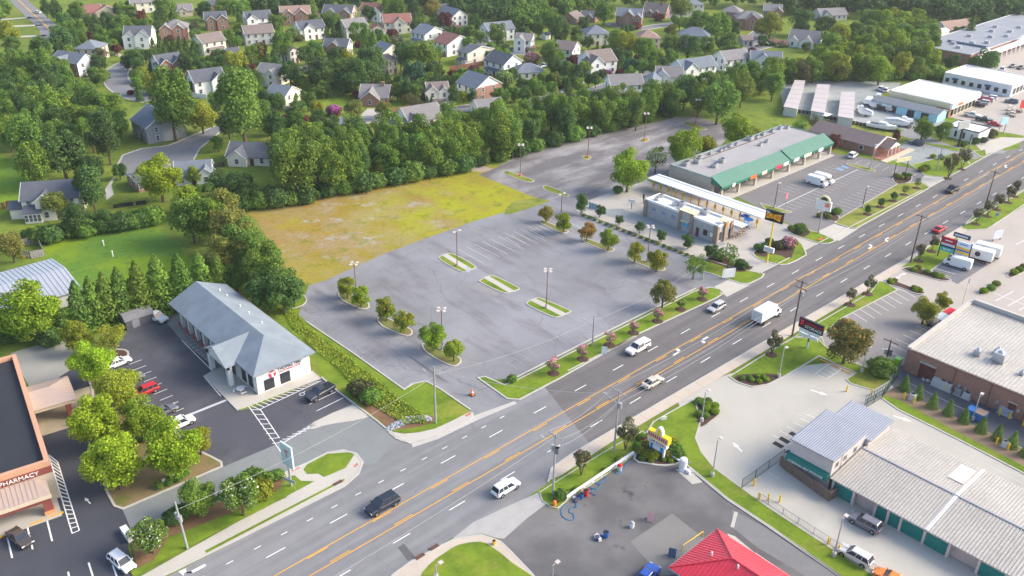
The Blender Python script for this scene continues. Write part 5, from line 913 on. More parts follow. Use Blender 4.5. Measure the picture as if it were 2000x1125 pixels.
for ph, L in _by.items():
    L.sort(key=lambda o: pix(o.location)[0])
    for i, o in enumerate(L):
        o['label'] = f"{o['st']}-storey {ph}" if len(L) == 1 else f"{nth(i)} {ph} from the left, {o['st']}-storey"; del o['st']
        c = pix(o.matrix_basis @ Vector((5, 4, 4))); LAND.append((c[0], c[1], 'the '+(ph if len(L) == 1 else f"{nth(i)} {ph}")))
# white garden shed, fences, pool
t = thing('garden_shed', 'small white garden shed with grey gable roof beside a white house', 'shed', at(1066, 78)); build('wall', MB().box(0, 0, 0, 4, 3, 2.2).sweep([(0, 2.2), (3, 2.2), (1.5, 3)], 'x', 0, 4), TRIM, t); build('roof', gable_roof_x(MB(), 0, 4, 0, 3, 2.2, 3.1, .2, .08), ROOFS['blue'], t)
t = thing('garden_shed', 'tiny white playhouse shed on a lawn behind a cream house', 'shed', at(909, 130)); build('wall', MB().box(0, 0, 0, 2.8, 2.4, 2).sweep([(0, 2), (2.4, 2), (1.2, 2.8)], 'x', 0, 2.8), TRIM, t); build('roof', gable_roof_x(MB(), 0, 2.8, 0, 2.4, 2, 2.9, .2, .08), ROOFS['grey'], t)
_bd = MB().box(0, -.03, 0, .9, .03, 1.8); BOARD = {}
def fence(label, pts, m, h=1.8, board=.9, name='fence'):
    P = [at(*p) for p in pts]; t = thing(name, label, 'fence', (P[0].x, P[0].y, 0))
    if (m.name, board) not in BOARD: BOARD[(m.name, board)] = MB().box(0, -.03, 0, board-.04, .03, 1).mesh('board', m)
    o0 = Vector((P[0].x, P[0].y, 0))
    for i in range(len(P)-1):
        d = P[i+1]-P[i]; L = d.length; n = max(1, int(L/board)); rz = math.atan2(d.y, d.x)
        for k in range(n):
            q = P[i]+d*(k/n)-o0; obj('board', BOARD[(m.name, board)], t, (q.x, q.y, 0), rz, (1, 1, h*(.97+.06*((k*7) % 5)/5)))
        a = P[i]-o0; b = P[i+1]-o0; build('rail', MB().tube((a.x, a.y, h*.7), (b.x, b.y, h*.7), .05, n=4), m, t)
    return t
FW = mat('fence_new_wood', (0.62, 0.36, 0.13), var=.1); FB = mat('fence_brown', (0.22, 0.11, 0.07), var=.12); FWH = mat('fence_white', (0.72, 0.74, 0.78), var=.02); FD = mat('fence_dark', (0.05, 0.045, 0.04), var=.1)
fence('new golden wooden fence round the corner garden beside the swimming pool', [(758, 177), (800, 198), (840, 211), (762, 221)], FW)
fence('dark brown wooden fence behind the white house with red-brown roof', [(858, 112), (893, 108)], FB); fence('brown wooden fence along the lawn by the cream house', [(878, 138), (912, 133), (945, 127)], FB)
fence('white vinyl fence in front of the long white house', [(362, 188), (404, 194)], FWH); fence('dark wooden fence beside the low cream house', [(405, 330), (440, 325)], FD, 1.4); fence('dark wooden fence behind the low cream house between shrubs', [(413, 335), (455, 345)], FD, 1.4)
fence('red-brown board fence beside the big cream house', [(-5, 412), (22, 404)], FB); fence('brown wooden fence in a back garden under dark trees', [(585, 158), (615, 158)], FB)
fence('tall dark fence on the grass behind the meadow', [(222, 407), (240, 404), (292, 398)], mat('fence_iron', (0.03, 0.035, 0.03)), 1.1, 2.6)
t = thing('swimming_pool', 'bright blue swimming pool with pale deck behind the cream house', 'pool', (0, 0, 0)); sheet('deck', [(770, 173), (785, 168), (812, 172), (808, 182), (780, 180)], .05, CONC, t); sheet('water', [(775, 174), (788, 170), (797, 172), (795, 178), (783, 178)], .08, mat('pool_water', (0.02, 0.4, 0.75), rough=.1, spec=.6, var=.05), t, smooth=2)
# ------------------------------------------------------------------ vehicles
PAINT = mat('car_paint', (1, 1, 1), rough=.25, spec=.6, var=0, tint=True)
TRIMB = mat('car_trim', (0.02, 0.02, 0.022), rough=.5, var=0); CGL = mat('car_glass', (0.025, 0.035, 0.05), rough=.06, spec=.8, var=0)
TYRE = mat('tyre', (0.02, 0.02, 0.02), rough=.9, var=0); RIM = mat('alloy', (0.45, 0.45, 0.47), rough=.3, metal=.7, var=0)
HL = mat('headlight', (0.75, 0.76, 0.78), rough=.1, var=0); TL = mat('taillight', (0.45, 0.01, 0.01), rough=.2, var=0)
def loft(mb, st, m=0):
    """body stations (x, half width, z low, z top, edge round)"""
    rings = []
    for (x, hw, zl, zt) in st:
        r = min(.14, (zt-zl)*.3)
        rings.append([(x, -hw*.9, zl), (x, -hw, zl+.16), (x, -hw*.985, zt-r), (x, -hw*.9, zt), (x, hw*.9, zt), (x, hw*.985, zt-r), (x, hw, zl+.16), (x, hw*.9, zl)])
    n = 8; vs = [v for r in rings for v in r]; fs = []
    for i in range(len(rings)-1):
        for j in range(n): fs.append((i*n+j, i*n+(j+1) % n, (i+1)*n+(j+1) % n, (i+1)*n+j))
    fs += [tuple(range(n))[::-1], tuple((len(rings)-1)*n+k for k in range(n))]
    mb.add(vs, fs, m); return mb
CARS = {}
def car_meshes(kind):
    if kind in CARS: return CARS[kind]
    b = MB(); g = MB(); extra = []
    if kind in ('suv', 'bigsuv', 'wagon'):
        L, W, H = {'suv': (4.7, 1.88, 1.72), 'bigsuv': (5.3, 2.02, 1.92), 'wagon': (4.6, 1.82, 1.55)}[kind]; hb = H*.6
        loft(b, [(L*.5, W*.36, .42, hb*.68), (L*.48, W*.45, .3, hb*.8), (L*.42, W*.49, .28, hb*.88), (L*.22, W*.5, .27, hb), (-L*.4, W*.5, .27, hb+.02), (-L*.47, W*.48, .3, hb), (-L*.5, W*.42, .42, hb*.85)])
        bt = (L*.24, -L*.475, W*.455); tp = (L*.09, -L*.40, W*.37); wz = .34
    elif kind == 'sedan':
        L, W, H = 4.75, 1.82, 1.45; hb = .92
        loft(b, [(L*.5, W*.36, .4, .62), (L*.47, W*.46, .28, .74), (L*.4, W*.49, .25, .8), (L*.2, W*.5, .25, hb), (-L*.3, W*.5, .25, hb+.03), (-L*.45, W*.48, .28, hb+.02), (-L*.5, W*.42, .4, .8)])
        bt = (L*.22, -L*.36, W*.45); tp = (L*.06, -L*.2, W*.36); wz = .32
    elif kind in ('pickup', 'captruck'):
        L, W, H = 5.6, 1.98, 1.88; hb = 1.14
        loft(b, [(L*.5, W*.4, .48, .9), (L*.48, W*.47, .38, 1.02), (L*.4, W*.49, .36, 1.08), (L*.2, W*.5, .34, hb), (-L*.12, W*.5, .34, hb), (-L*.13, W*.5, .34, hb-.02), (-L*.48, W*.5, .36, hb-.02), (-L*.5, W*.47, .45, hb-.06)])
        bt = (L*.22, -L*.12, W*.455); tp = (L*.1, -L*.1, W*.38); wz = .4
        if kind == 'pickup': b.box(-L*.48, -W*.42, hb-.015, -L*.14, W*.42, hb+.0, 1); b.box(-L*.49, -W*.49, hb-.02, -L*.13, -W*.43, hb+.05, 0); b.box(-L*.49, W*.43, hb-.02, -L*.13, W*.49, hb+.05, 0)
        else:
            loft(b, [(-L*.125, W*.45, hb-.03, H-.06), (-L*.47, W*.45, hb-.03, H-.08), (-L*.495, W*.42, hb-.03, hb+.3)]); g.box(-L*.45, -W*.462, hb+.2, -L*.16, W*.462, hb+.5)
    elif kind == 'van':
        L, W, H = 5.9, 2.05, 2.5; hb = 1.35
        loft(b, [(L*.5, W*.4, .45, .95), (L*.48, W*.47, .33, 1.1), (L*.4, W*.49, .3, 1.3), (L*.24, W*.49, .3, H-.12), (L*.18, W*.49, .3, H), (-L*.47, W*.49, .3, H), (-L*.5, W*.46, .4, H-.15)]); wz = .36
        g.add([(L*.41, -W*.43, 1.36), (L*.41, W*.43, 1.36), (L*.255, W*.42, H-.25), (L*.255, -W*.42, H-.25)], [(0, 1, 2, 3)])
        for s in (-1, 1): g.box(L*.24, s*W*.495-.02, 1.35, L*.36, s*W*.495+.02, 1.95)
        bt = None
    if bt:
        (xf, xr, wb), (tf, trr, wt) = bt, tp
        zb, zt = hb-.02, H-.05
        g.add([(xf, -wb, zb), (xr, -wb, zb), (xr, wb, zb), (xf, wb, zb), (tf, -wt, zt), (trr, -wt, zt), (trr, wt, zt), (tf, wt, zt)], [(0, 1, 5, 4), (1, 2, 6, 5), (2, 3, 7, 6), (3, 0, 4, 7), (4, 5, 6, 7)])
        b.add([(tf+.05, -wt-.02, zt-.02), (trr-.05, -wt-.02, zt-.02), (trr-.05, wt+.02, zt-.02), (tf+.05, wt+.02, zt-.02), (tf-.1, -wt*.85, H), (trr+.1, -wt*.85, H), (trr+.1, wt*.85, H), (tf-.1, wt*.85, H)], [(0, 1, 5, 4), (1, 2, 6, 5), (2, 3, 7, 6), (3, 0, 4, 7), (7, 6, 5, 4)])
        for s in (-1, 1):
            for xa, xb in ((xf, tf), (xr, trr), (xr+(xf-xr)*.33, trr+(tf-trr)*.3), (xr+(xf-xr)*.62, trr+(tf-trr)*.62)): b.tube((xa, s*wb, zb), (xb, s*(wt+.01), zt), .05, n=4)
    for s in (-1, 1):
        for xw in (L*.31, -L*.31): b.tube((xw, s*W*.46, wz), (xw, s*(W*.5+.012), wz), wz*1.18, n=14, m=1)
        b.box(L*.2, s*W*.5, hb*.98, L*.24, s*(W*.5+.16), hb*.98+.13)
    b.box(L*.485, -W*.3, .42, L*.502, W*.3, .6, 1)
    wh = MB().tube((0, -.11, 0), (0, .11, 0), wz, n=14); ri = MB().tube((0, -.125, 0), (0, .125, 0), wz*.62, n=12)
    CARS[kind] = dict(L=L, W=W, hb=hb, wz=wz, body=b.mesh('body', [PAINT, TRIMB]), glass=g.mesh('window', CGL), wheel=wh.mesh('tyre', TYRE, True), rim=ri.mesh('rim', RIM),
                      hl=MB().box(-.06, -.2, -.08, .03, .2, .08).mesh('headlight', HL), tl=MB().box(-.03, -.1, -.14, .05, .1, .14).mesh('taillight', TL)); return CARS[kind]
VEH = []
def car(kind, color, px, deg, label, name=None, cat='car', group=None, z=.8, world=None):
    p = Vector((*world, 0)) if world else at(px[0], px[1], z); c = car_meshes(kind)
    nm = name or {'suv': 'car', 'bigsuv': 'car', 'wagon': 'car', 'sedan': 'car', 'pickup': 'pickup_truck', 'captruck': 'pickup_truck', 'van': 'van'}[kind]
    t = thing(nm, label, {'pickup': 'pickup truck', 'captruck': 'pickup truck', 'van': 'van'}.get(kind, cat), (p.x, p.y, .03), R(deg), group)
    obj('body', c['body'], t, color=color); obj('window', c['glass'], t)
    for sx in (1, -1):
        for s in (1, -1):
            w = obj('wheel', c['wheel'], t, (sx*c['L']*.31, s*(c['W']*.5-.11), c['wz'])); obj('rim', c['rim'], w)
    for s in (1, -1):
        obj('headlight', c['hl'], t, (c['L']*.48, s*c['W']*.36, c['hb']*.72)); obj('taillight', c['tl'], t, (-c['L']*.492, s*c['W']*.4, c['hb']*.82))
    VEH.append(t); return t
WH, BK, GY, SV, RD, BL = (.78, .79, .8), (.02, .022, .026), (.13, .13, .15), (.5, .5, .5), (.5, .02, .02), (.03, .1, .45)
car('bigsuv', (.025, .03, .045), (747, 984), 180, 'black sport utility vehicle with roof rails on the near side of the road'); car('suv', WH, (988, 950), 0, 'white hatchback SUV driving away near the car wash entrance')
car('sedan', (.55, .5, .43), (1275, 744), 0, 'pale gold sedan driving away in the far lanes'); car('captruck', (.72, .7, .68), (1246, 678), 180, 'white pickup truck with a bed cap passing the pink flowering trees')
car('wagon', SV, (1400, 598), 180, 'silver SUV at the kerb lane by the lot driveway'); car('sedan', RD, (1835, 446), 0, 'red sedan driving away past the multi-tenant sign'); car('pickup', BK, (1860, 369), 180, 'black pickup truck coming along the far part of the road')
car('pickup', (.04, .045, .06), (625, 765), 190, 'black pickup truck parked in front of the tyre shop'); car('pickup', WH, (304, 618), -72, 'white pickup truck beside the grey shed'); car('sedan', WH, (230, 706), 2, 'white coupe half hidden under trees in the tyre shop lot')
car('wagon', RD, (283, 761), 182, 'red car half hidden under trees in the tyre shop lot'); car('suv', WH, (352, 824), 2, 'white SUV under the trees at the end of the tyre shop lot'); car('sedan', GY, (318, 801), 2, 'dark car mostly hidden behind the trees of the tyre shop lot')
car('wagon', (.2, .2, .21), (255, 738), 2, 'grey car mostly hidden behind the trees next to the red car')
car('wagon', WH, (237, 1095), -79, 'white car parked by the flowering bush in the pharmacy lot'); car('sedan', (.08, .065, .06), (38, 1048), -79, 'dark brown sedan parked nose out before the pharmacy'); car('pickup', (.03, .03, .03), (324, 601), 10, 'dark pickup bed parked behind the tyre shop')
car('van', WH, (1596, 356), -88, 'front one of the two white vans parked side by side on the shop lot'); car('van', WH, (1609, 351), -88, 'rear one of the two white vans parked side by side on the shop lot'); car('suv', WH, (1666, 302), 8, 'white car parked near the brick office lawn')
car('van', WH, (1870, 515), 98, 'white panel van parked beside the multi-tenant sign')
car('suv', (.16, .16, .19), (1690, 1019), 92, 'grey SUV standing in front of the green storage doors'); car('suv', (.6, .6, .58), (1671, 1083), 92, 'silver SUV by the lamp post along the storage yard fence'); car('sedan', BL, (1264, 1122), 10, 'blue car cut off by the bottom edge near the red roof'); car('sedan', (.75, .22, .03), (1742, 1128), 95, 'orange car cut off by the bottom edge in the storage yard')
for i, (k, c, p, dg, lb) in enumerate((('pickup', WH, (1899, 224), -78, 'white pickup truck on the marine store lot by the grass'), ('pickup', BK, (1923, 233), -78, 'black pickup truck on the marine store lot next to a white one'), ('sedan', RD, (1944, 241), -78, 'red car at the edge of the marine store lot'), ('suv', GY, (1976, 197), 100, 'dark grey SUV crossing the marine store lot'),
        ('pickup', BK, (1909, 203), 100, 'black pickup truck parked before the marine store front'), ('suv', WH, (1920, 199), 100, 'white car next to the black truck at the marine store front'), ('suv', WH, (1928, 194), 100, 'white car second from the black truck at the marine store front'), ('suv', WH, (1935, 190), 100, 'white car third from the black truck at the marine store front'),
        ('sedan', GY, (1979, 128), 170, 'blue-grey car parked on the shopping centre lot'), ('sedan', BK, (1995, 131), 170, 'dark car beside the blue-grey one on the shopping centre lot'), ('suv', WH, (1959, 134), 10, 'white car on the shopping centre lot behind the white block'), ('suv', WH, (1722, 172), 10, 'white car parked behind the marine store on gravel'), ('suv', WH, (1731, 175), 10, 'second white car behind the marine store on gravel'),
        ('suv', (.05, .06, .09), (1790, 278), 100, 'dark SUV alone on the brick office lot'), ('sedan', WH, (247, 123), 60, 'white car at the kerb of the curving residential street'), ('suv', BK, (176, 145), 10, 'black SUV in the drive of the white gable-ended house'), ('sedan', BK, (203, 150), -10, 'black car parked across the drive by the residential street'), ('sedan', (.25, .02, .03), (196, 151), -10, 'dark red car behind the black car by the residential street'),
        ('pickup', WH, (869, 205), 20, 'white pickup truck in the drive of the cream house'), ('wagon', (.3, .02, .04), (947, 189), 20, 'dark red car in the drive of the brick-fronted house'), ('pickup', WH, (1062, 128), 5, 'white pickup truck beside a low blue-grey roof'), ('sedan', BK, (990, 90), 40, 'black car on the street near white houses'), ('suv', WH, (884, 103), 10, 'white car beside the white house with red-brown roof'),
        ('sedan', WH, (72, 23), 120, 'white car on the curving country road at the top left'), ('suv', WH, (1441, 45), 10, 'white car beside a brick house at the top'), ('sedan', GY, (453, 92), 20, 'dark car beside the cream house with brown roof'), ('suv', WH, (1099, 183), 30, 'white car in the drive between two pale houses'), ('sedan', BK, (909, 75), 20, 'black car parked on the street by the red-brown roof'))):
    car(k, c, p, dg, lb)
# box truck, step vans, trailers, boats
def box_truck(px, deg, label, cabc=WH, L=5.4, name='box_truck', dec=None):
    p = at(*px, 1.4); t = thing(name, label, 'truck', (p.x, p.y, .03), R(deg)); h = 3.3
    m = MB(); loft(m, [(-L/2-1.2, 1.18, .95, h), (L/2-1.2, 1.18, .95, h)]); b_ = obj('cargo_box', m.mesh('cargo_box', [PAINT]), t, color=WH); build('rear_door', MB().box(-L/2-1.26, -1.0, 1.0, -L/2-1.2, 1.0, 3.0), mat('door_silver', (0.55, 0.56, 0.58)), b_)
    c = MB(); x = L/2-1.15; loft(c, [(x, 1.05, .5, 2.35), (x+1.0, 1.05, .45, 2.3), (x+1.5, 1.03, .45, 1.55), (x+2.2, .95, .5, 1.35), (x+2.3, .85, .6, 1.1)]); obj('cab', c.mesh('cab', [PAINT]), t, color=cabc)
    g = MB().add([(x+1.05, -.92, 2.22), (x+1.05, .92, 2.22), (x+1.52, .9, 1.6), (x+1.52, -.9, 1.6)], [(0, 1, 2, 3)])
    for s in (-1, 1): g.box(x+.2, s*1.05-.02, 1.45, x+1.0, s*1.05+.02, 2.1)
    build('window', g, CGL, t); build('chassis', MB().box(-L/2-1.2, -.8, .5, x+.5, .8, .95), TRIMB, t)
    for xx in (x+1.3, -L/2+.2):
        for s in (-1, 1): w_ = build('wheel', MB().tube((xx, s*1.05-.14, .45), (xx, s*1.05+.14, .45), .45, n=14), TYRE, t); build('rim', MB().tube((xx, s*1.05-.16, .45), (xx, s*1.05+.16, .45), .24, n=10), RIM, w_)
    if dec: 
        for s in (-1, 1): build('emblem', MB().tube((-.8, s*1.185, 2.2), (-.8, s*1.2, 2.2), .62, n=18), dec, b_)
    return t
box_truck((1499, 612), 0, 'white box truck driving in the far lanes'); box_truck((1903, 497), 98, 'white delivery truck with dark oval emblem behind the white panel van', dec=mat('emblem_brown', (0.1, 0.07, 0.08))); box_truck((1918, 489), 98, 'white box truck mostly hidden behind the truck with the oval emblem')
def boat(px, deg, L, label, cover=False, col=WH):
    p = at(*px, 1); t = thing('boat', label, 'boat', (p.x, p.y, 0), R(deg)); W = L*.32
    m = MB(); st = [(-L/2, W*.46, .7, 1.7), (-L*.1, W*.5, .6, 1.75), (L*.25, W*.42, .6, 1.9), (L*.42, W*.22, .8, 2.0), (L/2, W*.04, 1.3, 2.05)]; loft(m, st); obj('hull', m.mesh('hull', [PAINT]), t, color=col)
    if cover: c = MB(); loft(c, [(-L*.48, W*.4, 1.7, 2.1), (0, W*.42, 1.7, 2.7), (L*.3, W*.3, 1.85, 2.2), (L*.47, W*.05, 1.9, 2.1)]); build('cover', c, mat('boat_cover', (0.62, 0.64, 0.68)), t)
    else: build('cockpit', MB().box(-L*.4, -W*.33, 1.72, L*.05, W*.33, 1.78), TRIMB, t); c = MB(); loft(c, [(-L*.1, W*.32, 1.75, 2.6), (L*.1, W*.3, 1.75, 2.6), (L*.22, W*.2, 1.85, 2.0)]); build('cabin', c, mat('boat_white', (0.75, 0.76, 0.78)), t)
    build('trailer', MB().box(-L*.45, -W*.4, .45, L*.6, W*.4, .6), DKMET, t)
    for s in (-1, 1): build('wheel', MB().tube((-L*.1, s*W*.5-.1, .35), (-L*.1, s*W*.5+.1, .35), .35, n=12), TYRE, t)
boat((1722, 247), -75, 9.5, 'large white motor boat along the hedge of the gravel yard'); boat((1752, 240), -75, 8, 'covered white boat behind the large motor boat', True); boat((1764, 236), -60, 6, 'white boat with raised bow beyond the covered boat'); boat((1697, 197), 10, 7, 'white boat near the blue workshop corner', True); boat((1715, 190), 20, 6, 'white covered boat close behind the marine store wall', True)
boat((1714, 207), 110, 6, 'white boat parked first before the blue workshop', True); boat((1727, 211), 110, 5.5, 'dark boat parked between two pale boats before the blue workshop', False, BK); boat((1740, 213), 110, 6, 'pale grey covered boat third before the blue workshop', True, SV); boat((1682, 214), 60, 4.5, 'small white boat with dark motor on the gravel yard', False); boat((1690, 221), 100, 5, 'small white covered boat beside the gravel yard fence', True); boat((1780, 219), 100, 5, 'black covered boat before the blue workshop door', True, BK); boat((1812, 221), 100, 5, 'dark teal boat at the end of the blue workshop', False, (.02, .12, .14))
def cart(px, deg, label):
    p = at(*px); t = thing('golf_cart', label, 'golf cart', (p.x, p.y, 0), R(deg)); m = MB(); loft(m, [(1.1, .5, .3, .6), (.6, .58, .25, .8), (-.2, .58, .25, .55), (-1.1, .55, .3, .75)]); obj('body', m.mesh('body', [PAINT]), t, color=(.3, .28, .22)); bx('roof', t, mat('cart_roof', (.62, .56, .45)), -.9, -.6, 1.75, .7, .6, 1.82); bx('seat', t, mat('cart_seat', (.5, .45, .35)), -.7, -.5, .6, -.1, .5, .85)
    for x in (-.85, .65):
        for s in (-.55, .55): build('post', MB().tube((x, s, .6), (x, s, 1.76), .03, n=4), DKMET, t); build('wheel', MB().tube((x, s-.08, .22), (x, s+.08, .22), .22, n=10), TYRE, t)
for i, p in enumerate(((1971, 215), (1968, 223), (1980, 220), (1990, 219), (1976, 228))): cart(p, 20*i, f'{nth(i)} of the golf carts clustered on the marine store lot, counted from the back')
# ------------------------------------------------------------------ trees
LEAF = mat('leaf', (1, 1, 1), rough=.7, spec=.15, var=0, tint=True, island=.45)
def translucent(m, k=.35):
    n = m.node_tree.nodes; l = m.node_tree.links; b = n['Principled BSDF']; src = b.inputs['Base Color'].links[0].from_socket
    tr = n.new('ShaderNodeBsdfTranslucent'); l.new(src, tr.inputs['Color']); mx = n.new('ShaderNodeMixShader'); mx.inputs[0].default_value = k
    l.new(b.outputs[0], mx.inputs[1]); l.new(tr.outputs[0], mx.inputs[2]); l.new(mx.outputs[0], n['Material Output'].inputs['Surface'])
translucent(LEAF)
BARK = mat('bark', (0.13, 0.095, 0.07), rough=1, var=.2, scale=2)
PINKB = mat('blossom_pink', (0.68, 0.27, 0.36), rough=.8, var=0, island=.25); WHITEB = mat('blossom_white', (0.62, 0.62, 0.52), rough=.8, var=0, island=.15); ORANGEB = mat('autumn_leaf', (0.42, 0.2, 0.04), rough=.8, var=0, island=.35); YELLB = mat('lit_leaf', (0.3, 0.33, 0.03), rough=.8, var=0, island=.3); PURPB = mat('blossom_purple', (0.4, 0.12, 0.34), rough=.8, var=0, island=.25)  # lit_leaf: sunlit highlights painted as yellow-green leaves, mostly towards the crown top
def leafquad(mb, p, nrm, s, rnd, m=0):
    a = nrm.orthogonal().normalized(); b = nrm.cross(a); t = rnd.uniform(0, 6.283); a, b = a*math.cos(t)+b*math.sin(t), b*math.cos(t)-a*math.sin(t)
    l, w = s*rnd.uniform(.8, 1.3), s*rnd.uniform(.5, .8); k = nrm*(s*.25)
    mb.add([p-a*l, p-b*w+k, p+a*l, p+b*w+k], [(0, 1, 2, 3)], m)
def rdir(r):
    z = r.uniform(-1, 1); t = r.uniform(0, 6.283); q = math.sqrt(1-z*z); return Vector((q*math.cos(t), q*math.sin(t), z))
def make_tree(kind, seed, accent=None, amount=0.0):
    r = random.Random(seed); mb = MB(); tk = MB()
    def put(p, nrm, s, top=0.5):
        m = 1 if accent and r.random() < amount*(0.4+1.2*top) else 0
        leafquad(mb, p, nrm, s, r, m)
    if kind in ('round', 'near', 'tall', 'sparse', 'far'):
        az, cz, N, s, nl = {'round': (.95, 1.25, 5000, .058, 24), 'near': (.95, 1.25, 8500, .046, 30), 'tall': (1.3, 1.75, 5600, .06, 30), 'sparse': (1.05, 1.5, 1000, .07, 15), 'far': (1.15, 1.5, 650, .14, 12)}[kind]
        lobes = []
        for i in range(nl):
            d = rdir(r); q = r.uniform(.42, .86); lobes.append((Vector((d.x*q, d.y*q, cz+d.z*q*az)), r.uniform(.2, .3)+.3*(.9-q)))
        lobes.append((Vector((0, 0, cz)), .55))
        for i in range(N):
            c, R_ = lobes[r.randrange(nl+1)]; d = rdir(r)
            if d.z < -.35 and r.random() < .6: d.z = -d.z
            q = R_*(r.uniform(.8, 1.08) if r.random() < .8 else r.uniform(.2, .8)); p = c+Vector((d.x, d.y, d.z*az))*q
            nrm = (d*.8+rdir(r)*.7+Vector((0, 0, .25))).normalized(); put(p, nrm, s, (p.z-cz+1)/2)
        tk.tube((0, 0, 0), (0, 0, cz*.75), .075, .05, 7)
        for i in range(7): c = lobes[i][0]; tk.tube((0, 0, cz*r.uniform(.35, .7)), c, .035, .012, 5)
    elif kind == 'cone':
        H = 3.6
        for i in range(2300):
            u = r.random()**1.35; z = .12+u*(H-.12); R_ = (1-u)**.75*(1.0+.16*math.sin(u*31+r.random()*2)); t = r.uniform(0, 6.283); k = r.uniform(.72, 1.03) if r.random() < .85 else r.random()
            p = Vector((R_*k*math.cos(t), R_*k*math.sin(t), z)); nrm = (Vector((math.cos(t), math.sin(t), .45))+rdir(r)*.7).normalized(); put(p, nrm, .085, u)
        tk.tube((0, 0, 0), (0, 0, H*.8), .07, .02, 6)
    elif kind in ('bush', 'ball'):
        az = .85 if kind == 'bush' else .8
        for i in range(900 if kind == 'bush' else 500):
            d = rdir(r); d.z = abs(d.z) if r.random() < .8 else d.z; q = r.uniform(.8, 1.0)*(1+(.16 if kind == 'bush' else .03)*math.sin(d.x*7+seed)*math.cos(d.y*6)); p = Vector((d.x*q, d.y*q, .6*az+d.z*q*az*.95)); put(p, (d+rdir(r)*.6).normalized(), .11 if kind == 'bush' else .13, d.z)
        mb.blob((0, 0, .55*az), .78, .78, .7*az, 10, 6); tk.tube((0, 0, 0), (0, 0, .4), .06, n=5)
    elif kind == 'myrtle':
        for k in range(6):
            t = k*1.05+r.random(); tk.tube((0, 0, 0), (.35*math.cos(t), .35*math.sin(t), 1.6), .03, .015, 5)
        lobes = []
        for k in range(11): d = rdir(r); lobes.append((Vector((d.x*.55, d.y*.55, 2.0+d.z*.65)), r.uniform(.28, .42)))
        for i in range(1300):
            c, R_ = lobes[r.randrange(11)]; d = rdir(r); p = c+d*R_*r.uniform(.6, 1.05); put(p, (d+rdir(r)*.6).normalized(), .085, max(0, (p.z-1.5)/1.6))
    mats = [LEAF]+([accent] if accent else [])
    return mb.mesh('crown', mats), tk.mesh('trunk', BARK)
TM = {'round': [make_tree('round', s) for s in (1, 2, 3, 4)], 'tall': [make_tree('tall', s) for s in (11, 12, 13)], 'sparse': [make_tree('sparse', s) for s in (21, 22)], 'cone': [make_tree('cone', s) for s in (31, 32)], 'bush': [make_tree('bush', s) for s in (41, 42)], 'ball': [make_tree('ball', s) for s in (51, 52)],
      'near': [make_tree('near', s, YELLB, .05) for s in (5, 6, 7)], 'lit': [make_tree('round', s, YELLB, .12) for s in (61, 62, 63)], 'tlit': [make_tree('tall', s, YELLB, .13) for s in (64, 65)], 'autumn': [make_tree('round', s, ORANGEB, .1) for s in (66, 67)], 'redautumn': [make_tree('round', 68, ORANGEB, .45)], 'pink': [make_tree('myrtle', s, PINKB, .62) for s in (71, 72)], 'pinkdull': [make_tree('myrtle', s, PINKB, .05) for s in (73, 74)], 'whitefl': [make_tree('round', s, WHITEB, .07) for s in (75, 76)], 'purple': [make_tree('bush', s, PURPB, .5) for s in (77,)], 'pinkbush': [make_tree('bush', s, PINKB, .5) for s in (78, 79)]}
CC = {'d': (0.095, 0.178, 0.049), 'g': (0.158, 0.271, 0.05), 'l': (0.235, 0.347, 0.031), 'k': (0.294, 0.42, 0.027), 'y': (0.291, 0.325, 0.034), 'o': (0.213, 0.231, 0.056), 'r': (0.196, 0.063, 0.057), 't': (0.058, 0.15, 0.085), 'b': (0.138, 0.149, 0.063), 'm': (0.169, 0.275, 0.045)}
CW = {'d': 'dark green', 'g': 'mid green', 'l': 'bright green', 'k': 'lime green', 'y': 'yellow-green', 'o': 'olive', 'r': 'dark red', 't': 'blue-green', 'b': 'bronze-leaved', 'm': 'fresh green'}
KW = {'round': 'tree', 'near': 'leafy tree', 'tall': 'tall tree', 'sparse': 'thin-leaved tree', 'cone': 'conifer', 'bush': 'bush', 'ball': 'clipped shrub', 'lit': 'flecked tree', 'tlit': 'tall flecked tree', 'autumn': 'tree turning orange', 'redautumn': 'orange-red tree', 'pink': 'crape myrtle in pink flower', 'pinkdull': 'crape myrtle with few flowers', 'whitefl': 'white-flowered bush', 'purple': 'purple-flowered bush', 'pinkbush': 'pink-flowered bush'}
CZ = {'round': 1.25, 'near': 1.25, 'lit': 1.25, 'autumn': 1.25, 'redautumn': 1.25, 'whitefl': 1.25, 'tall': 1.75, 'tlit': 1.75, 'sparse': 1.5, 'cone': 1.5, 'bush': .5, 'ball': .45, 'pink': 2.0, 'pinkdull': 2.0, 'purple': .5, 'pinkbush': .5}
TREES = []
TRN = random.Random(5)
def T(cx, cy, r, kind='round', col='g', hs=1.0, label=None, group=None):
    """a tree whose crown centre shows at pixel (cx, cy) with radius r pixels"""
    cz = CZ[kind]*hs; R_ = 4.0; r *= 1.1
    for _ in range(6):
        p = at(cx, cy, cz*R_); R_ = r*depth(p)/F_PX
    return plant(p.x, p.y, R_, kind, col, hs, label, group)
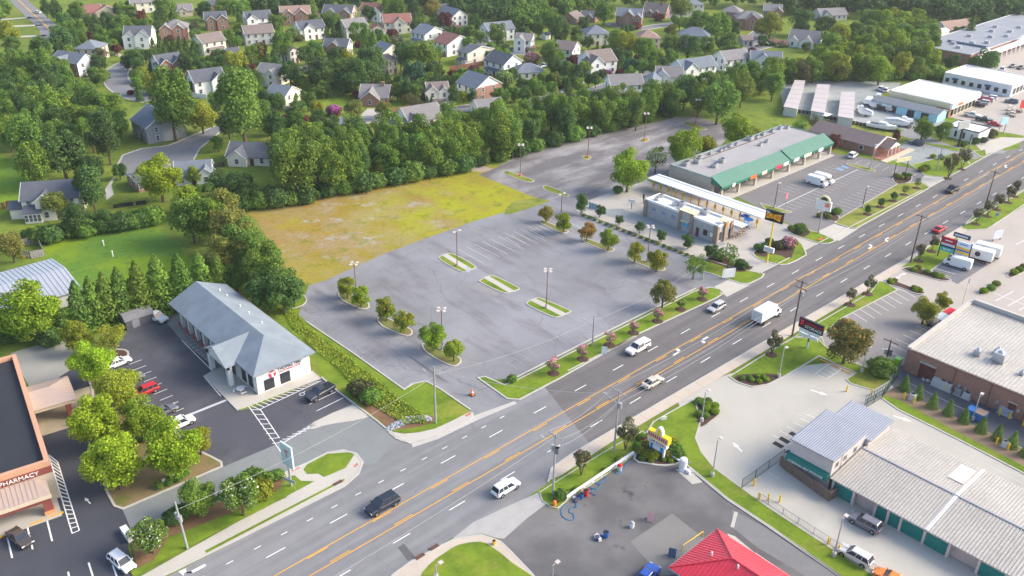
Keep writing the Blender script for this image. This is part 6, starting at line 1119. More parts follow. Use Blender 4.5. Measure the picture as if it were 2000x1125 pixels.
def plant(x, y, R_, kind, col, hs=1.0, label=None, group=None, name=None):
    me, tk = TM[kind][TRN.randrange(len(TM[kind]))]
    big = kind not in ('bush', 'ball', 'purple', 'pinkbush')
    t = thing(name or ({'tall': 'tall_tree', 'tlit': 'tall_tree', 'lit': 'sunlit_tint_tree', 'autumn': 'autumn_tree', 'redautumn': 'autumn_tree', 'sparse': 'thin_tree', 'cone': 'evergreen_tree', 'pink': 'crape_myrtle', 'pinkdull': 'crape_myrtle', 'whitefl': 'flowering_tree'}.get(kind, 'tree') if big else 'shrub'), label or '', 'tree' if big else 'shrub', (x, y, 0.02), TRN.uniform(0, 6.283), group)  # kind 'lit': sunlight on the crown is put into its leaf colours
    j = TRN.uniform(.85, 1.17); c = tuple(min(1, v*j*TRN.uniform(.94, 1.06)) for v in CC[col])
    w = R_*TRN.uniform(.94, 1.06)
    obj('crown', me, t, scale=(w, w, R_*hs), color=c)
    if big: obj('trunk', tk, t, scale=(w, w, R_*hs))
    TREES.append((t, kind, col, R_, label)); return t
D = 'd'
for a in (  # ---- neighbourhood, far left to right: crown x, y, radius, kind, colour
    (12, 62, 20, 'lit', 'y'), (22, 84, 15, 'round', 'g'), (5, 15, 14, 'round', 'g'), (88, 12, 12, 'tall', D), (108, 18, 13, 'tall', D), (122, 38, 13, 'round', D), (150, 20, 17, 'round', 'g'), (148, 55, 16, 'round', 'g'), (118, 75, 23, 'round', D), (78, 92, 18, 'tall', D), (178, 45, 16, 'round', D), (205, 38, 15, 'round', D), (233, 46, 19, 'round', 'g'), (252, 24, 15, 'round', 'g'), (284, 55, 19, 'round', 'g'), (318, 22, 27, 'round', 'g'), (275, 32, 11, 'round', 'r'), (398, 18, 15, 'round', D), (440, 10, 22, 'lit', 'g'), (472, 18, 20, 'round', 'g'), (253, 8, 8, 'bush', D),
    (198, 104, 13, 'round', 'b'), (190, 122, 16, 'round', D), (228, 96, 9, 'round', 'r'), (268, 113, 14, 'tall', D), (283, 108, 12, 'round', D), (300, 97, 10, 'cone', D), (313, 95, 10, 'cone', D), (326, 94, 10, 'cone', D), (339, 94, 10, 'cone', D), (352, 93, 10, 'cone', D), (364, 94, 9, 'cone', D), (266, 126, 12, 'tall', D), (276, 141, 12, 'lit', 'y'), (371, 120, 21, 'round', D), (428, 112, 17, 'round', D), (460, 122, 23, 'lit', 'y'), (446, 70, 13, 'round', 'g'), (462, 80, 11, 'round', 'g'), (490, 106, 18, 'round', 'g'), (380, 52, 11, 'round', 'b'), (365, 70, 8, 'bush', 'g'), (332, 75, 8, 'bush', 'r'), (330, 195, 44, 'tall', 'g'), (292, 160, 18, 'lit', 'y'), (392, 224, 28, 'lit', 'y'), (468, 196, 52, 'tall', 'g'), (425, 278, 14, 'round', 'g'), (270, 132, 9, 'round', 'g'), (505, 215, 24, 'round', 'g'), (445, 240, 24, 'round', D),
    (550, 83, 21, 'tall', 'g'), (508, 100, 19, 'autumn', 'o'), (538, 44, 16, 'round', 'g'), (571, 66, 13, 'whitefl', 'g'), (567, 39, 7, 'bush', 'r'), (553, 35, 10, 'round', 'g'), (621, 32, 7, 'purple', 'r'), (640, 41, 13, 'tall', 'g'), (656, 43, 14, 'tall', 'g'), (720, 24, 13, 'round', D), (608, 10, 12, 'cone', 'm'), (634, 5, 11, 'cone', 'g'), (758, 12, 15, 'tall', 'm'), (780, 14, 14, 'tall', 'm'), (845, 18, 18, 'autumn', 'o'), (808, 16, 12, 'tall', D), (848, 46, 13, 'round', 'g'), (872, 40, 17, 'round', 'r'), (928, 44, 13, 'tall', D), (945, 50, 9, 'tall', D), (972, 66, 20, 'round', 'g'), (938, 70, 12, 'whitefl', 'g'), (894, 60, 11, 'pinkbush', 'g'), (858, 100, 12, 'pinkdull', 'g'),
    (638, 70, 9, 'cone', D), (652, 69, 9, 'cone', D), (666, 69, 9, 'cone', D), (700, 62, 20, 'round', 'g'), (716, 80, 13, 'cone', 'g'), (730, 84, 11, 'cone', 'g'), (746, 88, 11, 'cone', 'g'), (767, 67, 11, 'bush', 'r'), (776, 80, 15, 'whitefl', 'b'), (782, 108, 17, 'tall', D), (596, 106, 17, 'round', D), (614, 94, 15, 'round', 'g'), (618, 109, 8, 'bush', 'r'), (655, 112, 20, 'round', D), (652, 96, 11, 'round', D), (682, 114, 17, 'lit', 'y'), (725, 122, 30, 'round', D), (618, 138, 30, 'round', D), (690, 145, 30, 'round', D), (722, 144, 24, 'round', D), (665, 132, 18, 'round', 'g'), (826, 106, 28, 'lit', 'm'), (808, 142, 24, 'round', 't'), (845, 138, 17, 'round', D), (858, 140, 12, 'round', 'b'), (565, 142, 21, 'round', D), (690, 210, 18, 'round', 'o'), (652, 218, 14, 'purple', 'r'), (747, 210, 15, 'round', 'o'), (834, 200, 6, 'cone', D), (843, 201, 6, 'cone', D), (792, 180, 6, 'cone', D), (886, 184, 12, 'tall', D), (906, 187, 10, 'round', 'y'), (923, 188, 11, 'tall', D), (970, 175, 11, 'bush', 'r'), (953, 174, 6, 'cone', D), (985, 153, 17, 'whitefl', 'g'), (988, 168, 8, 'cone', D), (985, 188, 13, 'round', 'g'), (884, 145, 9, 'bush', 'r'), (925, 138, 11, 'bush', 'r'), (805, 195, 16, 'sparse', 'b'), (570, 192, 12, 'round', 'g'), (540, 200, 18, 'round', D), (600, 195, 17, 'round', 'g'), (575, 215, 20, 'round', D), (618, 212, 14, 'round', 'y'), (585, 75, 9, 'bush', 'b'),
    (1035, 45, 13, 'tall', D), (1062, 20, 17, 'round', 'g'), (1078, 42, 18, 'tall', 'g'), (1095, 56, 20, 'tall', D), (1105, 8, 18, 'round', 'g'), (1140, 46, 13, 'round', D), (1140, 8, 14, 'round', 'g'), (1181, 24, 20, 'round', 'm'), (1233, 55, 8, 'bush', D), (1243, 52, 9, 'bush', 'r'), (1286, 35, 9, 'bush', 'r'), (1332, 16, 19, 'lit', 'm'), (1310, 58, 13, 'round', 'o'), (1150, 83, 11, 'round', D), (1034, 96, 9, 'pinkbush', 'g'), (1038, 115, 14, 'pinkbush', 'o'), (1075, 100, 19, 'round', 'g'), (1090, 110, 15, 'round', 'm'), (1083, 125, 14, 'tall', D), (1105, 138, 13, 'tall', D), (1060, 152, 13, 'round', 'g'), (1082, 155, 15, 'round', 'o'), (1120, 160, 9, 'tall', D), (1150, 154, 9, 'tall', D), (1123, 118, 12, 'bush', 'r'), (1187, 143, 7, 'purple', 'r'), (1176, 144, 9, 'round', D), (1200, 76, 20, 'round', 'g'), (1224, 86, 24, 'lit', 'y'), (1260, 96, 22, 'round', 'm'), (1310, 88, 20, 'round', 'g'), (1344, 90, 22, 'round', D), (1380, 86, 16, 'round', 'g'), (1424, 80, 17, 'round', 'g'), (1402, 50, 26, 'round', 'm'), (1366, 42, 20, 'round', 'g'), (1430, 55, 16, 'round', D), (1230, 128, 14, 'round', 't'), (1298, 122, 11, 'round', D), (1331, 124, 8, 'tall', D), (1345, 120, 8, 'bush', D), (1250, 128, 10, 'bush', 't'), (1490, 52, 17, 'lit', 'y'), (1490, 78, 10, 'round', D), (1212, 143, 10, 'bush', 'r'), (1165, 148, 9, 'bush', D), (1020, 165, 14, 'round', D), (1000, 145, 13, 'round', D), (1360, 20, 8, 'bush', 'r'),
    (1506, 46, 21, 'lit', 'y'), (1565, 40, 22, 'round', D), (1610, 52, 22, 'round', D), (1510, 84, 9, 'pinkbush', 'g'), (1530, 87, 9, 'pinkbush', 'g'), (1600, 20, 8, 'round', 'g'), (1575, 90, 9, 'round', 'o'), (1895, 60, 12, 'cone', D), (1868, 62, 10, 'bush', D), (1880, 60, 10, 'bush', D), (1893, 46, 10, 'round', D), (1928, 42, 10, 'round', D), (1945, 38, 9, 'round', D),
    # ---- row along the big lot, the drive-in and the shops
    (1405, 196, 35, 'round', 'g'), (1228, 330, 35, 'near', 'l'), (1342, 287, 36, 'near', 'l'), (1380, 284, 20, 'lit', 'y'), (1441, 252, 30, 'near', 'l'), (1472, 262, 16, 'round', 'y'), (1282, 308, 20, 'sparse', 'g'), (1510, 262, 8, 'bush', D), (1560, 246, 14, 'sparse', 'g'), (1590, 237, 12, 'sparse', 'b'), (1560, 250, 9, 'bush', D), (1804, 250, 20, 'round', 'm'), (1842, 252, 17, 'round', 'g'), (1630, 275, 13, 'round', 'r'), (1750, 265, 8, 'tall', 'r'), (1930, 118, 22, 'round', D), (1905, 122, 14, 'round', 'g'), (1860, 120, 14, 'round', D),
    (677, 560, 19, 'near', 'y'), (704, 576, 20, 'autumn', 'l'), (754, 602, 21, 'autumn', 'l'), (788, 626, 20, 'autumn', 'l'), (846, 656, 25, 'near', 'l'), (886, 683, 20, 'lit', 'l'),
    (1067, 417, 14, 'autumn', 'y'), (1101, 432, 18, 'autumn', 'l'), (1147, 452, 16, 'redautumn', 'o'), (1189, 466, 19, 'near', 'l'), (1241, 490, 18, 'autumn', 'y'), (1284, 508, 19, 'autumn', 'y'),
    (1136, 394, 14, 'tall', D), (1172, 411, 11, 'round', D), (1210, 429, 9, 'round', D), (1250, 443, 10, 'round', D), (1293, 458, 11, 'round', D), (1345, 470, 13, 'round', D), (1391, 490, 14, 'round', D), (1425, 497, 20, 'sparse', 'g'), (1357, 516, 20, 'sparse', 'm'), (1296, 573, 24, 'round', 'o'), (1207, 372, 10, 'bush', D),
    # ---- left middle
    (60, 320, 30, 'tall', 'm'), (118, 300, 42, 'round', D), (178, 322, 24, 'round', D), (232, 333, 14, 'round', D), (310, 345, 38, 'near', 'k'), (358, 388, 28, 'lit', 'l'), (378, 340, 16, 'lit', 'l'), (425, 415, 44, 'near', 'o'), (372, 425, 40, 'round', 'm'), (472, 470, 40, 'round', 'g'), (512, 515, 42, 'near', 'g'), (550, 565, 40, 'round', D), (430, 365, 26, 'round', D), (470, 365, 30, 'round', D), (175, 360, 32, 'tall', D), (106, 398, 24, 'lit', 'o'), (150, 425, 28, 'round', D), (200, 430, 20, 'round', D), (20, 480, 26, 'round', 'o'), (445, 500, 42, 'near', 'o'), (405, 425, 44, 'near', 'm'), (450, 450, 46, 'near', 'o'), (495, 495, 46, 'near', 'g'), (535, 545, 42, 'near', 'g'), (400, 380, 24, 'round', 'g'), (575, 318, 44, 'tall', 'm'), (630, 310, 40, 'round', 'm'), (520, 560, 40, 'round', D), (460, 540, 26, 'round', 'g'),
    # ---- beside the tyre shop and pharmacy
    (55, 605, 56, 'near', 'l'), (150, 655, 30, 'near', 'y'), (215, 655, 26, 'sparse', 'y'), (178, 707, 40, 'near', 'k'), (230, 757, 38, 'near', 'y'), (185, 820, 48, 'near', 'k'), (275, 815, 40, 'near', 'l'), (222, 900, 52, 'near', 'k'), (335, 875, 52, 'near', 'k'), (388, 860, 26, 'near', 'y'), (384, 972, 34, 'near', 'm'), (470, 965, 40, 'whitefl', 'm'), (292, 1046, 34, 'whitefl', 'm'), (120, 620, 26, 'round', 'g'), (20, 650, 30, 'bush', D), (100, 660, 24, 'bush', D),
    # ---- south side of the road
    (1657, 662, 42, 'autumn', 'o'), (1722, 720, 25, 'bush', 'm'), (1808, 605, 24, 'near', 'y'), (1842, 587, 16, 'round', 'y'), (1225, 838, 24, 'pinkdull', 'b'), (1137, 895, 20, 'pinkdull', 'b'), (1097, 967, 13, 'bush', 'g'), (1512, 662, 17, 'pinkdull', 'b'), (1665, 573, 12, 'pinkdull', 'b'), (1700, 550, 13, 'pinkdull', 'b'), (1800, 487, 12, 'pinkdull', 'b'), (1825, 470, 11, 'pinkdull', 'b'),
    (1912, 416, 11, 'pinkdull', 'b'), (1934, 401, 11, 'pinkdull', 'b'), (1953, 388, 11, 'pinkdull', 'b'), (1975, 374, 11, 'pinkdull', 'b'), (1988, 362, 11, 'pinkdull', 'b'), (1860, 316, 16, 'pinkdull', 'b'), (1885, 302, 14, 'pinkdull', 'b'),
    (1540, 476, 15, 'pinkbush', 'b'), (1520, 480, 11, 'bush', 'b'), (1503, 472, 8, 'bush', D)): T(*a)
# crape myrtles on the verge, each in a mulch ring
RING = MB().tube((0, 0, .11), (0, 0, .2), 1.15, .8, 14).mesh('mulch_ring', MULCH)
myr = []
for k, (bx_, by_, r_, kd) in enumerate(((1081, 730, 18, 'pink'), (1138, 702, 16, 'pink'), (1190, 675, 15, 'pink'), (1237, 651, 12, 'pink'), (1284, 628, 13, 'pink'), (1329, 605, 11, 'pinkdull'), (1371, 585, 13, 'pink'))):
    p = at(bx_, by_); R_ = r_*depth(p)/F_PX; t = plant(p.x, p.y, R_, kd, 'g', .72, 'x'); myr.append(t); rg = obj('mulch_ring', RING, t); rg.rotation_euler = (0, 0, 0)
row_labels(myr, '{n} crape myrtle from the left in the pink-flowering row along the verge')
sap = []
for k, (bx_, by_) in enumerate(((1694, 419), (1719, 405), (1744, 393), (1765, 381), (1790, 368))):
    p = at(bx_, by_); t = plant(p.x, p.y, .95, 'round' if k < 3 else 'sparse', D, 1.3, 'x'); sap.append(t); obj('mulch_ring', RING, t)
row_labels(sap, '{n} small sapling from the left on the dry verge before the shops')
for t in [o for o, k, c, r_, l in TREES if k == 'pinkdull' and pix(o.location)[0] > 1400 and l is None]: obj('mulch_ring', RING, t)
# rows of evergreens
ley = [plant(at(x, y).x, at(x, y).y, r_, 'cone', 'm' if i % 3 else 'g', .9, 'x') for i, (x, y, r_) in enumerate(((165, 640, 3.2), (192, 634, 3.3), (218, 628, 3.4), (246, 621, 3.5), (282, 614, 3.7), (320, 604, 3.8), (362, 596, 3.7), (400, 584, 3.4), (432, 576, 3.0)))]
row_labels(ley, '{n} tall evergreen from the left in the conical screen behind the tyre shop')
arb = []
for x, y in ((1765, 762), (1792, 778), (1820, 796), (1851, 810), (1881, 825), (1915, 843), (1946, 859), (1975, 873), (2003, 890)):
    p = at(x, y); arb.append(plant(p.x, p.y, .95, 'cone', 'g', .95, 'x'))
row_labels(arb, '{n} clipped cone shrub from the left in the row along the service alley')
# low shrubs
def shrubs(pts, kind, fmt, r_=None, hs=1.0, group=None):
    L = []
    for q in pts: L.append(plant(*tuple(at(q[0], q[1]))[:2], r_ if len(q) < 4 else q[3], kind if len(q) < 5 else q[4], q[2], hs, 'x', group))
    row_labels(L, fmt); return L
shrubs([(1140+i*11.2, 422+i*4.3, 'y' if i % 2 else 'm') for i in range(20)], 'ball', '{n} small hedge shrub from the left along the kerb beside the drive-in', .55)
shrubs([(1365, 787, 'g'), (1371, 791, 'g'), (1382, 787, 'g'), (1383, 795, 'l'), (1396, 796, 'l'), (1379, 802, 'l'), (1396, 807, 'l'), (1365, 812, 'g'), (1377, 815, 'g')], 'ball', '{n} round shrub from the left in the bed at the storage entrance', .8)
shrubs([(1450, 741, 'g'), (1463, 739, 'g'), (1480, 737, 'l'), (1490, 738, 'l'), (1482, 747, 'l'), (1497, 744, 'l'), (1468, 745, 'g')], 'ball', '{n} round shrub from the left in the kidney bed on the storage lawn', .6)
shrubs([(1785, 530, 'l'), (1792, 526, 'o'), (1810, 534, 'g'), (1826, 538, 'o'), (1831, 542, 'l'), (1838, 542, 'l')], 'ball', '{n} low shrub from the left in the bed below the multi-tenant sign', .8)
shrubs([(1739, 550, 'l'), (1747, 550, 'o'), (1741, 554, 'l'), (1785, 564, 'o'), (1792, 566, 'l'), (1788, 569, 'l'), (1796, 569, 'l')], 'ball', '{n} low shrub from the left in the narrow bed between the parking rows', .65)
shrubs([(1921, 572, 'l'), (1935, 566, 'g'), (1945, 558, 'o')], 'ball', '{n} round shrub from the left in the near island bed of the pale lot', .95)
shrubs([(1980, 535, 'l'), (1990, 530, 'g'), (1999, 525, 'o')], 'ball', '{n} round shrub from the left in the far island bed of the pale lot', .95)
shrubs([(1252, 885, 'y'), (1246, 878, 'g'), (1257, 874, 'o'), (1262, 893, 'y'), (1265, 880, 'b', 1.2), (1270, 890, 'o'), (1275, 895, 'y'), (1281, 878, 'o'), (1290, 870, 'y'), (1262, 862, 'g'), (1252, 862, 'g'), (1300, 893, 'o'), (1309, 878, 'g', 1.2), (1318, 885, 'g', 1.3), (1326, 895, 'g', 1.1), (1300, 868, 'y'), (1285, 862, 'o'), (1272, 858, 'g'), (1315, 870, 'y'), (1296, 900, 'l', .5), (1310, 903, 'l', .5), (1271, 902, 'l', .5), (1254, 898, 'g', .6), (1258, 866, 'r', .9)], 'bush', '{n} shrub from the left in the bed round the car wash sign', .95)
shrubs([(1126, 960, 'l'), (1183, 921, 'l'), (1210, 900, 'l'), (1090, 978, 'g')], 'ball', '{n} small shrub from the left on the lawn behind the white rail', .7)
shrubs([(1480, 487, D, 1.1), (1491, 492, D, 1.2), (1493, 484, D, 1.0), (1500, 480, 'b', 1.0)], 'ball', '{n} clipped shrub from the left below the drive-in sign', .9)
shrubs([(1545, 450, 'g', 1.0), (1556, 448, 'g', 1.1), (1565, 447, 'g', 1.1), (1562, 456, D, 1.1), (1572, 452, 'o', .8)], 'bush', '{n} bush from the left in the bed at the shop lot entrance', 1)
shrubs([(1600, 424, 'o', .9), (1612, 424, 'o', .9), (1619, 428, 'o', .9), (1620, 417, 'g', 1.0), (1634, 418, 'g', 1.3)], 'bush', '{n} bush from the left behind the pole sign by the shop lot', 1)
shrubs([(1750, 346, 'o', .9), (1760, 350, 'y', .9), (1770, 351, 'b', .8), (1766, 343, 'g', .8), (1776, 345, 'g', .8)], 'bush', '{n} bush from the left under the cream shop sign', .9)
shrubs([(1800, 335, 'y', 1.2), (1807, 332, 'g', 1.3), (1822, 309, 'y', 1.0), (1838, 312, 'g', 1.0), (1880, 285, 'g', 1.3), (1905, 280, D, 1.5), (1920, 278, D, 1.3), (1935, 268, 'b', 2.0)], 'bush', '{n} bush from the left on the verges towards the white building', 1)
shrubs([(1445, 522, D, 1.5), (1452, 525, D, 1.3), (1400, 506, 'g', 1.1), (1412, 510, 'o', 1.0)], 'bush', '{n} bush from the left in the mulch bed by the white roadside sign', 1)
shrubs([(716, 772, 'b', 1.9), (701, 768, 'b', 1.9), (726, 784, 'g', 1.9)], 'bush', '{n} big bush from the left at the corner of the bank by the tyre shop', 2)
shrubs([(498, 945, 'g', 2.0), (526, 940, 'g', 1.2), (543, 934, 'g', 1.1), (340, 1020, D, 1.6), (355, 1010, D, 1.5), (510, 970, 'y', 2.2)], 'bush', '{n} bush from the left in the bed along the grey drive', 1.5)
shrubs([(312, 953, 'g', .8), (330, 946, 'g', .8), (348, 937, 'g', 1.0), (360, 928, 'g', 1.0), (280, 860, D, 1.0), (1000, 745, 'g', 1.0)], 'bush', '{n} small dark bush from the left, apart from the hedges', .8)
shrubs([(1833, 183, 'r', 1.5), (1846, 185, 'r', 1.5), (1860, 188, 'r', 1.6), (1874, 191, 'r', 1.6), (1888, 194, 'r', 1.6), (1902, 197, 'r', 1.6), (1915, 199, 'r', 1.7), (1927, 202, 'r', 1.8)], 'pinkbush', '{n} shrub from the left in the crimson hedge before the white block', 1.6)
shrubs([(60+i*22, 470-i*4+(i % 3)*5, 'g' if i % 2 else D, 2.2+.5*(i % 3)) for i in range(12)], 'bush', '{n} bush from the left in the hedge along the back of the meadow', 2.2)
shrubs([(140+i*14, 462-i*2, D if i % 3 else 'g', 2.4) for i in range(11)], 'bush', '{n} bush from the left in the dense thicket behind the meadow', 2.4)
shrubs([(395+i*12, 352+i*1.5, D if i % 2 else 'g', 2.6) for i in range(8)], 'bush', '{n} bush from the left in the thicket by the low cream house', 2.4)
shrubs([(480+i*30, 408-i*3.2, 'g' if i % 2 else D, 3.0+.5*(i % 3)) for i in range(5)]+[(640+i*33, 383-i*6.2, 'g' if i % 2 else D, 3.0+.6*(i % 3)) for i in range(9)]+[(940+i*36, 322-i*9.5, 'g' if i % 2 else D, 2.8+.5*(i % 3)) for i in range(11)], 'bush', '{n} bush from the left along the foot of the tree belt', 2)
shrubs([(1528+i*17, 160-(i % 3)*2-i*.3, 'm' if i % 3 else 'g', 3.2+.5*(i % 3)) for i in range(19)], 'bush', '{n} bush from the left at the foot of the wood behind the gravel yard', 3)
# woods: crowns spread through areas, each tree its own object
def inpoly(x, y, P):
    c = False; n = len(P)
    for i in range(n):
        (x1, y1), (x2, y2) = P[i], P[i-1]
        if (y1 > y) != (y2 > y) and x < (x2-x1)*(y-y1)/(y2-y1)+x1: c = not c
    return c
def spots(P, r0, r1, sp, seed):
    rr = random.Random(seed); ys = [p[1] for p in P]; xs = [p[0] for p in P]; y = min(ys); out = []
    while y < max(ys):
        u = (y-min(ys))/max(1, max(ys)-min(ys)); r_ = r0+(r1-r0)*u; x = min(xs)+rr.uniform(0, r_)
        while x < max(xs):
            xx, yy = x+rr.uniform(-.35, .35)*r_, y+rr.uniform(-.3, .3)*r_
            if inpoly(xx, yy, P): out.append((xx, yy, r_*rr.uniform(.8, 1.2), rr.random(), rr.uniform(.9, 1.15)))
            x += r_*sp
        y += r_*sp*.72
    return out
WOODT = []
def wood(P, r0, r1, kinds, label, group, sp=1.25, seed=1):
    for x, y, r_, u, hs in spots(P, r0, r1, sp, seed): k, c = kinds[int(u*len(kinds))]; WOODT.append((T(x, y, r_, k, c, hs, 'x', group), k, c, label))
import numpy as np
def far_wood(P, r0, r1, col, label, sp, seed):
    """a far wood that reads as one mass: one mesh of many leafy crowns"""
    V = []; F = []; off = 0; src = []
    for s_ in (91, 92, 93):
        me, tk = make_tree('far', s_); v = np.empty(len(me.vertices)*3); me.vertices.foreach_get('co', v); f = np.empty(len(me.polygons)*4, dtype=np.int64); me.loops.foreach_get('vertex_index', f); src.append((v.reshape(-1, 3), f)); bpy.data.meshes.remove(me); bpy.data.meshes.remove(tk)
    for x, y, r_, u, hs in spots(P, r0, r1, sp, seed):
        R_ = 5.0
        for _ in range(5): p = at(x, y, 1.5*R_); R_ = r_*1.15*depth(p)/F_PX
        v, f = src[int(u*3)]; a = u*19; c, s = math.cos(a)*R_, math.sin(a)*R_
        V.append(np.stack([v[:, 0]*c-v[:, 1]*s+p.x, v[:, 0]*s+v[:, 1]*c+p.y, v[:, 2]*R_*hs], 1)); F.append(f+off); off += len(v)
    V = np.concatenate(V); F = np.concatenate(F); me = bpy.data.meshes.new('woods'); n = len(F)//4
    me.vertices.add(len(V)); me.vertices.foreach_set('co', V.ravel()); me.loops.add(len(F)); me.loops.foreach_set('vertex_index', F); me.polygons.add(n); me.polygons.foreach_set('loop_start', np.arange(n)*4); me.update(calc_edges=True); me.materials.append(LEAF)
    tag(obj('woods', me, color=CC[col]), label, 'woods', kind='stuff')
DK = [('round', 'd'), ('round', 'g'), ('tall', 'g'), ('tall', 'd'), ('round', 'g'), ('tlit', 'g'), ('round', 'm')]
wood([(0, 105), (80, 108), (130, 130), (148, 158), (190, 192), (238, 222), (243, 250), (220, 280), (160, 285), (60, 270), (0, 260)], 16, 28, DK+[('lit', 'm'), ('round', 'd')], 'in the dense left wood', 'wood on the left', 1.18, 3)
wood([(528, 312), (545, 282), (640, 250), (760, 240), (860, 234), (960, 218), (1050, 206), (1150, 186), (1250, 184), (1330, 163), (1400, 145), (1470, 130), (1530, 138), (1520, 165), (1460, 178), (1380, 192), (1290, 206), (1180, 224), (1020, 262), (900, 286), (780, 312), (660, 334), (545, 352), (528, 350)], 17, 26, DK+[('tall', 'g'), ('tall', 'm'), ('tall', 'm'), ('tlit', 'm')]+[('lit', 'm'), ('tall', 'm')], 'in the belt behind the field', 'tree belt behind the field', 1.32, 4)
wood([(1580, 110), (1650, 60), (1720, 20), (1800, 30), (1835, 60), (1830, 122), (1800, 132), (1700, 135), (1620, 132)], 17, 22, [('lit', 'l'), ('lit', 'y'), ('lit', 'm'), ('round', 'm'), ('round', 'l'), ('round', 'g')], 'in the wood behind the gravel yard', 'bright wood behind the gravel yard', 1.3, 6)
wood([(1500, 125), (1560, 110), (1620, 120), (1640, 140), (1560, 142), (1510, 145)], 15, 17, [('lit', 'y'), ('round', 'g'), ('round', 'm'), ('round', 'b')], 'behind the pale storage sheds', 'trees behind the storage sheds', 1.3, 7)
far_wood([(1480, -14), (1700, -16), (2010, -14), (2010, 20), (1960, 32), (1830, 28), (1760, 16), (1640, 12), (1540, 12)], 10, 14, 'd', 'dark distant wood along the top right edge', 1.0, 8)
far_wood([(490, -14), (1000, -14), (1010, 28), (940, 32), (880, 12), (760, 2), (500, 4)], 10, 13, 'd', 'dark wood behind the farthest houses', 1.05, 9)
far_wood([(1000, -14), (1200, -14), (1480, -14), (1480, 4), (1300, 2), (1200, 2), (1080, 22), (1010, 55), (1000, 30)], 11, 14, 'g', 'green wood among and behind the brick houses at the top', 1.15, 10)
far_wood([(-10, -14), (20, -14), (14, 10), (-10, 40)], 12, 14, 'g', 'clump of trees in the top left corner', 1.2, 12)
# garden trees between the houses, wherever nothing else stands
HB = [(pix(h[0].matrix_basis @ Vector((6, 2, 2))), h[0]) for h in HOUSES]
KEEP = [(235, 150, 30), (330, 300, 60), (60, 30, 45), (655, 205, 40), (800, 210, 35), (20, 360, 50), (255, 400, 45), (1360, 108, 40), (1290, 45, 30), (875, 125, 22), (45, 60, 50), (725, 232, 30), (235, 115, 14), (690, 28, 14)]
TP = [pix((t.location.x, t.location.y, 1.2*r_))+(r_*F_PX/depth(t.location),) for t, k, c, r_, l in TREES]
for x, y, r_, u, hs in spots([(120, 25), (300, 5), (500, 5), (760, 15), (1000, 45), (1200, 20), (1480, 20), (1510, 110), (1330, 125), (1150, 165), (1000, 190), (860, 205), (640, 235), (470, 250), (380, 180), (280, 190), (190, 160), (110, 105)], 10, 14, 1.35, 21):
    if any(abs(x-q[0][0]) < 34 and -26 < y-q[0][1] < 20 for q in HB) or any((x-a)**2+((y-b)*1.4)**2 < c*c for a, b, c in KEEP) or any((x-a)**2+(y-b)**2 < (.8*max(c, r_))**2 for a, b, c in TP): continue
    k, c = [('round', 'g'), ('round', 'd'), ('round', 'm'), ('tall', 'd'), ('lit', 'g'), ('bush', 'r'), ('cone', 'd'), ('round', 'g')][int(u*8)]
    T(x, y, r_*(1 if k != 'bush' else .6)*(.7 if k == 'cone' else 1), k, c, hs)
_wb = {}
for t, k, c, l in WOODT: _wb.setdefault((CW[c], KW[k], l), []).append(t)
for (cw, kw, l), L in _wb.items(): row_labels(L, '{n} '+f'{cw} {kw} from the left {l}')
# labels for the remaining trees: look, nearest landmark, then place if still alike
_ub = {}
for t, k, c, r_, l in TREES:
    if l is not None: continue
    x, y = pix(t.location); LM = min(LAND, key=lambda q: (q[0]-x)**2+(1.6*(q[1]-y))**2); dx, dy = x-LM[0], y-LM[1]
    rel = 'beside' if abs(dx)+abs(dy) < 18 else ('left of' if dx < -abs(dy) else 'right of' if dx > abs(dy) else 'behind' if dy < 0 else 'before')
    _ub.setdefault(f"{CW[c]} {KW[k]} {rel} {LM[2]}", []).append(t)
for ph, L in _ub.items():
    L.sort(key=lambda o: pix(o.location)[0])
    for i, o in enumerate(L):
        s_ = ph if len(L) == 1 else f"{ph}, {nth(i)} from left"
        if len(s_.split()) > 16: s_ = s_.replace(' the ', ' ')
        if len(s_.replace('-', ' ').split()) > 16: s_ = s_.replace(' roof,', ',').replace('dark slate', 'slate')
        o['label'] = s_
# uncountable growth
wd = MB(); rr = random.Random(3)
BANKP = px2w([(548, 600), (580, 612), (600, 640), (690, 705), (770, 770), (830, 815), (835, 828), (790, 830), (740, 800), (700, 765), (660, 720), (620, 690), (570, 640)])
bxs = [p[0] for p in BANKP]; bys = [p[1] for p in BANKP]
for i in range(16000):
    x, y = rr.uniform(min(bxs), max(bxs)), rr.uniform(min(bys), max(bys))
    if not inpoly(x, y, BANKP): continue
    cl = .5+.5*math.sin(x*.9)*math.cos(y*.55+x*.3); h = (.12+.55*cl)*rr.uniform(.6, 1.2)
    leafquad(wd, Vector((x, y, h*rr.uniform(.3, 1))), (rdir(rr)+Vector((0, 0, .9))).normalized(), .15, rr, 0 if rr.random() < .68 else 1)
tag(build('weeds', wd, [mat('weed_green', (0.19, 0.29, 0.03), rough=1, var=0, island=.35), mat('weed_yellow', (0.38, 0.4, 0.045), rough=1, var=0, island=.3)]), 'rank green and yellow weeds covering the bank beside the tyre shop', 'weeds', kind='stuff')
rk = MB(); RP = px2w([(752, 838), (790, 816), (835, 813), (843, 822), (800, 826), (765, 842)])
for i in range(260):
    x, y = rr.uniform(min(p[0] for p in RP), max(p[0] for p in RP)), rr.uniform(min(p[1] for p in RP), max(p[1] for p in RP))
    if inpoly(x, y, RP): s = rr.uniform(.12, .32); rk.blob((x, y, .1), s, s, s*.7, 5, 3, jit=.25)
tag(build('rubble', rk, mat('rip_rap', (0.36, 0.38, 0.41), var=.3, scale=3)), 'grey loose rocks lining the ditch at the drive corner', 'rocks', kind='stuff')
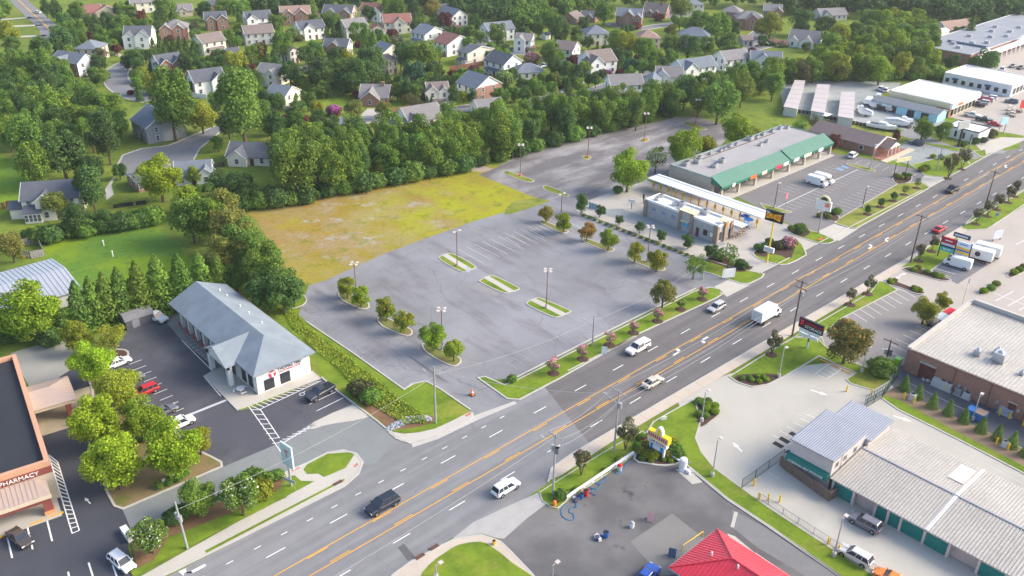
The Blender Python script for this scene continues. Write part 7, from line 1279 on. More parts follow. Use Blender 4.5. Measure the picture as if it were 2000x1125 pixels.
# ------------------------------------------------------------------ poles, lamps, signs, small things
def hgt(base, topy):
    lo, hi = .2, 25.0; p = at(*base)
    for _ in range(30):
        m = (lo+hi)/2
        if pix((p.x, p.y, m))[1] > topy: lo = m
        else: hi = m
    return p, lo
POLEW = mat('pole_wood', (0.12, 0.09, 0.075), rough=1, var=.15, scale=2); POLEG = mat('pole_treated', (0.3, 0.33, 0.3), rough=1, var=.1); RUST = mat('pole_bronze', (0.2, 0.12, 0.09), var=.1); GALV = mat('pole_grey', (0.4, 0.41, 0.42), rough=.5, metal=.3, var=.05); LENS = mat('lamp_housing', (0.55, 0.5, 0.47), rough=.4, var=.04); ORNG = mat('orange_paint', (0.85, 0.2, 0.06), var=.04)
WTOP = []
def utility(base, topy, label, m=POLEW, arms=1, can=1, lean=0, lamp=False):
    p, h = hgt(base, topy); t = thing('utility_pole', label, 'utility pole', (p.x, p.y, 0)); build('pole', MB().tube((0, 0, 0), (lean, 0, h), .19, .12, 10), m, t)
    for k in range(arms):
        z = h-.35-k*1.3; a = build('cross_arm', MB().box(lean-.06, -1.4, z-.07, lean+.06, 1.4, z+.07), POLEW if m is POLEW else GALV, t)
        for y in (-1.25, -.5, .5, 1.25): build('insulator', MB().tube((lean, y, z+.07), (lean, y, z+.28), .06, n=6), GALV, a)
    for k in range(can): build('transformer', MB().tube((lean+.05, .42*(1 if k % 2 else -1), h-3.2), (lean+.05, .42*(1 if k % 2 else -1), h-2.2), .3, n=10), GALV, t)
    if lamp: build('lamp_arm', MB().tube((lean, 0, h-2.6), (lean, 2.6, h-2.0), .05, n=6).box(-.15+lean, 2.4, h-2.1, .15+lean, 3.1, h-1.95), GALV, t)
    WTOP.append((p.x, p.y, h)); return t
utility((1080, 966), 848, 'grey utility pole with two transformers by the car wash entrance', GALV, 1, 3, lamp=True); utility((1199, 884), 762, 'grey utility pole with transformer beside the car wash lawn', GALV, 1, 1, lamp=True); utility((1547, 656), 548, 'dark wooden utility pole beside the storage sign', arms=2, can=1)
utility((1778, 513), 420, 'dark wooden utility pole beside the multi-tenant sign', arms=1, can=0); utility((1923, 408), 334, 'dark wooden utility pole by the far verge shrubs', arms=1, can=0, lamp=True)
utility((851, 826), 716, 'green-grey utility pole on the bank corner by the lot entrance', POLEG, 0, 0, lamp=True); utility((366, 1071), 978, 'leaning green-grey utility pole by the flowering bush', POLEG, 0, 2, -.3); utility((1729, 710), 664, 'wooden utility pole with transformers by the brick store corner', arms=1, can=3); utility((1829, 333), 287, 'grey utility pole with transformers on the verge by the office lot', GALV, 1, 3)
utility((1372, 545), 510, 'thin grey pole at the lot driveway', GALV, 0, 0); utility((1413, 512), 474, 'short slanting white pole on the verge by the drive-in', GALV, 0, 0, .8); utility((1157, 675), 616, 'grey street light pole on the verge by the lot kerb', GALV, 0, 0, lamp=True); utility((1893, 290), 255, 'grey pole beside the small white building', GALV, 0, 0); utility((1960, 260), 222, 'grey pole by the blue sign of the marine lot', GALV, 0, 0); utility((1852, 55), 36, 'lamp pole by the tan house at the top', GALV, 0, 0)
def lot_lamp(base, topy, label, m=RUST, heads=2, cone=False, foot=True):
    p, h = hgt(base, topy); t = thing('lamp_post', label, 'lamp post', (p.x, p.y, 0)); build('pole', MB().tube((0, 0, .5), (0, 0, h), .11, .08, 8), m, t)
    build('foot', MB().tube((0, 0, 0), (0, 0, .8), .3, n=10), ORNG if cone else KERB, t)
    for k in range(heads):
        a = R(0)+k*2*math.pi/heads; d = Vector((math.cos(a), math.sin(a), 0)); build('lamp_head', MB().tube(d*.1+Vector((0, 0, h)), d*.5+Vector((0, 0, h+.05)), .04, n=5).box(d.x*.8-.32, d.y*.8-.25, h-.02, d.x*.8+.32, d.y*.8+.25, h+.14), LENS, t)
for b_, ty, lb, cn, hd in (((893, 520), 452, 'tall lamp post on the grass island with the information sign', 0, 2), ((696, 574), 515, 'tall lamp post at the leftmost tree island of the lot', 0, 4), ((864, 683), 605, 'tall lamp post at the tree island nearest the lot entrance', 0, 4), ((1067, 602), 528, 'tall lamp post on the grass island in the middle of the lot', 0, 4), ((1264, 512), 443, 'tall lamp post between two orange trees by the drive-in', 0, 4), ((1096, 420), 379, 'lamp post behind the trees at the far lot corner', 0, 2),
        ((1016, 344), 283, 'lamp post with orange foot nearest the field in the back lot', 1, 4), ((1148, 308), 250, 'lamp post with orange foot in the middle of the back lot', 1, 4), ((1258, 275), 222, 'lamp post with orange foot under the tree belt', 1, 4), ((1358, 244), 195, 'lamp post with orange foot at the far end of the back lot', 1, 4)): lot_lamp(b_, ty, lb, RUST, hd, bool(cn))
for b_, ty, lb in (((1370, 824), 766, 'thin lamp post in the bed at the storage entrance'), ((1391, 931), 860, 'thin lamp post on the lawn left of the storage yard'), ((1628, 1087), 1013, 'thin lamp post by the silver SUV in the storage yard'), ((1521, 737), 682, 'thin lamp post in the kidney bed on the storage lawn'), ((1683, 727), 680, 'thin lamp post behind the large orange-tinged tree'), ((1899, 820), 773, 'tan lamp post beside the blue dumpster'), ((1512, 406), 359, 'dark lamp post on the shop lot island'), ((1684, 406), 366, 'dark lamp post at the shop lot verge'), ((1699, 330), 284, 'pale lamp post near the white car on the shop lot'), ((852, 1130), 1105, 'lamp post at the bottom edge lawn'), ((1078, 1150), 1104, 'lamp post at the bottom edge of the car wash')): lot_lamp(b_, ty, lb, GALV if 'dark' not in lb else DKMET, 1)
# wires: catenary between poles
WIRE = mat('wire', (0.35, 0.35, 0.36), var=0)
def wire(a, b, label, sag=1.2, r_=.03):
    a, b = Vector(a), Vector(b); m = MB(); n = 14; pts = [a.lerp(b, i/n)-Vector((0, 0, sag*4*(i/n)*(1-i/n))) for i in range(n+1)]
    for i in range(n): m.tube(pts[i], pts[i+1], r_, n=3, cap=False)
    tag(build('power_line', m, WIRE), label, 'cable')
S5 = [WTOP[0], WTOP[1], WTOP[2], WTOP[3], WTOP[4]]
for i in range(4):
    for k, (dy, dz) in enumerate(((-1.25, -.05), (1.25, -.05), (.1, -2.6))): wire((S5[i][0], S5[i][1]+dy, S5[i][2]+dz), (S5[i+1][0], S5[i+1][1]+dy, S5[i+1][2]+dz), f"{['near', 'far', 'low'][k]} power line in the {nth(i)} span from the left along the road")
wire((WTOP[5][0], WTOP[5][1], WTOP[5][2]-1.5), (WTOP[11][0], WTOP[11][1], WTOP[11][2]-1.0), 'dark cable from the bank pole across the lot entrance'); wire((WTOP[5][0], WTOP[5][1], WTOP[5][2]-1.9), (WTOP[6][0], WTOP[6][1], WTOP[6][2]-1.4), 'dark cable from the bank pole over the grey drive'); wire((WTOP[1][0], WTOP[1][1], WTOP[1][2]-.6), (WTOP[5][0], WTOP[5][1], WTOP[5][2]-.6), 'thin cable crossing the road to the bank pole'); wire((WTOP[11][0], WTOP[11][1], WTOP[11][2]-1.0), (WTOP[9][0], WTOP[9][1], WTOP[9][2]-.3), 'dark cable along the lot kerb above the pink trees')
wire((WTOP[0][0], WTOP[0][1], WTOP[0][2]-.4), (WTOP[0][0]-70, WTOP[0][1]-1, WTOP[0][2]-.4), 'power line leaving the picture at the bottom along the road')
# ---- signs
def facing(px, z=0):                                     # a board whose face looks at -X or -Y
    p = at(*px, z); return p
def board(name, label, base, w, h, z0, m, deg, posts=1, pm=GALV, thick=.12, cat='sign', pr=.1):
    """a board w wide, h high, its underside z0 above ground, face turned to heading deg"""
    p = at(*base); t = thing(name, label, cat, (p.x, p.y, 0), R(deg+90)); b = build('panel', MB().box(-w/2, -thick/2, z0, w/2, thick/2, z0+h), m, t)
    for k in range(posts):
        x = 0 if posts == 1 else -w*.4+k*w*.8/(posts-1); build('post', MB().tube((x, thick*.6 if posts > 1 else 0, 0), (x, thick*.6 if posts > 1 else 0, z0+(h if posts > 1 else .05)), pr, n=8), pm, t)
    return t, b
# face towards the camera side: heading -155 looks down the road to the lower left, -90 looks at -Y
WT = (R(90), 0, 0)
p, h = hgt((1498, 512), 412); S = thing('drive_in_sign', 'tall drive-in sign with black oval-cornered panel on a yellow pole', 'sign', (p.x, p.y, 0), R(-84)); S.scale = (.92, 1, 1); zb = h-2.6
build('pole', MB().tube((0, 0, 0), (0, 0, zb+.3), .2, n=10), mat('sonic_yellow', (0.85, 0.62, 0.08), rough=.4), S); b_ = build('panel', MB().box(-2.3, -.25, zb, 2.3, .25, h), mat('sign_black', (0.015, 0.015, 0.02), rough=.4), S)
build('bow_tie', MB().sweep([(-2.0, zb+2.25), (-.2, zb+1.75), (1.9, zb+2.2), (1.7, zb+.35), (-.2, zb+.85), (-2.0, zb+.5)], 'y', -.28, -.25), mat('sign_orange', (0.9, 0.52, 0.02)), b_); build('bow_tie_stripe', MB().sweep([(-2.05, zb+2.42), (-1.2, zb+2.2), (-1.7, zb+1.6), (-2.05, zb+1.8)], 'y', -.29, -.26), mat('sign_sky', (0.3, 0.5, 0.75)), b_)
text(b_, 'SONIC', 1.35, (0, -.31, zb+1.3), WT, mat('sign_red', (0.6, 0.02, 0.02)), sx=1.15); m_ = build('message_board', MB().box(-1.3, -.2, 2.6, 1.3, .2, 3.8), mat('letter_board', (0.75, 0.76, 0.78)), S)
for k in range(2): build('message_line', MB().box(-1.0, -.23, 2.95+k*.4, 1.0, -.2, 3.08+k*.4), mat('message_grey', (.2, .2, .25)), m_)
p, h = hgt((1598, 456), 383); S = thing('pole_sign', 'tall white sign with yellow half-round top on a slender pole by the shop entrance', 'sign', (p.x, p.y, 0), R(-84)); S.scale = (.9, 1, 1); build('pole', MB().tube((0, 0, 0), (0, 0, h-1), .22, .18, 10), GALV, S); b_ = build('panel', MB().box(-2.1, -.25, h-3.6, 2.1, .25, h-1.2), mat('panel_white', (.75, .75, .76)), S); build('logo', MB().box(.4, -.28, h-2.6, 1.7, -.25, h-1.6), mat('panel_orange', (.8, .25, .1)), b_)
build('half_round_top', MB().sweep([(1.6*math.cos(k*math.pi/12), h-1.2+1.3*math.sin(k*math.pi/12)) for k in range(13)], 'y', -.25, .25), mat('panel_cream', (.72, .66, .4)), S); build('half_round_mark', MB().sweep([(1.0*math.cos(k*math.pi/12), h-1.0+.75*math.sin(k*math.pi/12)) for k in range(13)], 'y', -.28, -.26), DKMET, S)
# storage road sign
p, h = hgt((1576, 680), 628); S = thing('storage_sign', 'black self storage sign with red and white lettering and two white message strips', 'sign', (p.x, p.y, 0), R(-90)); zb = h-2.0
build('pole', MB().tube((0, 0, 0), (0, 0, zb), .16, n=8), DKMET, S); build('pole_skirt', MB().tube((0, 0, 0), (0, 0, 1.4), .22, n=8), mat('pale_blue', (.5, .62, .68)), S); b_ = build('panel', MB().box(-2.5, -.25, zb, 2.5, .25, h), mat('sign_black', (0.015, 0.015, 0.02)), S)
text(b_, 'CARDINAL SELF', .68, (.65, -.28, zb+1.35), WT, mat('sign_redbright', (.7, .03, .05)), sx=.78); text(b_, 'STORAGE', .85, (.65, -.28, zb+.55), WT, WHITE, sx=.95); build('bird_logo', MB().sweep([(-2.3, zb+1.75), (-1.3, zb+1.7), (-1.7, zb+1.1), (-1.1, zb+.5), (-1.6, zb+.75), (-2.3, zb+.6), (-2.0, zb+1.1)], 'y', -.28, -.255), mat('sign_redbright', (.7, .03, .05)), b_)
for k in range(2): build('message_board', MB().box(-2.2+.1*k, -.2, zb-.8-k*.85, 2.1-.3*k, .2, zb-.15-k*.85), mat('letter_board', (0.75, 0.76, 0.78)), S)
# multi-tenant sign
p, h = hgt((1831, 500), 460); S = thing('tenant_sign', 'multi-tenant roadside sign of coloured panels on dark posts', 'sign', (p.x, p.y, 0), R(-88)); S.scale = (.92, 1, 1); 
for x in (.0, 3.6, 7.2): build('post', MB().box(x-.12, -.12, 0, x+.12, .12, h+.1), mat('post_green', (.03, .05, .045)), S)
for x0, x1, z0, z1, c in ((.12, 3.48, h-1.5, h-.1, (.5, .02, .05)), (.12, 3.48, h-2.1, h-1.52, (.6, .58, .72)), (.12, 3.48, h-2.5, h-2.12, (.03, .03, .05)), (.12, 3.48, h-3.5, h-2.52, (.08, .5, .52)), (3.72, 7.08, h-1.4, h-.1, (.68, .74, .8)), (3.72, 7.08, h-1.95, h-1.42, (.85, .45, .03)), (3.72, 7.08, h-2.35, h-1.97, (.04, .16, .6)), (3.72, 7.08, h-2.95, h-2.37, (.85, .55, .05)), (3.72, 7.08, h-3.3, h-2.97, (.55, .6, .68))): build('panel', MB().box(x0, -.15, z0, x1, .15, z1), mat('tenant_%d_%d' % (int(x0*10), int(z0*100)), c, var=0), S)
build('top_panel', MB().box(2.4, -.15, h+.7, 6.4, .2, h+1.7), mat('tenant_navy', (.04, .06, .09)), S); build('top_strip', MB().box(2.7, -.18, h+1.0, 5.9, -.15, h+1.4), mat('tenant_pale', (.6, .66, .72)), S)
for x, z0 in ((1.8, h-.8), (5.4, h-.7), (1.8, h-3.0)): build('panel_mark', MB().box(x-.9, -.18, z0-.12, x+.9, -.15, z0+.14), mat('mark_pale', (.72, .72, .72)) if z0 != h-.7 else mat('mark_blue', (.1, .25, .6)), S)
# car wash sign
p, h = hgt((1269, 884), 835); S = thing('car_wash_sign', 'yellow and white car wash sign with arched top on two white posts', 'sign', (p.x, p.y, 0), R(-88)); S.scale = (.88, 1, 1); SY2 = mat('sign_yellow', (.85, .6, .02), rough=.4)
for x in (0, 3.0): build('post', MB().box(x-.16, -.16, 0, x+.16, .16, h-1.2), mat('post_white', (.75, .75, .76)), S)
build('top_panel', MB().box(-.5, -.45, h-1.5, 3.9, .45, h-.35), SY2, S); b_ = build('name_panel', MB().box(-.48, -.5, h-1.25, 3.85, -.45, h-.5), mat('panel_pink', (.72, .45, .42)), S); 
for k in range(9): build('letter_mark', MB().box(-.3+k*.46, -.53, h-1.15, -.05+k*.46, -.5, h-.65), mat('mark_red', (.4, .03, .06)), b_)
build('panel', MB().box(-.5, -.42, h-2.4, 3.6, .35, h-1.52), mat('post_white', (.75, .75, .76)), S); text(S, 'CAR WASH', .62, (1.6, -.45, h-1.98), WT, mat('mark_maroon', (.35, .05, .15)), sx=1.05); b_ = build('blue_panel', MB().box(.2, -.3, h-3.5, 2.85, .3, h-2.45), mat('panel_blue', (.02, .3, .6)), S); build('letter_board', MB().box(.75, -.34, h-3.35, 2.3, -.3, h-2.6), mat('letter_board', (0.75, 0.76, 0.78)), b_)
build('arch', MB().sweep([(1.7+.75*math.cos(k*math.pi/10), h-.35+1.25*math.sin(k*math.pi/10)) for k in range(11)], 'y', -.3, .3), mat('post_white', (.75, .75, .76)), S); build('arch_mark', MB().sweep([(1.7+.42*math.cos(k*math.pi/6), h+.15+.5*math.sin(k*math.pi/6)) for k in range(12)], 'y', -.33, -.3), SY2, S)
# tyre shop pole sign
p, h = hgt((569, 950), 868); S = thing('tyre_sign', 'tall narrow pale blue sign with red T on a grey pole by the grey drive', 'sign', (p.x, p.y, 0), R(8)); build('pole', MB().tube((0, 0, 0), (0, 0, h-3.5), .18, n=8), GALV, S); b_ = build('panel', MB().box(-.14, -1.3, h-4.0, .14, 1.3, h), mat('sign_paleblue', (.5, .62, .66)), S); text(b_, 'T', 1.8, (-.16, 0, h-1.7), (R(90), 0, R(-90)), mat('logo_red', (.62, .01, .09)))
board('road_sign', 'small flat blue-grey sign on two thin posts beside the pale walkway', (567, 955), 2.2, .5, 1.4, mat('sign_steel', (.3, .36, .45)), -160, 2, GALV, .06, pr=.04); board('sale_sign', 'white rectangular roadside sign on the verge by the drive-in', (1422, 545), 3.0, 2.2, .4, mat('panel_white', (.75, .75, .76)), -120, 2, GALV, .08)
board('leasing_sign', 'white two-post sign standing among parked cars on the pale lot', (1946, 470), 3.0, 2.2, .6, mat('sign_lilac', (.6, .64, .74)), -110, 2, DKMET, .1); board('white_box_sign', 'small white box sign on the lawn behind the car wash sign', (1296, 822), 1.0, .7, .2, mat('panel_white', (.75, .75, .76)), -120, 1); board('blue_sign', 'pale blue pole sign by the marine lot entrance', (1955, 262), 3.2, 2.6, 3.2, mat('sign_aqua', (.45, .68, .75)), -110, 2, GALV, .2); board('cream_sign', 'cream double sign on posts at the shop lot corner', (1757, 345), 5.5, 1.2, 4.6, mat('panel_cream', (.72, .66, .4)), -110, 2, DKMET, .3); board('black_sign', 'black framed sign on the bright verge by the white building', (1921, 283), 1.6, 1.6, .8, mat('sign_black', (0.015, 0.015, 0.02)), -110, 2)
board('billboard', 'back of a grey pylon sign with black pole before the white building', (1871, 287), 4.6, 2.4, 6.0, mat('panel_grey', (.5, .5, .5)), -110, 1, DKMET, .5, pr=.35); board('red_sign', 'red and white pole sign at the right edge of the marine lot', (1993, 222), 2.5, 3, 2, mat('sign_red2', (.65, .05, .05)), -110, 1); board('orange_sign', 'orange lawn sign on the verge by the shop entrance', (1602, 470), 1.3, .5, .2, ORNG, -110, 1, GALV, .05); board('grey_menu_sign', 'grey menu board beside the drive-through lane', (1233, 408), 1.8, .8, 1.8, WHITE, -160, 1, DKMET)
board('menu_board', 'brown menu board at the back corner of the drive-in', (1256, 398), .6, 1.3, 1.4, mat('menu_brown', (.12, .05, .03)), 180, 1, DKMET); board('blue_info_sign', 'small blue sign on the far verge', (1946, 425), .9, .7, .6, BLUEPL, -110, 1)
def aframe(px, label, m, deg=-60):
    p = at(*px); t = thing('sandwich_board', label, 'sign', (p.x, p.y, 0), R(deg)); build('panel', MB().slab([(-.5, -.35, .1), (.5, -.35, .1), (.5, -.02, 1.5), (-.5, -.02, 1.5)], .05), m, t); build('panel', MB().slab([(-.5, .02, 1.5), (.5, .02, 1.5), (.5, .4, .1), (-.5, .4, .1)], .05), m, t)
aframe((1180, 690), 'white folding sandwich board on the verge among the pink trees', mat('panel_white', (.75, .75, .76))); aframe((1271, 1016), 'red and white sandwich board on the car wash forecourt', mat('sandwich_red', (.7, .4, .4))); aframe((1312, 1087), 'blue-grey folding sign beside the wash bay', mat('panel_slate', (.1, .14, .24)))
# traffic cone
p = at(922, 772); t = thing('traffic_cone', 'orange traffic barrel cone standing in the lot entrance', 'cone', (p.x, p.y, 0)); build('base', MB().box(-.45, -.45, 0.02, .45, .45, .1), BLACKP, t); build('cone', MB().tube((0, 0, .1), (0, 0, 1.25), .36, .12, 12), ORNG, t); build('band', MB().tube((0, 0, .65), (0, 0, .85), .262, .225, 12), WHITE, t)
# ---- car wash: white rail, bins, hoses, vacuums
A, B = at(1106, 978), at(1237, 890); t = thing('white_rail', 'long low white rail along the car wash forecourt', 'rail', (A.x, A.y, 0), math.atan2((B-A).y, (B-A).x)); L = (B-A).length; build('rail', MB().box(0, -.18, .55, L, .18, .85), mat('rail_white', (.7, .7, .74)), t)
for k in range(9): build('post', MB().box(-.1, -.1, 0, .1, .1, .56), mat('rail_white', (.7, .7, .74)), t, loc=(L*k/8, 0, 0))
A2, B2 = at(1306, 893), at(1330, 908); t = thing('white_rail', 'short white rail beside the white tank in the sign bed', 'rail', (A2.x, A2.y, 0), math.atan2((B2-A2).y, (B2-A2).x)); build('rail', MB().box(0, -.12, .5, (B2-A2).length, .12, .75), mat('rail_white', (.7, .7, .74)), t); [build('post', MB().box(-.08, -.08, 0, .08, .08, .5), mat('rail_white', (.7, .7, .74)), t, loc=(x, 0, 0)) for x in (.2, (B2-A2).length-.2)]
def drum(px, r_, h, m, label, lid=None, name='bin'):
    p = at(*px); t = thing(name, label, 'bin', (p.x, p.y, 0)); build('body', MB().tube((0, 0, .02), (0, 0, h), r_*.88, r_, 14), m, t); build('rim', MB().tube((0, 0, h), (0, 0, h+.06), r_*1.06, r_*1.06, 14), lid or m, t); build('inner' if not lid else 'lid', MB().tube((0, 0, h+.06), (0, 0, h+.08 if not lid else h+.3), r_*.9, r_*.9 if not lid else r_*.5, 12), lid or BLACKP, t)
drum((1144, 968), .42, 1.0, REDP, 'red bin standing against the white rail'); drum((1135, 973), .36, .8, BLUEPL, 'blue drum next to the red bin'); drum((1210, 919), .4, 1.0, mat('vac_grey', (.5, .5, .52)), 'grey vacuum canister with red dome by the white rail', REDP, 'vacuum'); drum((1183, 1049), .42, .9, BLUEPL, 'blue drum standing on the open forecourt'); drum((1234, 1030), .34, .8, WHITE, 'white ring-topped vacuum stand on the forecourt', mat('lid_grey', (.4, .4, .42)), 'vacuum')
def pile(px, n, s, cols, label, name='junk', cat='junk', seed=1):
    p = at(*px); rr = random.Random(seed); t = thing(name, label, cat, (p.x, p.y, 0))
    for i in range(n): x, y = rr.uniform(-s, s), rr.uniform(-s*.6, s*.6); q = rr.uniform(.15, .35); build('piece', MB().box(-q, -q*.7, 0.02, q, q*.7, q*1.5), cols[i % len(cols)], t, loc=(x, y, 0), rz=rr.uniform(0, 3))
WCOL = [mat('junk_white', (.65, .65, .7)), mat('junk_dark', (.08, .08, .14)), mat('junk_tan', (.45, .36, .25))]
pile((1171, 1050), 9, .5, WCOL[:2], 'cart of white and dark cleaning gear beside the blue drum', 'cleaning_cart', 'cart'); pile((1126, 976), 7, .5, WCOL[:2], 'white and dark pump set near the end of the white rail', 'pump', 'pump', 2)
HOSE = mat('hose_blue', (.03, .2, .42), rough=.4, var=0)
def hose(pts, label):
    P = [at(*q) for q in pts]; Q = []
    for i in range(len(P)-1):
        p0, p1, p2, p3 = P[max(i-1, 0)], P[i], P[i+1], P[min(i+2, len(P)-1)]
        for j in range(5): t_ = j/5; Q.append(0.5*((2*p1)+(-p0+p2)*t_+(2*p0-5*p1+4*p2-p3)*t_*t_+(-p0+3*p1-3*p2+p3)*t_**3))
    m = MB()
    for i in range(len(Q)-1): m.tube(Q[i]+Vector((0, 0, .06)), Q[i+1]+Vector((0, 0, .06)), .06, n=5)
    tag(build('hose', m, HOSE), label, 'hose')
hose([(1108, 985), (1098, 995), (1098, 1008), (1110, 1016), (1121, 1015), (1120, 1005), (1112, 1000), (1118, 990), (1126, 992), (1124, 982)], 'blue hose looped on the ground at the lower end of the white rail'); hose([(1150, 962), (1158, 958), (1152, 952), (1165, 956), (1172, 948), (1164, 944), (1176, 942), (1184, 934), (1178, 930)], 'tangled blue hose on the ground in the middle of the white rail'); hose([(1200, 922), (1205, 926), (1215, 922), (1218, 915), (1226, 905), (1232, 900)], 'blue hose around the vacuum by the white rail'); hose([(1152, 962), (1158, 966), (1164, 969)], 'short straight end of blue hose below the white rail')
p = at(1333, 917); t = thing('tank', 'white upright tank beside the car wash lane', 'tank', (p.x, p.y, 0)); build('body', MB().tube((0, 0, .02), (0, 0, 2.0), .62, n=16), mat('tank_white', (.68, .69, .72)), t); build('dome', MB().blob((0, 0, 2.0), .62, .62, .22, 14, 6), mat('tank_white', (.68, .69, .72)), t); build('pipe', MB().tube((.4, .5, .3), (1.5, -.4, .9), .12, n=8), GALV, t)
pile((1345, 922), 6, .5, [mat('junk_white', (.65, .65, .7)), GALV], 'pump equipment beside the white tank', 'pump', 'pump', 3); drum((1083, 988), .28, .7, ORNG, 'orange fire hydrant at the tip of the car wash lawn', ORNG, 'fire_hydrant'); drum((965, 1064), .26, .7, mat('amber', (.85, .45, .03)), 'yellow fire hydrant on the lawn at the bottom edge', None, 'fire_hydrant')
t = thing('guard_rail', 'yellow tube guard rail beside the wash bay', 'rail'); a_, b_ = at(1332, 1076), at(1372, 1048); build('rail', MB().tube((a_.x, a_.y, 1), (b_.x, b_.y, 1), .06), YELL, t); [build('post', MB().tube((q.x, q.y, 0), (q.x, q.y, 1), .06), YELL, t) for q in (a_, b_)]
# ---- storage yard: gate, fences, bollards, dumpsters, wall units
def mesh_fence(pts, label, h=1.8, m=None, name='chain_link_fence'):
    P = [at(*q) for q in pts]; t = thing(name, label, 'fence', (P[0].x, P[0].y, 0)); m = m or mat('fence_green', (.03, .07, .06)); o0 = Vector((P[0].x, P[0].y, 0))
    for i in range(len(P)-1):
        a, b = P[i]-o0, P[i+1]-o0; a.z = b.z = 0; n = max(1, int((b-a).length/2.4)); g = MB(); u = Vector((0, 0, 1))
        for k in range(n+1): q = a.lerp(b, k/n); build('post', MB().tube(q, q+u*h, .05, n=6), m, t)
        g.tube(a+u*h, b+u*h, .04, n=5); g.tube(a+u*.1, b+u*.1, .03, n=4); L_ = (b-a).length; c = 0
        while c < L_: q = a+(b-a)*(c/L_); g.tube(q+u*.1, q+u*h, .018, n=3, cap=False); c += .22
        tag(build('mesh', g, m, t), kind='stuff')
    return t
mesh_fence([(1448, 954), (1500, 917), (1530, 895)], 'dark mesh fence with gate left of the storage office'); mesh_fence([(1690, 797), (1722, 778), (1752, 738)], 'dark green mesh fence running from the office to the service alley'); mesh_fence([(1480, 973), (1500, 985), (1620, 1062), (1715, 1120)], 'low grey chain-link fence along the storage yard edge', 1.1, GALV)
t = thing('sliding_gate', 'green framed sliding gate behind the storage office', 'gate'); a_, b_ = at(1688, 792), at(1731, 767); g = MB()
for z in (.2, 1.1, 2.0): g.tube((a_.x, a_.y, z), (b_.x, b_.y, z), .06, n=5)
build('frame', g, mat('gate_green', (.05, .12, .11)), t)
for k in range(9): q = a_.lerp(b_, k/8); build('bar', MB().tube((q.x, q.y, .2), (q.x, q.y, 2.0), .04, n=5), mat('gate_green', (.05, .12, .11)), t)
bm = MB().tube((0, 0, 0), (0, 0, 1.3), .14, n=10).blob((0, 0, 1.3), .14, .14, .08, 10, 4).mesh('yellow_bollard', YELL); bl = []
for q in ((1653, 765), (1765, 780), (1784, 788), (1821, 752), (1831, 756), (1845, 763), (1951, 811), (1970, 818), (1997, 832), (1945, 868), (1968, 879), (1472, 949), (1483, 976), (1500, 978), (1522, 981), (1616, 1064), (1637, 1079), (1701, 772)): p = at(*q); bl.append(tag(obj('bollard', bm, None, (p.x, p.y, 0)), 'x', 'bollard', 'yellow bollards of the storage yard and alley'))
row_labels(bl, '{n} yellow bollard from the left around the storage yard and alley')
t = fence('weathered grey wooden screen fence in front of the storage office', [(1522, 907), (1533, 918), (1618, 980), (1645, 962)], WOOD, 1.9, .45, 'screen_fence')
def acunit(px, w, d, h, label, deg=0, m=None):
    p = at(*px); t = thing('air_conditioner', label, 'air conditioner', (p.x, p.y, 0), R(deg)); build('case', MB().box(-w/2, -d/2, .1, w/2, d/2, h), m or mat('ac_grey', (.5, .51, .5), rough=.5, var=.06), t); build('base', MB().box(-w/2-.15, -d/2-.15, .02, w/2+.15, d/2+.15, .1), KERB, t)
    for k in range(max(1, int(d/1.2))): build('fan', MB().tube((0, -d/2+.6+k*1.1, h), (0, -d/2+.6+k*1.1, h+.05), min(.45, w*.35), n=14), DKMET, t)
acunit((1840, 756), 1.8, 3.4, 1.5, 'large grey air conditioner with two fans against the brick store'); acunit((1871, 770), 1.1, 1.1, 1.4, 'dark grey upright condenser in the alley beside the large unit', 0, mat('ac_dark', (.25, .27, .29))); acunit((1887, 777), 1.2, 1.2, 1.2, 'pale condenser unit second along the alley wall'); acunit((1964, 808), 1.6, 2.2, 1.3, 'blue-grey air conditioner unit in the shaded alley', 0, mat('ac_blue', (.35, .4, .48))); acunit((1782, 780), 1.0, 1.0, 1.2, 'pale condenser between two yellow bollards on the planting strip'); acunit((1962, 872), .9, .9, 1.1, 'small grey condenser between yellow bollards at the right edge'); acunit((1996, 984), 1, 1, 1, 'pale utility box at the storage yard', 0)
p = at(1905, 815); t = thing('dumpster', 'blue dumpster with open lid behind the lamp post in the alley', 'dumpster', (p.x, p.y, 0), R(0)); build('body', MB().sweep([(-1.0, .1), (1.0, .1), (1.2, 1.3), (-1.0, 1.5)], 'y', -1.5, 1.5), mat('dumpster_blue', (.03, .16, .5)), t); build('lid', MB().slab([(-1.05, -1.5, 1.55), (1.2, -1.5, 1.36), (1.2, .2, 1.36), (-1.05, .2, 1.55)], .06), mat('lid_brown', (.25, .18, .15)), t)
pile((1815, 738), 22, 1.6, [WCOL[0], WCOL[2], mat('junk_lilac', (.6, .55, .72))], 'heap of white and tan rubbish bags by the loading door', 'rubbish_heap', 'rubbish', 5); drum((1788, 730), .35, .8, BLUEPL, 'blue bin beside the loading door'); p = at(1752, 711); t = thing('wheeled_bin', 'bright lime green cart bin at the brick store corner', 'bin', (p.x, p.y, 0)); build('body', MB().box(-.5, -.5, .1, .5, .5, 1.2), mat('lime', (.25, .7, .02)), t); build('lid', MB().box(-.55, -.55, 1.2, .55, .55, 1.3), mat('lime_lid', (.4, .75, .2)), t)
pile((1800, 733), 5, .5, [mat('crate_grey', (.4, .38, .34))], 'grey wooden pallets leaning near the rubbish heap', 'pallets', 'pallets', 6)
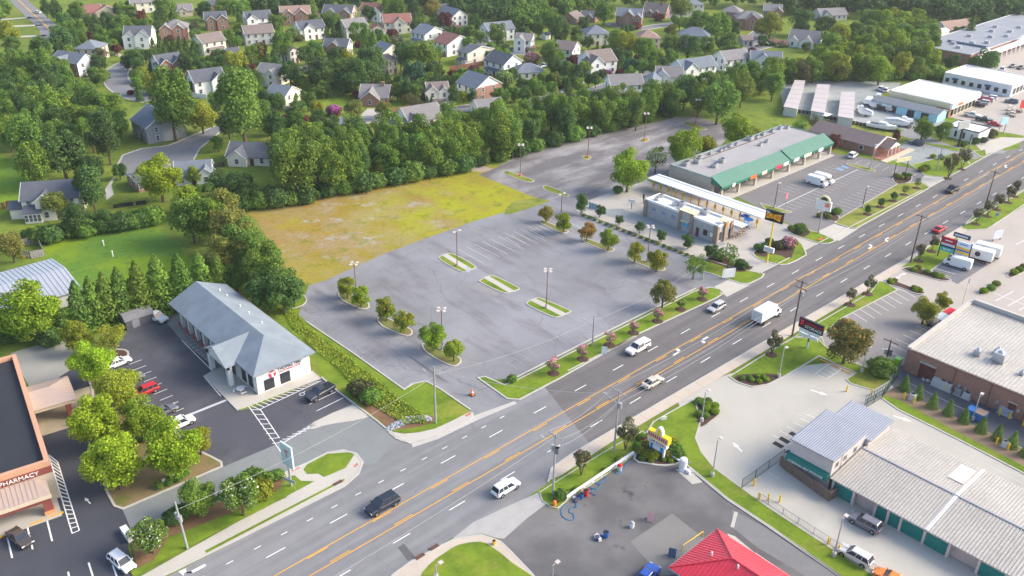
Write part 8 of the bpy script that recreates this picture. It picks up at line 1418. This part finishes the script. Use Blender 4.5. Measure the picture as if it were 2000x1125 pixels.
# red and white shade sails
p = at(1860, 625); t = thing('shade_sail', 'red and white shade canopies against the brick store', 'canopy'); q = [at(*c, 2.6) for c in ((1842, 608), (1856, 600), (1873, 607), (1858, 617))]; build('red_sail', MB().slab(q, .06), mat('sail_red', (.65, .03, .06)), t); q2 = [at(*c, 2.5) for c in ((1824, 617), (1840, 609), (1857, 617), (1842, 627))]; build('white_sail', MB().slab(q2, .06), mat('sail_white', (.62, .68, .74)), t)
for c in q+q2: build('post', MB().tube((c.x, c.y, 0), (c.x, c.y, 2.5), .06, n=6), DKMET, t)
pile((1815, 630), 10, 1.5, [mat('flower_yellow', (.8, .6, .1)), BLACKP, WCOL[2]], 'patio chairs and yellow lanterns under the bright tree', 'patio_set', 'patio furniture', 8)
p, h = hgt((1879, 594), 545); t = thing('flag_pole', 'flagpole with hanging red, white and blue flag on the pale lot', 'flag', (p.x, p.y, 0)); build('pole', MB().tube((0, 0, 0), (0, 0, h), .05, n=6), GALV, t); f_ = build('flag', MB().box(0, -.02, h-2.4, .55, .02, h-.1), mat('flag_red', (.6, .12, .15)), t); build('canton', MB().box(0, -.03, h-1.1, .56, .03, h-.1), mat('flag_blue', (.08, .12, .4)), f_); [build('stripe', MB().box(.05+.16*k, -.03, h-2.4, .12+.16*k, .03, h-1.15), WHITE, f_) for k in range(3)]
p, h = hgt((1532, 411), 375); t = thing('banner_pole', 'pale pole with pink banner on the shop lot island', 'flag', (p.x, p.y, 0)); build('pole', MB().tube((0, 0, 0), (0, 0, h), .06, n=6), GALV, t); build('banner', MB().box(-.4, -.03, h-1.9, .4, .03, h-.1), mat('banner_pink', (.7, .2, .25)), t)
# drive-in patio: umbrellas, tables
for k, (q, lb) in enumerate(((((1452, 453)), 'blue patio umbrella nearest the drive-in corner'), ((1460, 444), 'blue patio umbrella at the outer edge of the drive-in patio'), ((1453, 437), 'blue patio umbrella farthest back on the drive-in patio'))):
    p = at(*q); t = thing('patio_umbrella', lb, 'umbrella', (p.x, p.y, 0)); build('pole', MB().tube((0, 0, 0), (0, 0, 2.5), .04, n=6), GALV, t); build('canopy', MB().tube((0, 0, 2.1), (0, 0, 2.7), 1.25, .05, 6), mat('umbrella_blue', (.02, .2, .6), rough=.6), t)
tb = []
for k, q in enumerate(((1431, 466), (1440, 462), (1450, 457), (1458, 448))):
    p = at(*q); t = thing('patio_table', 'x', 'table', (p.x, p.y, 0)); build('top', MB().tube((0, 0, .72), (0, 0, .77), .5, n=12), mat('table_brown', (.2, .12, .1)), t); build('leg', MB().tube((0, 0, 0), (0, 0, .72), .06, n=6), DKMET, t); [build('seat', MB().tube((math.cos(a)*.85, math.sin(a)*.85, .4), (math.cos(a)*.85, math.sin(a)*.85, .45), .22, n=8), mat('table_brown', (.2, .12, .1)), t) for a in (0, 1.57, 3.14, 4.71)]; tb.append(t)
row_labels(tb, '{n} round patio table from the left beside the drive-in')
p = at(1405, 383); t = thing('storage_box', 'dark shed and crates beside the end wall of the green-canopied shops', 'shed', at(1325, 356)); build('wall', MB().box(0, -4, 0, 2.6, 0, 1.9), mat('crate_dark', (.1, .1, .11)), t); build('roof', gable_roof_y(MB(), 0, 2.6, -4, 0, 1.9, 2.7, .2, .08), ROOFS['blue'], t); t = thing('dumpster', 'dark dumpster with blue tarp behind the stall canopy', 'dumpster', at(1370, 369)); build('body', MB().box(0, 0, .1, 2, 3, 1.4), mat('dumpster_dark', (.03, .035, .05)), t); build('tarp', MB().slab([(-.1, -1.4, 1.5), (2.1, -1.4, 1.4), (2.1, .6, 1.5), (-.1, .6, 1.6)], .06), mat('tarp_blue', (.02, .15, .6)), t)
p = at(1147, 402); t = fence('blue and white mural fence around the drive-in bin store', [(1150, 404), (1166, 410)], mat('mural_fence', (.2, .35, .45)), 1.5); p = at(576, 587); t = thing('utility_box', 'green utility cabinet on the grass nub at the lot corner', 'cabinet', (p.x, p.y, .1)); build('case', MB().box(-.7, -.6, 0, .7, .6, 1.1), mat('cabinet_green', (.25, .36, .33)), t); build('lid', MB().box(-.75, -.65, 1.1, .75, .65, 1.2), mat('cabinet_green', (.25, .36, .33)), t)
p = at(914, 531); t = thing('information_sign', 'small white marker at the end of the grass island', 'sign', (p.x, p.y, 0), R(-40)); build('panel', MB().slab([(-.35, -.3, .05), (.35, -.3, .05), (.3, 0, 1.3), (-.3, 0, 1.3)], .05), mat('panel_white', (.75, .75, .76)), t); build('leg', MB().tube((0, .3, 0), (0, 0, 1.3), .04, n=5), GALV, t)
p = at(471, 766); t = thing('picnic_table', 'round white picnic table with benches before the tyre shop', 'table', (p.x, p.y, .13)); build('top', MB().tube((0, 0, .7), (0, 0, .78), .75, n=16), WSTUC, t); build('leg', MB().tube((0, 0, 0), (0, 0, .7), .2, n=8), WSTUC, t); [build('bench', MB().box(-.5, -.15, .35, .5, .15, .43), WSTUC, t, loc=(math.cos(a)*1.15, math.sin(a)*1.15, 0), rz=a+R(90)) for a in (.5, 2.6, 4.7)]
for q, lb in (((203, 480), 'white pipe vent nearest the hedge in the meadow'), ((221, 501), 'white pipe vent in the middle of the meadow')): p = at(*q); t = thing('vent_pipe', lb, 'pipe', (p.x, p.y, 0)); build('pipe', MB().tube((0, 0, 0), (0, 0, 1.3), .14, n=8), WHITE, t); build('cap', MB().tube((0, 0, 1.3), (0, 0, 1.42), .2, n=8), WHITE, t)
t = fence('grey board enclosure full of scrap beside the metal building', [(42, 490), (45, 502), (62, 505), (88, 500), (76, 476), (45, 480), (42, 490)], mat('pale_board', (.34, .32, .31)), 1.8, .5, 'enclosure'); pile((60, 498), 14, 1.6, [WCOL[0], mat('junk_amber', (.7, .45, .05)), mat('junk_brown', (.25, .16, .1))], 'scrap and amber sacks inside the grey enclosure', 'scrap', 'scrap', 9)
for q, lb in (((72, 497), 'tan pallet stack outside the grey enclosure'),): pile(q, 6, .8, [mat('junk_tan', (.45, .36, .25))], lb, 'pallets', 'pallets', 11)
for q, lb in (((322, 949), 'left of the two pale figure signs under the lime trees'), ((340, 941), 'right of the two pale figure signs under the lime trees')): board('figure_sign', lb, q, .5, 1.0, .4, mat('figure_pale', (.5, .47, .43)), -110, 1, GALV, .05, pr=.04)
t = thing('mailbox', 'long white cabinet at the edge of the pharmacy lot', 'cabinet', at(250, 1048)); build('case', MB().box(-.4, -1.4, 0, .4, 1.4, .9), WSTUC, t); build('lid', MB().box(-.45, -1.45, .9, .45, 1.45, .98), WSTUC, t)
t = thing('boat_house', 'small white flat shelter at the edge of the gravel yard', 'shelter', at(1607, 236)); build('roof', MB().box(-2, -2, 2.3, 2, 2, 2.45), WSTUC, t); [build('post', MB().tube((x, y, 0), (x, y, 2.3), .07, n=6), DKMET, t) for x in (-1.8, 1.8) for y in (-1.8, 1.8)]
t = fence('dark picket and vine fence along the gravel yard edge', [(1528, 216), (1580, 224), (1640, 238), (1700, 250)], FD, 1.3, 1.2); p = at(1810, 100); t = thing('white_shed', 'white metal shed between wood and shopping centre', 'shed', (at(1836, 76).x, at(1836, 76).y, 0)); build('wall', MB().box(0, 0, 0, 9, 5, 3), WSTUC, t); build('roof', gable_roof_x(MB(), 0, 9, 0, 5, 3, 3.9, .2, .1), WROOF, t)
# ---- summer haze
p_ = MB().box(-2700, -2700, -1.0, 2700, 2700, 92.0)
hm = bpy.data.materials.new('haze'); hm.use_nodes = True; hn = hm.node_tree.nodes; hn.remove(hn['Principled BSDF']); pv = hn.new('ShaderNodeVolumePrincipled'); pv.inputs['Color'].default_value = (.86, .9, .97, 1); pv.inputs['Density'].default_value = 0.00012; pv.inputs['Anisotropy'].default_value = .2
hm.node_tree.links.new(pv.outputs[0], hn['Material Output'].inputs['Volume'])
HAZE = build('haze', p_, hm); tag(HAZE, 'thin pale summer haze over the whole place', 'haze', kind='stuff')
